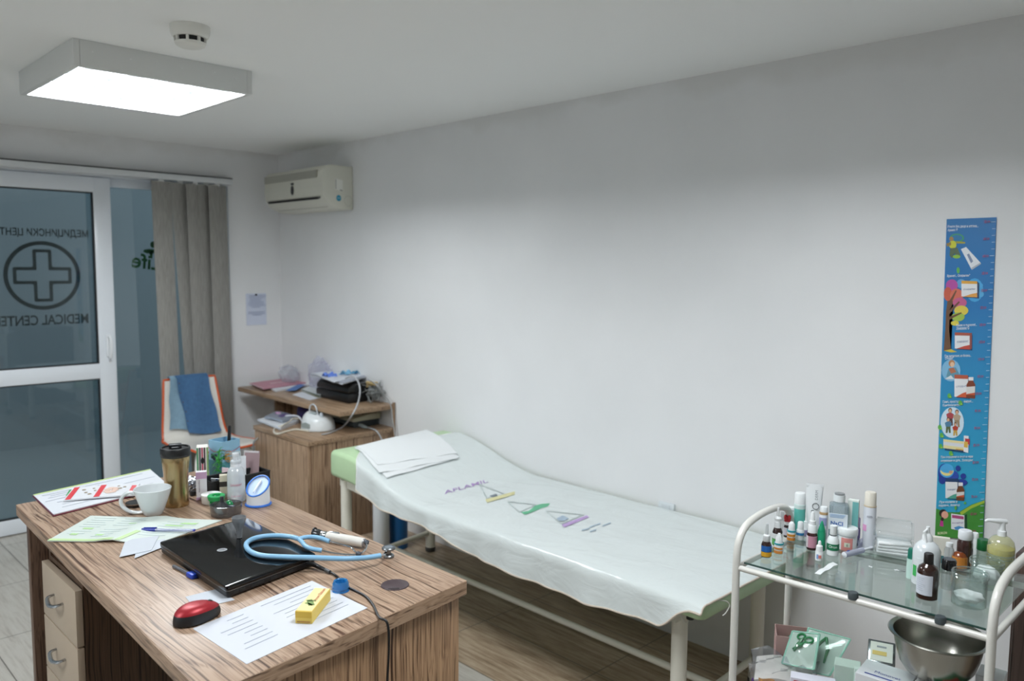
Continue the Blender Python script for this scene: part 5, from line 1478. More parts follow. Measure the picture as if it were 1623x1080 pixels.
def line_text(body, px, py, w, col='#dfe6ee', nm='heading_lettering', h=None, it=0):
    LAY[0] += 1
    a, b = wp(px, py, .0006+.00002*LAY[0]), wp(px+w, py-1, .0006+.00002*LAY[0])
    letters(body, nm, (a+b)/2, (b-a), (0, it*-.2, 1), mat(col, .5), pst, width=(b-a).length*.98, height=h, bold=.02)
HH = .0095
line_text('Имате без деца и аптека...', 1501.5, Y1(118), 50, h=HH); line_text('Арника 7?', 1502, Y1(142), 16, h=HH)
pic('sprite_picture', [(S1(pe(187, 190, 46, 28)), '#3d9a6c'), (S1(pe(187, 190, 36, 20)), '#1f74a8'), (S1(pe(160, 232, 24, 26)), '#c7c92f'), (S1(pe(152, 196, 14, 14)), '#a3804e'), (S1([(120, 225), (150, 215), (150, 235), (125, 245)]), '#8f7a3c'), (S1([(180, 210), (240, 215), (240, 225), (185, 225)]), '#a39a2d'), (S1([(145, 255), (190, 250), (210, 300), (195, 320), (170, 285), (155, 320), (140, 300)]), '#55694f'), (S1(pe(185, 308, 24, 12)), '#86b83a')])
pic('tube_picture', [(S1([(212, 260), (245, 247), (340, 350), (280, 390)]), '#dfe3e8'), (S1([(250, 295), (264, 288), (290, 338), (276, 350)]), '#7d8ba8'), (S1([(278, 380), (336, 346), (340, 354), (282, 392)]), '#aab1bb'), (S1(pe(195, 395, 10, 20)), '#5aa84a')])
line_text('Време?... Оскрилан°', 1501, Y1(432), 37, h=HH)
pic('blue_splash', [(S1(pe(300, 520, 55, 75)), '#3f9fd6'), (S1(pe(215, 480, 30, 30)), '#5a9fd0'), (S1(pe(340, 545, 18, 20)), '#55aadb'), (S1(pe(335, 490, 18, 15)), '#4aa4da')])
pic('tree_picture', [(S1([(103, 905), (150, 900), (138, 780), (140, 650), (165, 590), (130, 560), (118, 660), (112, 800)]), '#6b4a33'), (S1(pe(155, 490, 38, 38)), '#b04a9b'), (S1(pe(130, 545, 26, 45)), '#c4573f'), (S1(pe(185, 555, 42, 45)), '#cf6a55'), (S1(pe(205, 600, 45, 32)), '#bf5a86'), (S1(pe(215, 650, 45, 32)), '#d8c24a'), (S1(pe(195, 690, 42, 28)), '#9db84a'), (S1(pe(175, 730, 26, 16)), '#d7c94e'), (S1([(132, 655), (200, 590), (206, 598), (140, 672)]), '#6b4a33'), (S1([(138, 690), (215, 660), (218, 668), (140, 708)]), '#6b4a33'), (S1([(133, 600), (180, 520), (186, 526), (142, 625)]), '#6b4a33'), (S1([(105, 905), (150, 895), (188, 912), (150, 916)]), '#c9b542')])
def box_pic(x0, y0, x1, y1, S, top, foot, side='#b7bcc6', name='medicine_picture', word=None, wy=.45):
    sk = (y1-y0)*.02
    pic(name, [(S([(x0+10, y1), (x1+12, y1+8), (x1+14, y0+14), (x1, y0)]), '#123e66'), (S([(x0, y0-4), (x1, y0), (x1, y1), (x0, y1-6)]), '#e3e4e6'), (S([(x0, y0-4), (x1, y0), (x1, y0+(y1-y0)*.17), (x0, y0+(y1-y0)*.15)]), top), (S([(x0+(x1-x0)*.1, y1-4), (x1, y1), (x1, y1-(y1-y0)*.28), (x0+(x1-x0)*.6, y1-(y1-y0)*.2)]), foot)])
    if word: line_text(word, X1(x0+(x1-x0)*.12), S([(0, y0+(y1-y0)*wy)])[0][1], (x1-x0)*.76/4, '#66789a', 'medicine_lettering', h=.006)
box_pic(216, 464, 316, 566, S1, '#d9a13a', '#e0a04a', word='Оскрилан', wy=.52)
line_text('Какво в гърлото?...', X1(183), Y1(745), 33, h=HH); line_text('Хомеовокс°®', X1(183), Y1(763), 21, h=HH)
box_pic(174, 792, 272, 896, S1, '#a4513f', '#c04a3a', word='ХОМЕОВОКС', wy=.55)
pic('box_side', [(S1([(268, 795), (282, 790), (282, 890), (268, 900)]), '#8c4a44')])
line_text('При хипертемп, не боляка...', 1497, Y1(940), 43, h=HH); line_text('Стодал°', 1498, Y1(955), 14, h=HH)
pic('child_picture', [(S1(pe(150, 1030, 60, 70)), '#7fb6d8'), (S1(pe(155, 985, 20, 22)), '#b97f52'), (S1(pe(158, 992, 13, 16)), '#e2bd9c'), (S1([(120, 1070), (135, 1015), (180, 1010), (205, 1055), (190, 1080)]), '#5f93a8'), (S1([(135, 1020), (165, 1010), (185, 1040), (150, 1050)]), '#b06a4c'), (S1([(110, 1085), (150, 1060), (170, 1085)]), '#d9dde0')])
box_pic(172, 20, 258, 162, S2, '#b5563c', '#cf5a35', word='СТОДАЛ', wy=.52)
def bottle_pic(x0, y0, x1, y1, S, name='syrup_picture', body='#7a3a22', lab='#d8d6d2'):
    m_ = (x0+x1)/2; w = x1-x0
    pic(name, [(S([(m_-w*.24, y0), (m_+w*.3, y0), (m_+w*.3, y0+22), (m_-w*.24, y0+22)]), '#e6e7ea'), (S([(m_-w*.2, y0+22), (m_+w*.25, y0+22), (x1, y0+48), (x1-2, y1), (x0, y1-4), (x0+3, y0+46)]), body), (S([(x0+2, y0+62), (x1-1, y0+58), (x1-2, y1-22), (x0+1, y1-24)]), lab), (S([(x0+1, y1-28), (x1-2, y1-38), (x1-2, y1-22), (x0+1, y1-24)]), '#c0542f')])
bottle_pic(246, 32, 304, 168, S2)
line_text('Грип, простуда... вирус...', 1494, Y2(190), 49, h=HH); line_text('Оцилококцинум°', 1494, Y2(212), 30, h=HH)
def person(x, y, sc, top, leg, hair='#5a3a2c'):
    return [(S2(pe(x, y-sc*1.05, sc*.28, sc*.34, 12)), hair), (S2(pe(x, y-sc*.98, sc*.2, sc*.26, 12)), '#dcae8c'), (S2([(x-sc*.55, y-sc*.5), (x-sc*.2, y-sc*.72), (x+sc*.2, y-sc*.72), (x+sc*.55, y-sc*.45), (x+sc*.4, y+sc*.1), (x-sc*.4, y+sc*.1)]), top), (S2([(x-sc*.35, y+sc*.1), (x+sc*.35, y+sc*.1), (x+sc*.4, y+sc*1.1), (x+sc*.12, y+sc*1.1), (x, y+sc*.4), (x-sc*.12, y+sc*1.1), (x-sc*.4, y+sc*1.1)]), leg)]
pic('family_picture', [(S2(pe(158, 320, 74, 98, 24)), '#cfe3f0')]+person(145, 290, 45, '#a8434a', '#5d4340')+person(188, 300, 45, '#b59f86', '#9a8468')+person(133, 342, 40, '#4e7fa0', '#56653e')+person(178, 366, 34, '#b8402f', '#c8a24a'))
pic('granule_box_picture', [(S2([(110, 495), (240, 512), (244, 500), (112, 482)]), '#123e66'), (S2([(102, 425), (232, 440), (232, 498), (102, 482)]), '#e3d9a0'), (S2([(102, 440), (232, 456), (232, 478), (102, 462)]), '#d9dbe2'), (S2([(180, 485), (232, 492), (232, 498), (180, 491)]), '#d9a13a'), (S2([(232, 402), (262, 405), (260, 512), (230, 505)]), '#e4e5ea'), (S2([(240, 420), (270, 425), (268, 465), (240, 440)]), '#b8343c'), (S2([(234, 440), (258, 442), (256, 480), (232, 476)]), '#d9b04a')])
line_text('При смущения в съня и нерв', 1491, Y2(540), 52, h=HH); line_text('напрежение на дете... Хомеодент', 1491, Y2(563), 52, h=HH)
pic('night_picture', [(S2(pe(105, 640, 36, 60)), '#233f9a'), (S2(pe(150, 660, 50, 40)), '#2a4aa6'), (S2(pe(195, 610, 16, 18)), '#223c94'), (S2(pe(228, 660, 18, 18)), '#223c94'), (S2(pe(215, 700, 40, 22)), '#223c94'), (S2(pe(95, 680, 24, 30)), '#223c94'), (S2(pe(125, 625, 46, 44, 24)), '#4aa5da'), (S2(ell(125, 622, 42, 36, 14, .15, 3.0)+ell(125, 614, 40, 26, 14, 2.9, .25)), '#e8d88a'), (S2(pe(150, 634, 12, 10)), '#c89a7c')])
box_pic(116, 676, 192, 804, S2, '#23416b', '#4fa08c', word='Хомеодент', wy=.55)
bottle_pic(184, 700, 236, 816, S2, body='#6b3f24')
line_text('При колики и', 1489, Y2(826), 29, h=HH); line_text('подуване... Колифор', 1488, Y2(847), 34, h=HH)
def lerp_edge(py): return 1579.5+(1558-1579.5)*(py-344.5)/(858-344.5)
pic('hill_picture', [([(1484, 806), (1500, 812), (1520, 812), (1540, 800), (1561, 793), (1558, 858), (1482.2, 850)], '#3f8a34'), ([(1522, 812), (1540, 801), (1561, 793), (1561, 797), (1540, 806), (1524, 817)], '#9fb83a'), (S2(pe(180, 860, 8, 14)), '#5aa84a'), (S2(pe(240, 830, 8, 8)), '#5aa84a')])
pic('girl_picture', [(S2(pe(100, 895, 24, 26)), '#2b1d1c'), (S2(pe(112, 905, 22, 24)), '#dca18c'), (S2([(78, 975), (88, 925), (100, 930), (104, 980)]), '#b8358a'), (S2(pe(96, 932, 10, 12)), '#2b1d1c')])
pic('medicine_picture', [(S2([(160, 1000), (255, 1005), (252, 900), (240, 905)]), '#1d4a2c'), (S2([(152, 896), (236, 908), (236, 1010), (152, 994)]), '#dfe1e6'), (S2([(158, 905), (232, 915), (232, 934), (158, 924)]), '#b04a7c'), (S2([(170, 985), (200, 975), (234, 985), (234, 1006), (180, 998)]), '#4a8fc4')])
line_text('Колифор', X1(158), Y2(958), 18, '#8a7aa0', 'medicine_lettering', h=.006)
line_text('BOIRON', X1(66), Y2(1022), 15, '#d8dcb0', 'maker_lettering', h=.008)
for (cx_, cy_) in ((140, 150), (210, 195), (90, 400), (85, 470), (150, 515), (80, 350)):
    pic('leaf_picture', [(S2(pe(cx_, cy_, 12, 16, 10)), '#5fae4c'), (S2(pe(cx_+8, cy_+8, 8, 6, 8)), '#8cc84e')])
# ruler ticks and numbers along the right edge
q = []
for k in range(47):
    py = 352+k*(850-352)/46.5
    xe = lerp_edge(py)-.5; L = 5.2 if k % 5 else 7.5
    q.append(([(xe-L, py-.35), (xe, py-.6), (xe, py+.3), (xe-L, py+.55)], '#a9c6dd'))
pic('ruler_ticks', q)
for k in range(19):
    py = 352+k*(842-352)/18
    line_text('%d см' % (150-5*k), lerp_edge(py)-19-(k > 9)*2, py, 9.5, '#a24a6c', 'height_number', h=.0085)
# ------------------------------------------------------------------ trolley
GZ = .79
TX0, TX1 = 1.655, 1.925
BKR = .10      # the back edge runs away a little to the right
TYL, TYR = .915, .392
tr = thing('medical_trolley', 'white tubular medical trolley with glass shelves at the right', 'trolley', (1.79, .65, 0))
ot_ = V((1.79, .65, 0))
WP = mat('#d8d6d0', .3, coat=.3)
TS = .0088
def tl(p): return V(p)-ot_
for yv, dx in ((TYL, 0.0), (TYR, .022)):
    x0 = TX0-.008+dx; x1 = TX1-.008+(BKR if dx else 0)
    pts = [(x0, yv, .06), (x0, yv, .25), (x0, yv, .45), (x0, yv, .6), (x0, yv, .7), (x0, yv, .75), (x0, yv, .785), (x0+.002, yv, .815), (x0+.011, yv, .842), (x0+.032, yv, .863), (x0+.07, yv, .875), (x0+.135, yv, .881), (x1-.07, yv, .878), (x1-.03, yv, .866), (x1-.009, yv, .843), (x1, yv, .81), (x1, yv, .775), (x1, yv, .73), (x1, yv, .65), (x1, yv, .45), (x1, yv, .25), (x1, yv, .06)]
    MB().tube([tl(p) for p in spline(pts, 6)], TS, 14).build('side_frame', WP, tr)
    for x in (x0, x1):
        MB().lathe([(0, .0), (.022, 0), (.025, .003), (.025, .047), (.022, .05), (0, .05)], tl((x, yv-.0+.014, .025)), 16, 0, MX.Rotation(PI/2, 4, 'X') @ MX.Translation((0, 0, .0))).build('castor', mat('#3a3b3d', .5), tr)
EDGE = mat('#1d3d36', .15)
GLT = clear('#e9f1ee', .03, .02)
# shelf glass: gently skewed like the frame it lies in
def shelf(z, nm):
    c = [(TX0+.004, TYL-.014), (TX0+.026, TYR+.013), (TX1+.026+BKR, TYR+.013), (TX1+.026, TYL-.014)]
    g_ = MB().prism([(a-ot_.x, b-ot_.y) for a, b in c], z-.005, z).build(nm, GLT, tr)
    a, b = V((*c[0], 0)), V((*c[1], 0))
    MB().tube([tl((c[0][0]-.001, c[0][1], z-.0025)), tl((c[1][0]-.001, c[1][1], z-.0025))], .0022, 6).build('glass_edge', EDGE, tr)
    f_ = [(TX0-.006, TYL), (TX0+.016, TYR), (TX1-.008+BKR, TYR), (TX1-.010, TYL)]
    for (p, q_) in ((f_[0], f_[1]), (f_[1], f_[2]), (f_[2], f_[3]), (f_[3], f_[0])):
        MB().tube([tl((p[0], p[1], z-.0145)), tl((q_[0], q_[1], z-.0145))], .0068, 10).build('shelf_rail', WP, tr)
    return c
cs4 = shelf(GZ, 'upper_shelf'); shelf(.40, 'lower_shelf')
for px, py in ((1357, 938), (1498, 973)):
    p = at(px, py, z=GZ); 
    MB().lathe([(0, 0), (.0105, 0), (.0105, .012), (.009, .0145), (0, .0145)], tl((TX0-.006+.022*(TYL-p.y)/.52, p.y, GZ-.0115)), 16).build('rubber_stop', mat('#3a4346', .5), tr)
BRN = clear('#5a2c14', .06, .08, .45, '#3a1c10'); BRD = mat('#2b1510', .2, coat=.5)
WC = mat('#e2e5e6', .4); WB = mat('#dfe3e4', .4)
G = 'small bottles on the trolley glass'
# front row, left to right
turn('dropper_bottle', 'brown dropper bottle with blue and yellow label, leftmost on the trolley glass', 'bottle', 1214, 885, 8, GZ, [
    ('glass_body', BRD, [('b', 0), ('b', 7.4), (880, 8), (864, 8), (860, 6.5), (857.5, 4.6), (857, 0)]), ('cap', WC, [(858.5, 5), (857.5, 5.6), (849, 5.3), (847.5, 3.6), (847.5, 0)]), ('dropper_tip', clear('#e9ecee', .05, .1, .6, '#dfe2e4'), [(848, 2.6), (831, 1.8), (830.5, 0)])],
    wraps=[('blue_label', mat('#1f62ae', .4), 864.5, 873.5, 8, -60, 100), ('yellow_label', mat('#d7a024', .4), 874, 881, 8, -60, 100), ('white_label', WC, 864.5, 881, 8, 100, 150)])
turn('dropper_bottle', 'white bottle with orange stripes, second from the left at the front of the trolley glass', 'bottle', 1234, 879.5, 7, GZ, [
    ('bottle_body', WB, [('b', 0), ('b', 6.6), (876, 7), (862, 7), (860, 5.5), (860, 0)]), ('cap', WC, [(861, 5.6), (853, 5), (849, 3), (846, 2), (846, 0)])],
    wraps=[('teal_band', mat('#2a9fae', .4), 860.2, 863, 7.1, -180, 180), ('orange_label', mat('#d58a3c', .4), 867, 870, 7, -80, 50), ('orange_label', mat('#d58a3c', .4), 872, 876.5, 7, -80, 50)])
turn('pump_bottle', 'brown pump bottle with green foot label behind the leftmost dropper bottles', 'bottle', 1231.5, 866.5, 7.6, GZ, [
    ('glass_body', BRD, [('b', 0), ('b', 7.2), (864, 7.6), (843, 7.6), (838, 5.8), (836, 4.4), (836, 0)]), ('pump_cap', WC, [(836.5, 5.4), (827, 5.2), (825, 3.4), (825, 0)]), ('nozzle', WC, [(825.5, 5), (822, 5.4), (820.5, 4.2), (819, 2.2), (805.5, 1.7), (805, 0)])],
    wraps=[('white_label', WC, 845, 853, 7.6, -110, 110), ('green_label', mat('#5aa860', .4), 853.5, 863, 7.6, -110, 110)])
turn('dropper_bottle', 'white bottle with teal band and orange label, third in the trolley row', 'bottle', 1254, 859, 6.3, GZ, [
    ('bottle_body', WB, [('b', 0), ('b', 5.9), (856, 6.3), (842, 6.3), (840, 5), (840, 0)]), ('cap', WC, [(841, 5.2), (831, 4.6), (828, 2.6), (827, 0)])],
    wraps=[('teal_band', mat('#2a9fae', .4), 840.2, 843, 6.4, -180, 180), ('orange_label', mat('#cf8a34', .4), 846, 850, 6.3, -85, 60), ('orange_label', mat('#c97f2c', .4), 851.5, 856, 6.3, -85, 60)])
turn('dropper_bottle', 'white bottle with a dark blue band in the middle of the trolley row', 'bottle', 1268, 857.5, 6, GZ, [
    ('bottle_body', WB, [('b', 0), ('b', 5.7), (855, 6), (841, 6), (839, 4.8), (839, 0)]), ('cap', WC, [(839.5, 4.8), (829, 4.4), (827.5, 3.4), (827, 0)])], wraps=[('blue_band', mat('#2f78ad', .4), 844, 848, 6, -85, 60)])
turn('small_vial', 'small white capped vial behind the blue banded bottle', 'bottle', 1276.5, 852, 4, GZ, [('body', WB, [('b', 0), ('b', 3.8), (838, 4), (837, 0)]), ('cap', WC, [(838, 3.6), (827, 3.3), (826, 0)])], wraps=[('lilac_label', mat('#9b92b8', .4), 840, 850, 4, -90, 90)])
turn('spray_bottle', 'dark red brown bottle with pink label and white spray top on the trolley', 'bottle', 1286, 873.5, 7.8, GZ, [
    ('glass_body', mat('#3a1416', .2, coat=.4), [('b', 0), ('b', 7.3), (870, 7.8), (848, 7.8), (844, 6.8), (843.5, 0)]), ('cap', WC, [(845.5, 6.9), (833, 6.6), (832, 6), (832, 5), (826, 4.8), (825, 3.6), (814, 2.8), (812, 2), (811.5, 0)])],
    wraps=[('pink_label', mat('#c08a9c', .4), 849, 867, 7.8, -40, 90), ('white_label', mat('#d9cfd4', .4), 849, 867, 7.8, -110, -41)])
turn('eye_drops', 'tiny white dropper bottle at the front of the trolley glass', 'bottle', 1298, 890.5, 6, GZ, [('body', WB, [('b', 0), ('b', 5.5), (888, 6), (875, 6), (873, 4.6), (873, 0)]), ('cap', WC, [(873.5, 5.4), (866, 4.8), (864, 2.6), (859, 2.2), (858, 1.5), (858, 0)])], wraps=[('red_mark', mat('#d07a70', .4), 879, 884, 6, -10, 30), ('blue_mark', mat('#7f9fd0', .4), 878, 885, 6, -38, -10)])
turn('green_bottle', 'green plastic bottle with pointed green cap on the trolley', 'bottle', 1301, 874.5, 6.3, GZ, [('body', mat('#128a63', .35), [('b', 0), ('b', 5.9), (871, 6.3), (845, 6.3), (843, 5.4), (843, 0)]), ('pointed_cap', mat('#0f8a63', .35), [(844, 5.6), (842, 6), (839, 5), (829, 2), (826.5, .8), (826, 0)])])
t = turn('medicine_bottle', 'white round bottle with a dark green label beside the white jar', 'bottle', 1319.5, 882.5, 9, GZ, [('body', WB, [('b', 0), ('b', 8.4), (879, 9), (857, 9), (852, 7), (848, 4.6), (848, 0)]), ('cap', WC, [(848.5, 5), (847, 5.6), (838, 5.4), (833.5, 5.4), (833, 0)]), ('neck_ring', mat('#9aa0a4', .25, metal=.8), [(850, 4.8), (849.5, 5.4), (847.5, 5.4), (847, 4.8)])], wraps=[('green_label', mat('#10744c', .4), 861, 871, 9, -75, 80)])
wraptext(t, 'Oron', 864.5, 9, mat('#d9e6de', .5), 'label_lettering', 13)
t = turn('white_jar', 'white lidded jar with a pink square label on the trolley', 'jar', 1342.5, 874.5, 14.5, GZ, [('jar_body', WB, [('b', 0), ('b', 13.2), (871, 14), (849, 14), (847, 13), (847, 0)]), ('lid', mat('#e4e7e7', .35), [(848, 14.6), (847, 15.2), (838, 15.2), (836.5, 14.4), (836.5, 0)])], seg=36, wraps=[('pink_label', mat('#d98e88', .45), 850, 870, 14, -38, 32), ('label_panel', mat('#d9dcc8', .45), 857, 864, 14.06, -18, 16)])
wraptext(t, 'E', 860.5, 14.2, mat('#3f5a54', .5), 'label_lettering', 2)
# NaCl infusion bottle
b0 = at(1327, 866, z=GZ); s = mpp(b0); h1 = up(b0, 800); h2 = up(b0, 783)
nb_ = V((1.93, 1.93*b0.y/b0.x, GZ+.0005)); h1 = up(nb_, 799); h2 = up(nb_, 783); s = mpp(nb_)
t = thing('infusion_bottle', 'clear plastic infusion bottle labelled NaCl at the back of the trolley', 'bottle', nb_, math.atan2(nb_.y, nb_.x)+.0)
CLP = clear('#dce6ea', .05, .1, .22, '#c9d5da')
w = 14.3*s
q = MB().prism(round_poly([(-.022, -w), (.022, -w), (.022, w), (-.022, w)], .010), 0, h1, 0, None, .003)
q.lathe([(.02, h1-.002), (.014, h1+.004), (.0105, h1+.007), (.0105, h1+.01)], seg=20)
q.build('bottle_body', CLP, t)
MB().lathe([(.0104, h1+.006), (.0135, h1+.007), (.0135, h2-.002), (0, h2-.002)], seg=20).build('neck_collar', mat('#dfe4e6', .35), t)
MB().lathe([(0, h2-.002), (.0118, h2-.002), (.0118, h2+.0015), (0, h2+.002)], seg=20).build('stopper', mat('#8c9092', .4, metal=.3), t)
MB().span((-.0232, -w*.92, up(nb_, 836)), (-.0222, w*.98, up(nb_, 811))).build('label', mat('#dbe3ea', .5), t)
letters('NaCl', 'label_lettering', (-.0236, w*.15, up(nb_, 826)), (0, -1, 0), (0, 0, 1), mat('#2f66b4', .5), t, width=w*1.25, bold=.02)
q = MB()
for k in range(3): q.span((-.0238, -w*(.5+.1*k), up(nb_, 817-2*k)), (-.0233, w*.9, up(nb_, 816.2-2*k)))
q.build('label_print', mat('#8fb0d4', .5), t)
carton('medicine_carton', 'teal and white carton standing behind the infusion bottle', 'box', 1350, 846, 16, 794, GZ, [mat('#d9e0da', .5), ('teal_face', mat('#6fb0ae', .5), .45, 1.01, 0, .97)], .016, RAD(12))
def tubeflat(name, label, cx, bot, top, hwt, hwb, m_, capm):
    b0 = at(cx, bot, z=GZ); s = mpp(b0); h = up(b0, top); A = math.atan2(b0.y, b0.x)
    t = thing(name, label, 'tube', b0+V((0, 0, .0005)), A)
    hc = .02
    MB().lathe([(0, 0), (hwb*s*.95, 0), (hwb*s*.9, hc), (0, hc)], seg=20).build('cap', capm, t)
    vs = []; fs = []; n = 20; rows = 10
    for r in range(rows+1):
        k = r/rows; z = hc+.001+(h-hc-.001)*k
        wy = (hwb+(hwt-hwb)*k)*s; wx = hwb*s*(1-k**1.3)+.0012*k
        for i in range(n): a = 2*PI*i/n; vs.append((wx*math.cos(a), wy*math.sin(a), z))
    for r in range(rows):
        for i in range(n): fs.append([r*n+i, r*n+(i+1) % n, (r+1)*n+(i+1) % n, (r+1)*n+i])
    fs.append([i for i in range(n-1, -1, -1)]); fs.append([rows*n+i for i in range(n)])
    MB().add(vs, fs).build('tube_body', m_, t)
    MB().span((-.0016, -hwt*s, h-.009), (.0016, hwt*s, h), 0, .0005).build('crimp', m_, t)
    t['_w'] = (hwt*s, hwb*s, h)
    return t
t = tubeflat('cream_tube', 'tall white cream tube standing on its cap at the back of the trolley', 1288, 852, 767.5, 13, 9.5, mat('#e0e3e5', .4), WC)
hwt, hwb, h = t['_w']
q = MB()
for i_ in range(20):
    A0, A1 = 2*PI*i_/20, 2*PI*(i_+1)/20
    q.prism([(-.004+r_*math.cos(a_), h*.60+r_*math.sin(a_)) for r_, a_ in ((.0085, A0), (.0085, A1), (.0068, A1), (.0068, A0))], 0, .0006, 0, lambda a, b, hh: V((-hwb*(1-(b/h)**1.3)-.0022-hh, a, b)))
q.build('round_mark', mat('#6a6e72', .5), t)
letters('DERM', 'tube_lettering', (-.0066, -.005, h*.80), (0, 0, 1), (0, 1, 0), mat('#6f7478', .5), t, width=h*.17, fn=lambda p: V((-hwb*(1-(max(0, p.z)/h)**1.3)-.0016, p.y, p.z)))
letters('cream', 'tube_lettering', (-.0066, .003, h*.40), (0, 0, 1), (0, 1, 0), mat('#3f4448', .5), t, width=h*.25, fn=lambda p: V((-hwb*(1-(max(0, p.z)/h)**1.3)-.0022, p.y, p.z)))
turn('teal_can', 'teal and white spray can at the back left of the trolley', 'spray can', 1266, 850, 8.6, GZ, [('can_body', mat('#5cb3a8', .35), [('b', 0), ('b', 8), (848, 8.6), (801, 8.6), (799, 8.2), (799, 0)]), ('white_band', mat('#cfe0de', .4), [(806, 8.65), (805, 8.8), (799.5, 8.7), (799, 8.2)]), ('cap', WC, [(800, 8.2), (783, 8), (781.5, 7), (781, 0)])])
turn('tan_banded_bottle', 'white bottle with a tan neck band behind the green bottle', 'bottle', 1304, 853, 6.8, GZ, [('body', mat('#dcdfe6', .4), [('b', 0), ('b', 6.4), (851, 6.8), (818, 6.8), (815, 6), (815, 0)]), ('tan_band', mat('#b99a70', .4), [(816, 6.2), (815, 6.4), (811.5, 6.4), (811, 6)]), ('cap', WC, [(812, 6.4), (806, 6.2), (803.5, 5), (803, 0)])], wraps=[('lilac_print', mat('#9aa0c4', .4), 820, 832, 6.8, -60, 40)])
turn('amber_dropper', 'amber dropper bottle with a green tip behind the orange labelled bottle', 'bottle', 1263, 845, 6, GZ, [('glass_body', BRD, [('b', 0), ('b', 5.6), (843, 6), (828, 6), (824, 4.4), (824, 0)]), ('collar', WC, [(826, 5.6), (817.5, 6), (817, 0)]), ('green_tip', mat('#0f8a63', .35), [(818, 2.6), (810, 2.2), (808, 1), (808, 0)])])
t = turn('red_capped_bottle', 'small brown bottle with a red butterfly cap behind the pump bottle', 'bottle', 1247, 853, 5.2, GZ, [('glass_body', BRD, [('b', 0), ('b', 4.9), (851, 5.2), (836, 5.2), (832, 4), (831, 0)]), ('collar', WC, [(832, 4.6), (828, 4.6), (827.5, 0)])], wraps=[('white_label', mat('#cfcdd6', .4), 836, 848, 5.2, -110, 30)])
s = t['_s']; z_ = up(V(t.location), 822)
A = toward(V(t.location)); tx, ty = math.sin(A), -math.cos(A)
q = MB()
for sx in (-1, 1):
    q.ball((sx*2.8*s*tx, sx*2.8*s*ty, z_+.002), (.0045, .0045, .0075), 0, 12, 8)
    q.ball((sx*2.4*s*tx, sx*2.4*s*ty, z_-.005), (.004, .004, .005), 0, 12, 8)
q.lathe([(0, z_-.010), (.003, z_-.010), (.003, z_+.004), (0, z_+.005)], seg=10)
q.build('red_cap', mat('#b8262e', .35), t)
carton('small_packet', 'small white packet standing at the left back of the trolley glass', 'box', 1239, 848, 9, 803, GZ, [mat('#d6dadb', .5), ('grey_print', mat('#b3b9bc', .5), .2, .8, .5, .8)], .012)
carton('small_packet', 'white carton behind the red capped bottle on the trolley', 'box', 1253, 845, 11, 806, GZ, [mat('#dcdedf', .5), ('grey_line', mat('#a9aeb2', .5), .15, .85, .88, .92)], .02)
# aerosol
t = turn('aerosol_can', 'tall white aerosol can with beige cap and pink mark at the back of the trolley', 'spray can', 1376.5, 862, 9.4, GZ, [('can_body', mat('#d3d6de', .35), [('b', 0), ('b', 8.8), (860, 9.4), (804, 9.4), (802, 8.8), (802, 0)]), ('cap', mat('#d8d2c6', .4), [(803, 8.8), (782, 8.4), (780.5, 7.4), (780, 0)]), ('cap_ring', mat('#c8b79c', .4), [(804, 9), (803, 9.3), (801.5, 9.3), (801, 8.7)])], wraps=[('pink_mark', mat('#d99ac4', .45), 831, 841, 9.4, -70, -25)])
wraptext(t, 'OZS', 817, 9.4, mat('#55596a', .5), 'can_lettering', 8)
turn('clear_vial', 'clear vial with purple liquid between the jar and the aerosol can', 'vial', 1357.5, 858, 4.6, GZ, [('vial_body', clear('#cfc6dc', .05, .1, .35, '#b7aac8'), [('b', 0), ('b', 4.3), (822, 4.6), (820, 3), (820, 0)]), ('cap', WC, [(820.5, 3.2), (815, 3), (814.5, 0)])], wraps=[('purple_band', mat('#7c6c9c', .5), 838, 853, 4.6, -180, 180)])
# packets and syringe lying on the glass
sheet_on('syringe_packet', 'white and purple sealed packet lying behind the white jar', 'packet', [(1352, 866), (1356, 872), (1388, 864), (1382, 857)], GZ, mat('#c8c8dc', .35), th=.008)
sheet_on('syringe_packet', 'white and blue sealed packet leaning by the aerosol can foot', 'packet', [(1356, 861), (1360, 866), (1389, 856), (1384, 851)], GZ+.0092, mat('#bfc3dc', .35), th=.006)
a, b = at(1338, 880, z=GZ+.008), at(1384, 868, z=GZ+.008)
t = thing('syringe', 'plastic syringe in clear wrap lying in front of the white jar', 'syringe', a)
d = b-a; L = d.length; d.normalize()
MB().tube([d*0, d*L*.62], [.0072, .0072], 14).build('barrel', clear('#dfe3f0', .06, .1, .5, '#d3d8ea'), t)
MB().tube([d*L*.62, d*L*.64, d*L], [.004, .0034, .0026], 10).build('plunger', mat('#dfe2e8', .4), t)
MB().tube([d*-.002, d*.0], [.0035, .0072], 10).build('tip', mat('#dfe2e8', .4), t)
MB().tube([d*.010+V((0, 0, .0068)), d*.018+V((0, 0, .0072))], .0016, 6).build('blue_mark', mat('#3a5aa8', .5), t)
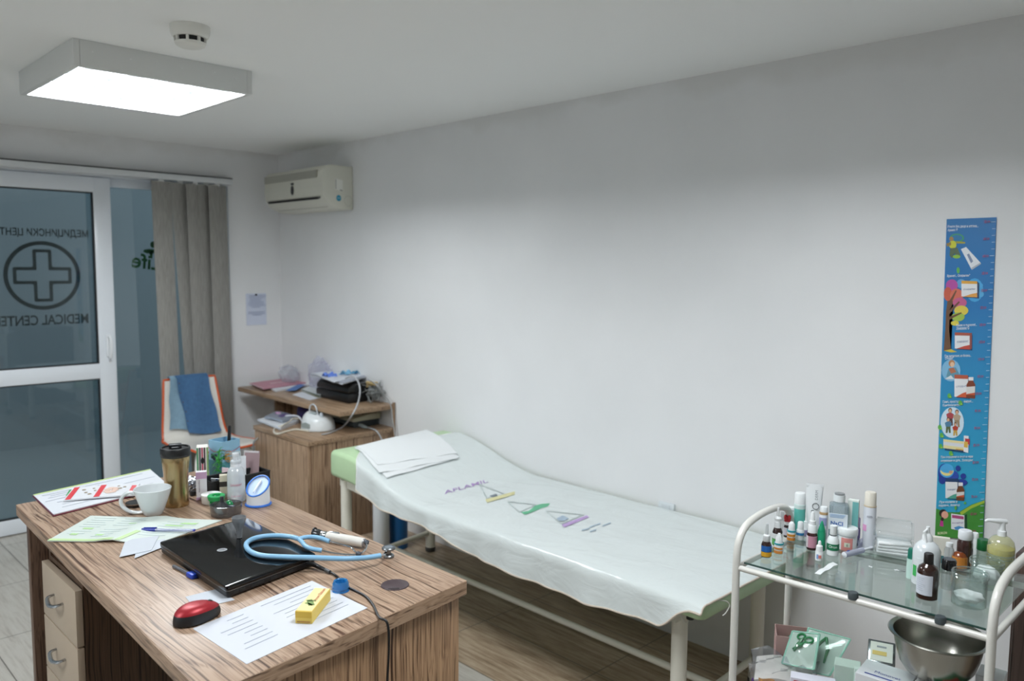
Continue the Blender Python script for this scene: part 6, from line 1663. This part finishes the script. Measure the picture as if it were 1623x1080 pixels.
# paper strip and cotton scraps on the glass
sheet_on('paper_strip', 'torn white paper strip lying on the trolley glass', 'paper strip', [(1291, 910), (1300, 912), (1328, 896), (1320, 892)], GZ, mat('#dfe2e4', .7), th=.0008, curl=lambda u, v: .0025*math.sin(v*PI*2)**2)
for (px, py, lb) in ((1380, 900, 'tiny white scrap lying on the empty middle of the trolley glass'), (1421, 905, 'small clear clip and scrap lying on the trolley glass by the cotton box')):
    c = at(px, py, z=GZ)
    t = thing('scrap', lb, 'scrap', c+V((0, 0, .0004)), rnd.uniform(0, 3))
    q = MB().tube([(-.005, 0, .0012), (.005, .001, .0012)], .0012, 5); q.tube([(0, -.004, .0012), (.001, .004, .0014)], .0012, 5)
    q.build('scrap_body', mat('#e3e6e8', .5), t)
    if py == 905: MB().tube([(-.012+.005*math.cos(k*PI/6), -.004+.004*math.sin(k*PI/6), .001) for k in range(12)], .0006, 5, closed=True).build('wire_loop', mat('#8a8f92', .3, metal=.6), t)
# clear box of cotton
c = at(1411, 880, z=GZ); c.x += .015
t = thing('cotton_box', 'clear plastic box full of white cotton pads on the trolley', 'box', c+V((0, 0, .0004)), RAD(20))
b = bmesh.new(); bmesh.ops.create_cube(b, size=1)
for v in b.verts: v.co = V((v.co.x*.068, v.co.y*.088*(1+.06*(v.co.z)), (v.co.z+.5)*.036))
bmesh.ops.bevel(b, geom=b.edges[:], offset=.008, segments=3, affect='EDGES')
MB().bm(b).build('lower_tray', clear('#f9fbfb', .04, .1, .12, '#f0f3f4'), t)
b = bmesh.new(); bmesh.ops.create_cube(b, size=1)
T = MX.Translation((.018, 0, .054)) @ MX.Rotation(RAD(-24), 4, 'Y')
for v in b.verts: v.co = T @ V((v.co.x*.062, v.co.y*.088, v.co.z*.026))
bmesh.ops.bevel(b, geom=b.edges[:], offset=.007, segments=3, affect='EDGES')
MB().bm(b).build('lid', clear('#f9fbfb', .05, .08, .14, '#f0f3f4'), t)
def cotton(parent_name, label, c, r, sd, cat='cotton wool', n=4):
    b = bmesh.new(); bmesh.ops.create_icosphere(b, subdivisions=n, radius=1)
    for v in b.verts:
        n_ = v.co.normalized(); k = 1+.12*math.sin(n_.x*5+sd)*math.sin(n_.y*6+sd*2)+.03*math.sin(n_.z*9+n_.x*7)
        v.co = V((n_.x*k*r[0], n_.y*k*r[1], (max(-.85, n_.z*k)+.85)*r[2]))
    t = thing(parent_name, label, cat, c); MB().bm(b).build('fluff', mat('#e6e8e9', .95), t); return t
for k in range(4):
    tt = thing('cotton_pad', ['flat white cotton pad lying lowest in the clear box', 'white cotton pad second from the bottom of the clear box', 'white cotton pad third up in the clear box', 'white cotton pad on top in the clear box'][k], 'cotton pad', c+V((0, 0, .0042+.0075*k)), RAD(20)+.05*k, 'cotton pads in the clear box')
    MB().box((0, 0, .0035), (.054, .072, .0068), 0, .003).build('pad', mat('#e9ebec', .95), tt)
# right hand group
t = turn('squeeze_bottle', 'tall translucent white bottle with spout and pink lettering at the right of the trolley', 'bottle', 1466, 932, 20, GZ, [('bottle_body', clear('#eef2f4', .04, .12, .75, '#eaeff2'), [('b', 0), ('b', 18.4), (928, 20), (872, 20), (864, 16), (858, 9), (857, 0)]), ('cap', WC, [(859, 8), (850, 7.4), (846, 4.4), (845, 0)]), ('spout', WC, [(846, 3.4), (838, 2.8), (835.5, 2.6), (835, 0)])], wraps=[('green_label', mat('#3fae5a', .4), 895, 912, 20, -62, -40), ('white_label', mat('#d9dfe2', .4), 882, 918, 20, -39, 30)])
s = t['_s']; z_ = up(V(t.location), 838); A = toward(V(t.location)); tx, ty = -math.sin(A), math.cos(A)
MB().tube([(0, 0, z_), (-.004*tx-.010, -.004*ty, z_-.006), (tx*.006-.014, ty*.006, z_-.045)], [.0022, .0026, .0018], 8).build('spout_arm', WC, t)
wraptext(t, 'MANU', 891, 20, mat('#b84a7a', .5), 'bottle_lettering', 15)
wraptext(t, 'SOFT', 897, 20, mat('#b84a7a', .5), 'bottle_lettering', 10)
turn('green_tube_bottle', 'dark green bottle half hidden left of the tall white spout bottle', 'bottle', 1443, 919, 6.5, GZ, [('body', mat('#bcd8cf', .4), [('b', 0), ('b', 6.2), (917, 6.5), (886, 6.5), (885, 0)]), ('cap', mat('#0f6a58', .35), [(887, 6), (873, 5.6), (870, 4.6), (869.5, 0)])])
t = turn('brown_bottle', 'brown medicine bottle with black cap and white label at the front right of the trolley', 'bottle', 1468.5, 953, 15.5, GZ, [('glass_body', mat('#2a130b', .12, coat=.6), [('b', 0), ('b', 14.4), (950, 15.3), (905, 15.3), (899, 13.4), (894.5, 8), (893, 6.6), (893, 0)]), ('cap', mat('#17110f', .35), [(895, 6.6), (893.5, 7.2), (879, 7), (877.5, 5.8), (877.5, 0)])], seg=32, wraps=[('label', mat('#ccd0da', .5), 909, 940, 15.3, -78, 28)])
q = MB()
s = t['_s']; A = toward(V(t.location))
for k in range(7): q.lathe([(15.3*s+.001, up(V(t.location), 914+3.2*k)), (15.3*s+.0013, up(V(t.location), 914+3.2*k)+.0003), (15.3*s+.001, up(V(t.location), 914+3.2*k)+.0008)], seg=8, a0=A+RAD(-66), a1=A+RAD(-20+rnd.uniform(-12, 10)))
q.build('label_print', mat('#a2a8b4', .6), t)
turn('black_capped_jar', 'clear jar with a glossy black cap right of the brown bottle', 'jar', 1502, 937, 10.5, GZ, [('jar_body', clear('#f2f4f4', .05, .06, .06, '#dfe3e4'), [('b', 0), ('b', 9.8), (934, 10.4), (904, 10.4), (902, 9)]), ('cap', mat('#0e0e10', .2, coat=.5), [(903, 10), (902, 10.8), (889, 10.6), (886.5, 9), (886.5, 0)])])
turn('brown_pill_bottle', 'brown bottle with a ribbed white cap at the back right of the trolley', 'bottle', 1527.5, 893, 11, GZ, [('glass_body', mat('#351a16', .2, coat=.5), [('b', 0), ('b', 10.4), (891, 11), (860, 11), (856, 9.4), (853, 8), (853, 0)]), ('cap', mat('#d8dbdf', .4), [(855, 9.6), (853, 10.2), (843, 10), (841, 8.6), (841, 0)])])
turn('brown_pill_bottle', 'smaller dark brown bottle in front of the white capped brown bottle', 'bottle', 1532, 899, 9, GZ, [('glass_body', mat('#2f1512', .2, coat=.5), [('b', 0), ('b', 8.5), (897, 9), (868, 9), (866, 7), (866, 0)]), ('cap', mat('#4a2420', .35), [(867, 7), (862, 7), (861, 0)])])
turn('white_cap_bottle', 'slim white bottle right of the brown bottles at the back of the trolley', 'bottle', 1543.5, 890, 6.2, GZ, [('body', WB, [('b', 0), ('b', 5.8), (888, 6.2), (856, 6.2), (854, 5), (854, 0)]), ('cap', WC, [(855, 5.2), (847, 5), (845, 4), (845, 0)])])
turn('amber_bottle', 'amber bottle with an orange label behind the black capped jar', 'bottle', 1520, 905, 12, GZ, [('glass_body', mat('#7a3a16', .2, coat=.4), [('b', 0), ('b', 11.4), (903, 12), (884, 12), (877, 8), (875, 5), (875, 0)])], wraps=[('orange_label', mat('#c07a30', .45), 881, 898, 12, -60, 60)])
turn('green_cap_jar', 'jar with a dark green cap beside the soap dispenser', 'jar', 1557, 897, 9.4, GZ, [('jar_body', clear('#d5e0d8', .05, .08, .25, '#b9cbbd'), [('b', 0), ('b', 9), (895, 9.4), (871, 9.4)]), ('cap', mat('#0f5a2c', .35), [(872, 9.4), (871, 10), (858, 9.6), (855.5, 8.4), (855.5, 0)])])
t = turn('clear_bottle', 'clear bottle with white stripes behind the black capped jar', 'bottle', 1503, 901, 7.5, GZ, [('bottle_body', clear('#e3e7e8', .05, .08, .3, '#d9dddf'), [('b', 0), ('b', 7.2), (899, 7.5), (872, 7), (866, 4.6)]), ('cap', mat('#d9dcdd', .4), [(867, 5.2), (861, 5), (860.5, 0)])])
carton('white_packet', 'cream paper packet standing behind the tall spout bottle', 'packet', 1489, 893, 26, 853, GZ, [mat('#d5d1c6', .6), ('teal_patch', mat('#2f6a72', .5), .35, .8, .0, .3)], .012, RAD(20))
# soap dispenser
t = turn('soap_dispenser', 'pump dispenser of yellow liquid soap at the far right of the trolley', 'dispenser', 1585, 898, 19.5, GZ, [('bottle_body', clear('#eef0d8', .05, .1, .3, '#e0e0c0'), [('b', 0), ('b', 18), (890, 19.5), (868, 19.5), (858, 17.5), (852, 12), (849.5, 6.5), (849, 0)]), ('yellow_soap', mat('#c9bd2e', .3), [('b', 0), ('b', 17), (889, 18.6), (868.5, 18.8), (868, 0)]), ('collar', WC, [(850, 6.6), (842, 6.4), (841, 5), (836, 4.4), (828.5, 4), (828.5, 0)])])
s = t['_s']; z_ = up(V(t.location), 827.5); A = toward(V(t.location)); tx, ty = -math.sin(A), math.cos(A)
if at(1560, 900, z=GZ).y < at(1590, 900, z=GZ).y: tx, ty = -tx, -ty
tx, ty = (lambda d: (d.x, d.y))((at(1560, 905, z=GZ)-at(1590, 905, z=GZ)).normalized())
MB().tube([(-tx*6*s, -ty*6*s, z_), (tx*4*s, ty*4*s, z_+.001), (tx*24*s, ty*24*s, z_+.004), (tx*28*s, ty*28*s, z_+.001)], [.0055, .006, .0035, .0028], 10).build('pump_head', WC, t)
# glass jars
def gjar(label, cx, bot, hw, top, fill, sd, xoff=0):
    t = turn('glass_jar', label, 'jar', cx, bot, hw, GZ, [('jar_wall', clear('#f6faf9', .04, .03, .02, '#dfe8e5'), [('b', 0), ('b', hw*.88), (bot-4, hw*.95), (top+13, hw*.95), (top+10, hw*.9), (top+9, hw*.98), (top+5.5, hw*1.03), (top+2, hw*1.0), (top, hw*.97), (top+1, hw*.90), (top+8, hw*.86), (top+14, hw*.90), (bot-6, hw*.90), (bot-6, 0)])], seg=40)
    s = t['_s']
    for rw in (top+1.2, top+6): 
        z_ = up(V(t.location), rw); r_ = hw*1.0*s
        MB().tube([(r_*math.cos(2*PI*k/32), r_*math.sin(2*PI*k/32), z_) for k in range(32)], .0011, 6, closed=True).build('rim_bead', clear('#e9f2ef', .15, .02, .12, '#d5e0dc'), t)
    if fill: cotton('cotton_wool', fill[0], V(t.location)+V((0, 0, .0075)), (hw*.74*s, hw*.78*s, fill[1]), sd)
    return t
gjar('open glass jar holding a cotton ball, frontmost at the right of the trolley', 1535, 968, 26, 907, ('white cotton wool at the bottom of the front glass jar', .0105), 1.0)
gjar('open glass jar in the middle, behind the front cotton jar', 1562, 938, 24, 888, ('white cotton wool inside the middle glass jar', .02), 2.4)
gjar('open glass jar at the far right in front of the yellow soap', 1583, 924, 19, 877, None, 3.1)
# ------------------------------------------------------------------ things on the lower shelf
SZ = .40
def stackbox(name, label, c, d, rz, m_, z=SZ, extra=None, cat='box'):
    t = thing(name, label, cat, V((c[0], c[1], z+.0005)), rz)
    MB().box((0, 0, d[2]/2), d, 0, .001, 1).build('carton', m_, t)
    if extra: extra(t, d)
    return t
def e1(t, d):
    MB().box((0, 0, d[2]+.0004), (d[0]*.9, d[1]*.92, .0006)).build('top_panel', mat('#15643e', .5), t)
    MB().box((-.012, .0, d[2]+.0010), (.03, .045, .0006), 0, 0, 1, .4).build('red_picture', mat('#b8343a', .5), t)
stackbox('green_box', 'dark green box with a red picture under the steel bowl', (1.745, .465), (.10, .085, .214), .1, mat('#dfe2e2', .5), SZ, e1)
bc = V((1.775, .515, .622))
# bowl
t = thing('steel_bowl', 'round stainless steel bowl on the lower shelf under the trolley glass', 'bowl', bc)
STL = mat('#a3a19a', .26, metal=1.0)
R_b = .092; H_b = .088
MB().lathe([(0, 0), (.048, 0), (.060, .006), (.072, .024), (.080, .05), (.086, H_b-.006), (.093, H_b-.003), (.0965, H_b), (.094, H_b+.002), (.086, H_b-.001), (.0845, H_b-.006), (.078, .05), (.070, .026), (.058, .009), (.046, .003), (0, .003)], seg=64).build('bowl_shell', STL, t)
# supports under the bowl
def e2(t, d):
    MB().span((-d[0]/2-.0006, -d[1]*.4, d[2]*.72), (-d[0]/2-.0001, d[1]*.35, d[2]*.76)).build('blue_line', mat('#2f3f8a', .5), t)
    letters('Monovet', 'box_lettering', (-.01, d[1]*-.05, d[2]+.0008), (0, -1, 0), (1, 0, 0), mat('#4a5aa0', .5), t, width=d[1]*.5)
    MB().box((-.028, .0, d[2]+.0006), (.004, d[1]*.7, .0006)).build('blue_line', mat('#3a4a98', .5), t)
stackbox('white_box', 'long white box with blue print at the front of the lower shelf', (1.735, .6), (.08, .105, .205), .08, mat('#dde0e4', .5), SZ, e2)
# tall white carton with blister on it
def e3(t, d):
    T = MX.Translation((-.012, 0, d[2]+.020)) @ MX.Rotation(RAD(-38), 4, 'Y')
    def tb(c, dim, nm, m_, bev=0): MB().box(T @ V(c), dim, 0, bev, 2, 0, T.to_3x3().to_4x4()).build(nm, m_, t)
    tb((0, 0, 0), (.058, .058, .007), 'foil_edge', mat('#9a9ca2', .2, metal=.9), .0025)
    tb((0, 0, .0042), (.046, .047, .0012), 'printed_label', mat('#dcdcd4', .5))
    tb((-.004, .004, .0052), (.010, .03, .0008), 'yellow_print', mat('#d5bb6a', .5))
    tb((.012, .0, .0052), (.004, .02, .0008), 'grey_print', mat('#8f949a', .5))
stackbox('white_carton', 'tall white carton with a foil blister pack on top beside the bowl', (1.86, .657), (.06, .056, .172), .35, mat('#d7dadd', .5), SZ, e3)
stackbox('white_carton', 'plain white carton standing behind the bowl near the right post', (1.87, .435), (.06, .05, .22), .1, mat('#d9dadc', .5), SZ)
# sterilisation pouches
POU = clear('#dcebe4', .06, .15, .35, '#c3d4cd')
def pouch(name, label, quad, tool, extra):
    C = [V(p) for p in quad]; o_ = sum(C, V((0, 0, 0)))/4
    t = thing(name, label, 'pouch', o_)
    nrm = (C[1]-C[0]).cross(C[3]-C[0]).normalized()
    if nrm.x > 0: nrm = -nrm
    def P(u, v, dz=0): 
        p = (C[0]*(1-u)+C[1]*u)*(1-v)+(C[3]*(1-u)+C[2]*u)*v
        return p-o_+nrm*(dz+.006*math.sin(PI*u)*math.sin(PI*v))
    MB().grid(lambda u, v: P(u, v), 14, 14, 0, .0015).build('paper_back', mat('#d3ddd8', .6), t)
    MB().grid(lambda u, v: P(u, v, .009*math.sin(PI*u)*math.sin(PI*v)+.001), 14, 14).build('clear_film', clear('#f0f6f3', .05, .12, .04), t)
    q = MB()
    for (a, b) in (((0, 0), (1, 0)), ((1, 0), (1, 1)), ((0, 0), (0, 1)), ((0, 1), (1, 1))):
        q.tube([P(a[0]+(b[0]-a[0])*k/10, a[1]+(b[1]-a[1])*k/10, .001) for k in range(11)], .003, 6, flat=.5)
    q.build('green_seam', mat('#8fc0ae', .5), t)
    tool(t, P)
    return t
GT = mat('#1f7a46', .3, coat=.2)
def scis(t, P):
    sc = bpy.data.objects.new('scissors', None)
    q = MB()
    for cu_, cv in ((.42, .16), (.72, .24)):
        q.tube([P(cu_+.13*math.cos(2*PI*k/18), cv+.085*math.sin(2*PI*k/18), .004) for k in range(18)], .0028, 8, closed=True)
    q.tube([P(.49, .24, .004), P(.42, .42, .005), P(.30, .62, .004)], [.003, .005, .002], 8)
    q.tube([P(.66, .31, .005), P(.50, .45, .006), P(.24, .56, .004)], [.003, .005, .002], 8)
    COL.objects.link(sc); sc.parent = None; bpy.data.objects.remove(sc)
    q.build('green_scissors', GT, t)
def twz(t, P):
    q = MB()
    q.tube([P(.5, .12, .004), P(.36, .38, .004), P(.30, .66, .004)], [.003, .0042, .002], 8)
    q.tube([P(.5, .12, .004), P(.66, .40, .004), P(.70, .74, .004)], [.003, .0042, .002], 8)
    q.tube([P(.36, .60, .004), P(.44, .55, .004)], .002, 6)
    q.build('green_tweezers', GT, t)
f = at
pouch('scissors_pouch', 'clear sterile pouch with green scissors on the lower shelf', [f(1257, 1001, x=1.81), f(1299, 1006, x=1.81), f(1290, 1062, x=1.755), f(1240, 1052, x=1.755)], scis, None)
pouch('tweezers_pouch', 'clear green edged sterile pouch with green tweezers on the lower shelf', [f(1282, 996, x=1.86), f(1348, 1014, x=1.86), f(1315, 1072, x=1.80), f(1266, 1062, x=1.80)], twz, None)
pouch('empty_pouch', 'teal edged sterile pouch peeping out behind the scissors pouch', [f(1253, 1003, x=1.89), f(1280, 1003, x=1.89), f(1275, 1040, x=1.87), f(1240, 1032, x=1.87)], lambda t, P: None, None)
# bundle of wrapped things at the left front
c = f(1218, 1056, x=1.75)
t = thing('wrapped_bundle', 'clear plastic bag of folded white cloths and orange paper, left on the lower shelf', 'bag', V((1.745, .835, SZ+.0005)), RAD(25))
b = bmesh.new(); bmesh.ops.create_cube(b, size=1)
bmesh.ops.subdivide_edges(b, edges=b.edges[:], cuts=8, use_grid_fill=True)
for v in b.verts:
    p = v.co.copy(); n_ = p.normalized()
    k = .86+.14/max(.5, (2*max(abs(p.x), abs(p.y), abs(p.z))))
    v.co = V((p.x*.115*(1+.05*math.sin(p.y*14+p.z*9)), p.y*.15*(1+.05*math.sin(p.z*11+p.x*8)), (p.z+.5)*.138*(1+.06*math.sin(p.x*9+p.y*12))))
MB().bm(b).build('clear_bag', clear('#f0f1f5', .05, .12, .06, '#e3e5ee'), t, sharp=22)
q = MB()
for k in range(6): q.grid(lambda u, v, k=k: V((-.05+.1*v, (u-.5)*.125, .016+.0185*k+.008*math.sin(u*5+k)+.01*(v-.5)*(k % 2))), 10, 6, 0, .010)
q.build('folded_cloth', mat('#e2ddd2', .8), t)
MB().grid(lambda u, v: V((-.0555-.004*math.sin(u*6), .055-.035*u, .008+.11*v)), 6, 6, 0, .001).build('orange_paper', mat('#d99a4c', .6), t)
MB().box((-.0575, .068, .10), (.004, .003, .03)).build('purple_edge', mat('#5a2f86', .5), t)
t = thing('pink_box', 'small pinkish open box behind the plastic bundle on the lower shelf', 'box', V((1.858, .872, SZ+.0005)), RAD(30))
q = MB(); hh = .165
q.span((-.035, -.04, 0), (.035, .04, .002)); q.span((-.035, -.04, .002), (-.033, .04, hh)); q.span((.033, -.04, .002), (.035, .04, hh)); q.span((-.033, -.04, .002), (.033, -.038, hh)); q.span((-.033, .038, .002), (.033, .04, hh))
q.build('carton', mat('#c09c98', .6), t)
def e4(t, d):
    MB().span((-d[0]/2-.0008, -d[1]*.1, d[2]*.90), (-d[0]/2-.0001, d[1]*.42, d[2]*.96)).build('red_strip', mat('#b8324a', .5), t)
    MB().span((-d[0]/2-.0008, d[1]*.2, d[2]*.80), (-d[0]/2-.0001, d[1]*.38, d[2]*.86)).build('dark_mark', mat('#3a3f5c', .5), t)
    MB().prism(ell(-d[1]*.32, d[2]*.85, .005, .005, 14), -d[0]/2-.0010, -d[0]/2-.0001, 0, lambda a, b, h: V((h, a, b))).build('red_dot', mat('#b8324a', .5), t)
    q = MB(); q.span((-d[0]/2-.0009, -d[1]*.40, d[2]*.45), (-d[0]/2-.0001, -d[1]*.33, d[2]*.78)); q.span((-d[0]/2-.0009, -d[1]*.05, d[2]*.45), (-d[0]/2-.0001, d[1]*.06, d[2]*.62)); q.span((-d[0]/2-.0009, -d[1]*.33, d[2]*.50), (-d[0]/2-.0001, -d[1]*.05, d[2]*.58)); q.build('purple_lettering', mat('#5a2f86', .5), t)
stackbox('glove_packet', 'pale lilac packet with red strip and purple letters on the lower shelf', (1.70, .745), (.03, .095, .152), .42, mat('#d6d6e2', .4), SZ, e4, 'packet')
c = f(1264, 1073, x=1.675)
t = thing('white_capsule', 'small glossy white bottle top in front of the lilac packet', 'cap', V((1.673, .775, SZ+.0005)))
MB().lathe([(0, 0), (.011, 0), (.011, .11), (.0105, .125), (.007, .134), (0, .136)], seg=20).build('body', mat('#e4e6e8', .25, coat=.4), t)
stackbox('green_print_box', 'white box with green print behind the tweezers pouch on the lower shelf', (1.79, .705), (.04, .055, .17), .35, mat('#c7d8ce', .5), SZ, lambda t, d: MB().span((-d[0]/2-.0007, -d[1]*.45, d[2]*.55), (-d[0]/2-.0001, -d[1]*.1, d[2]*.8)).build('green_print', mat('#4c9a72', .5), t))
t = thing('green_packet', 'upright white and green packet right of the tweezers pouch', 'packet', V((1.775, .668, SZ+.0005)), .5)
MB().box((0, 0, .088), (.012, .03, .176), 0, .002).build('packet_body', mat('#cfe0d8', .4), t)
MB().span((-.0067, -.014, .08), (-.0061, .0, .14)).build('green_corner', mat('#1f7a50', .5), t)
t = thing('gauze_roll', 'white paper roll lying against the box under the steel bowl', 'roll', V((1.70, .531, SZ+.1945)))
stackbox('plain_box', 'plain white box under the gauze roll at the front of the lower shelf', (1.715, .531), (.05, .028, .193), .0, mat('#d3d6d9', .5), SZ)
MB().tube([(-.03, .0, .0125), (.045, .0, .0125)], .012, 16).build('roll', mat('#dfe1e2', .8), t)
t = thing('purple_print_bag', 'white bag with pinkish purple print behind the green box by the right post', 'bag', V((1.855, .508, SZ+.0005)), .2)
b = bmesh.new(); bmesh.ops.create_icosphere(b, subdivisions=3, radius=1)
for v in b.verts:
    n_ = v.co.normalized(); v.co = V((n_.x*.03, n_.y*.025, (n_.z+1.06)*.1*(1+.05*math.sin(n_.x*9+n_.y*7))))
MB().bm(b).build('bag_body', mat('#c9b3c2', .4, noise=.3, nscale=70), t, sharp=20)
# ------------------------------------------------------------------ surroundings and colour
w = bpy.data.worlds.new('evening'); SC.world = w; w.use_nodes = True
bg = w.node_tree.nodes['Background']; bg.inputs[0].default_value = (.21, .235, .25, 1); bg.inputs[1].default_value = 3.6
for o in SC.objects:
    for k in ('_s', '_d', '_w'):
        if k in o: del o[k]
SC.view_settings.view_transform = 'Standard'
SC.view_settings.look = 'None'
SC.view_settings.exposure = 0.0
SC.view_settings.gamma = 1.0
SC.view_settings.use_curve_mapping = False
SC.cycles.max_bounces = 10
SC.cycles.diffuse_bounces = 6
SC.cycles.transparent_max_bounces = 24
SC.cycles.use_denoising = True
SC.cycles.sample_clamp_indirect = 6.0
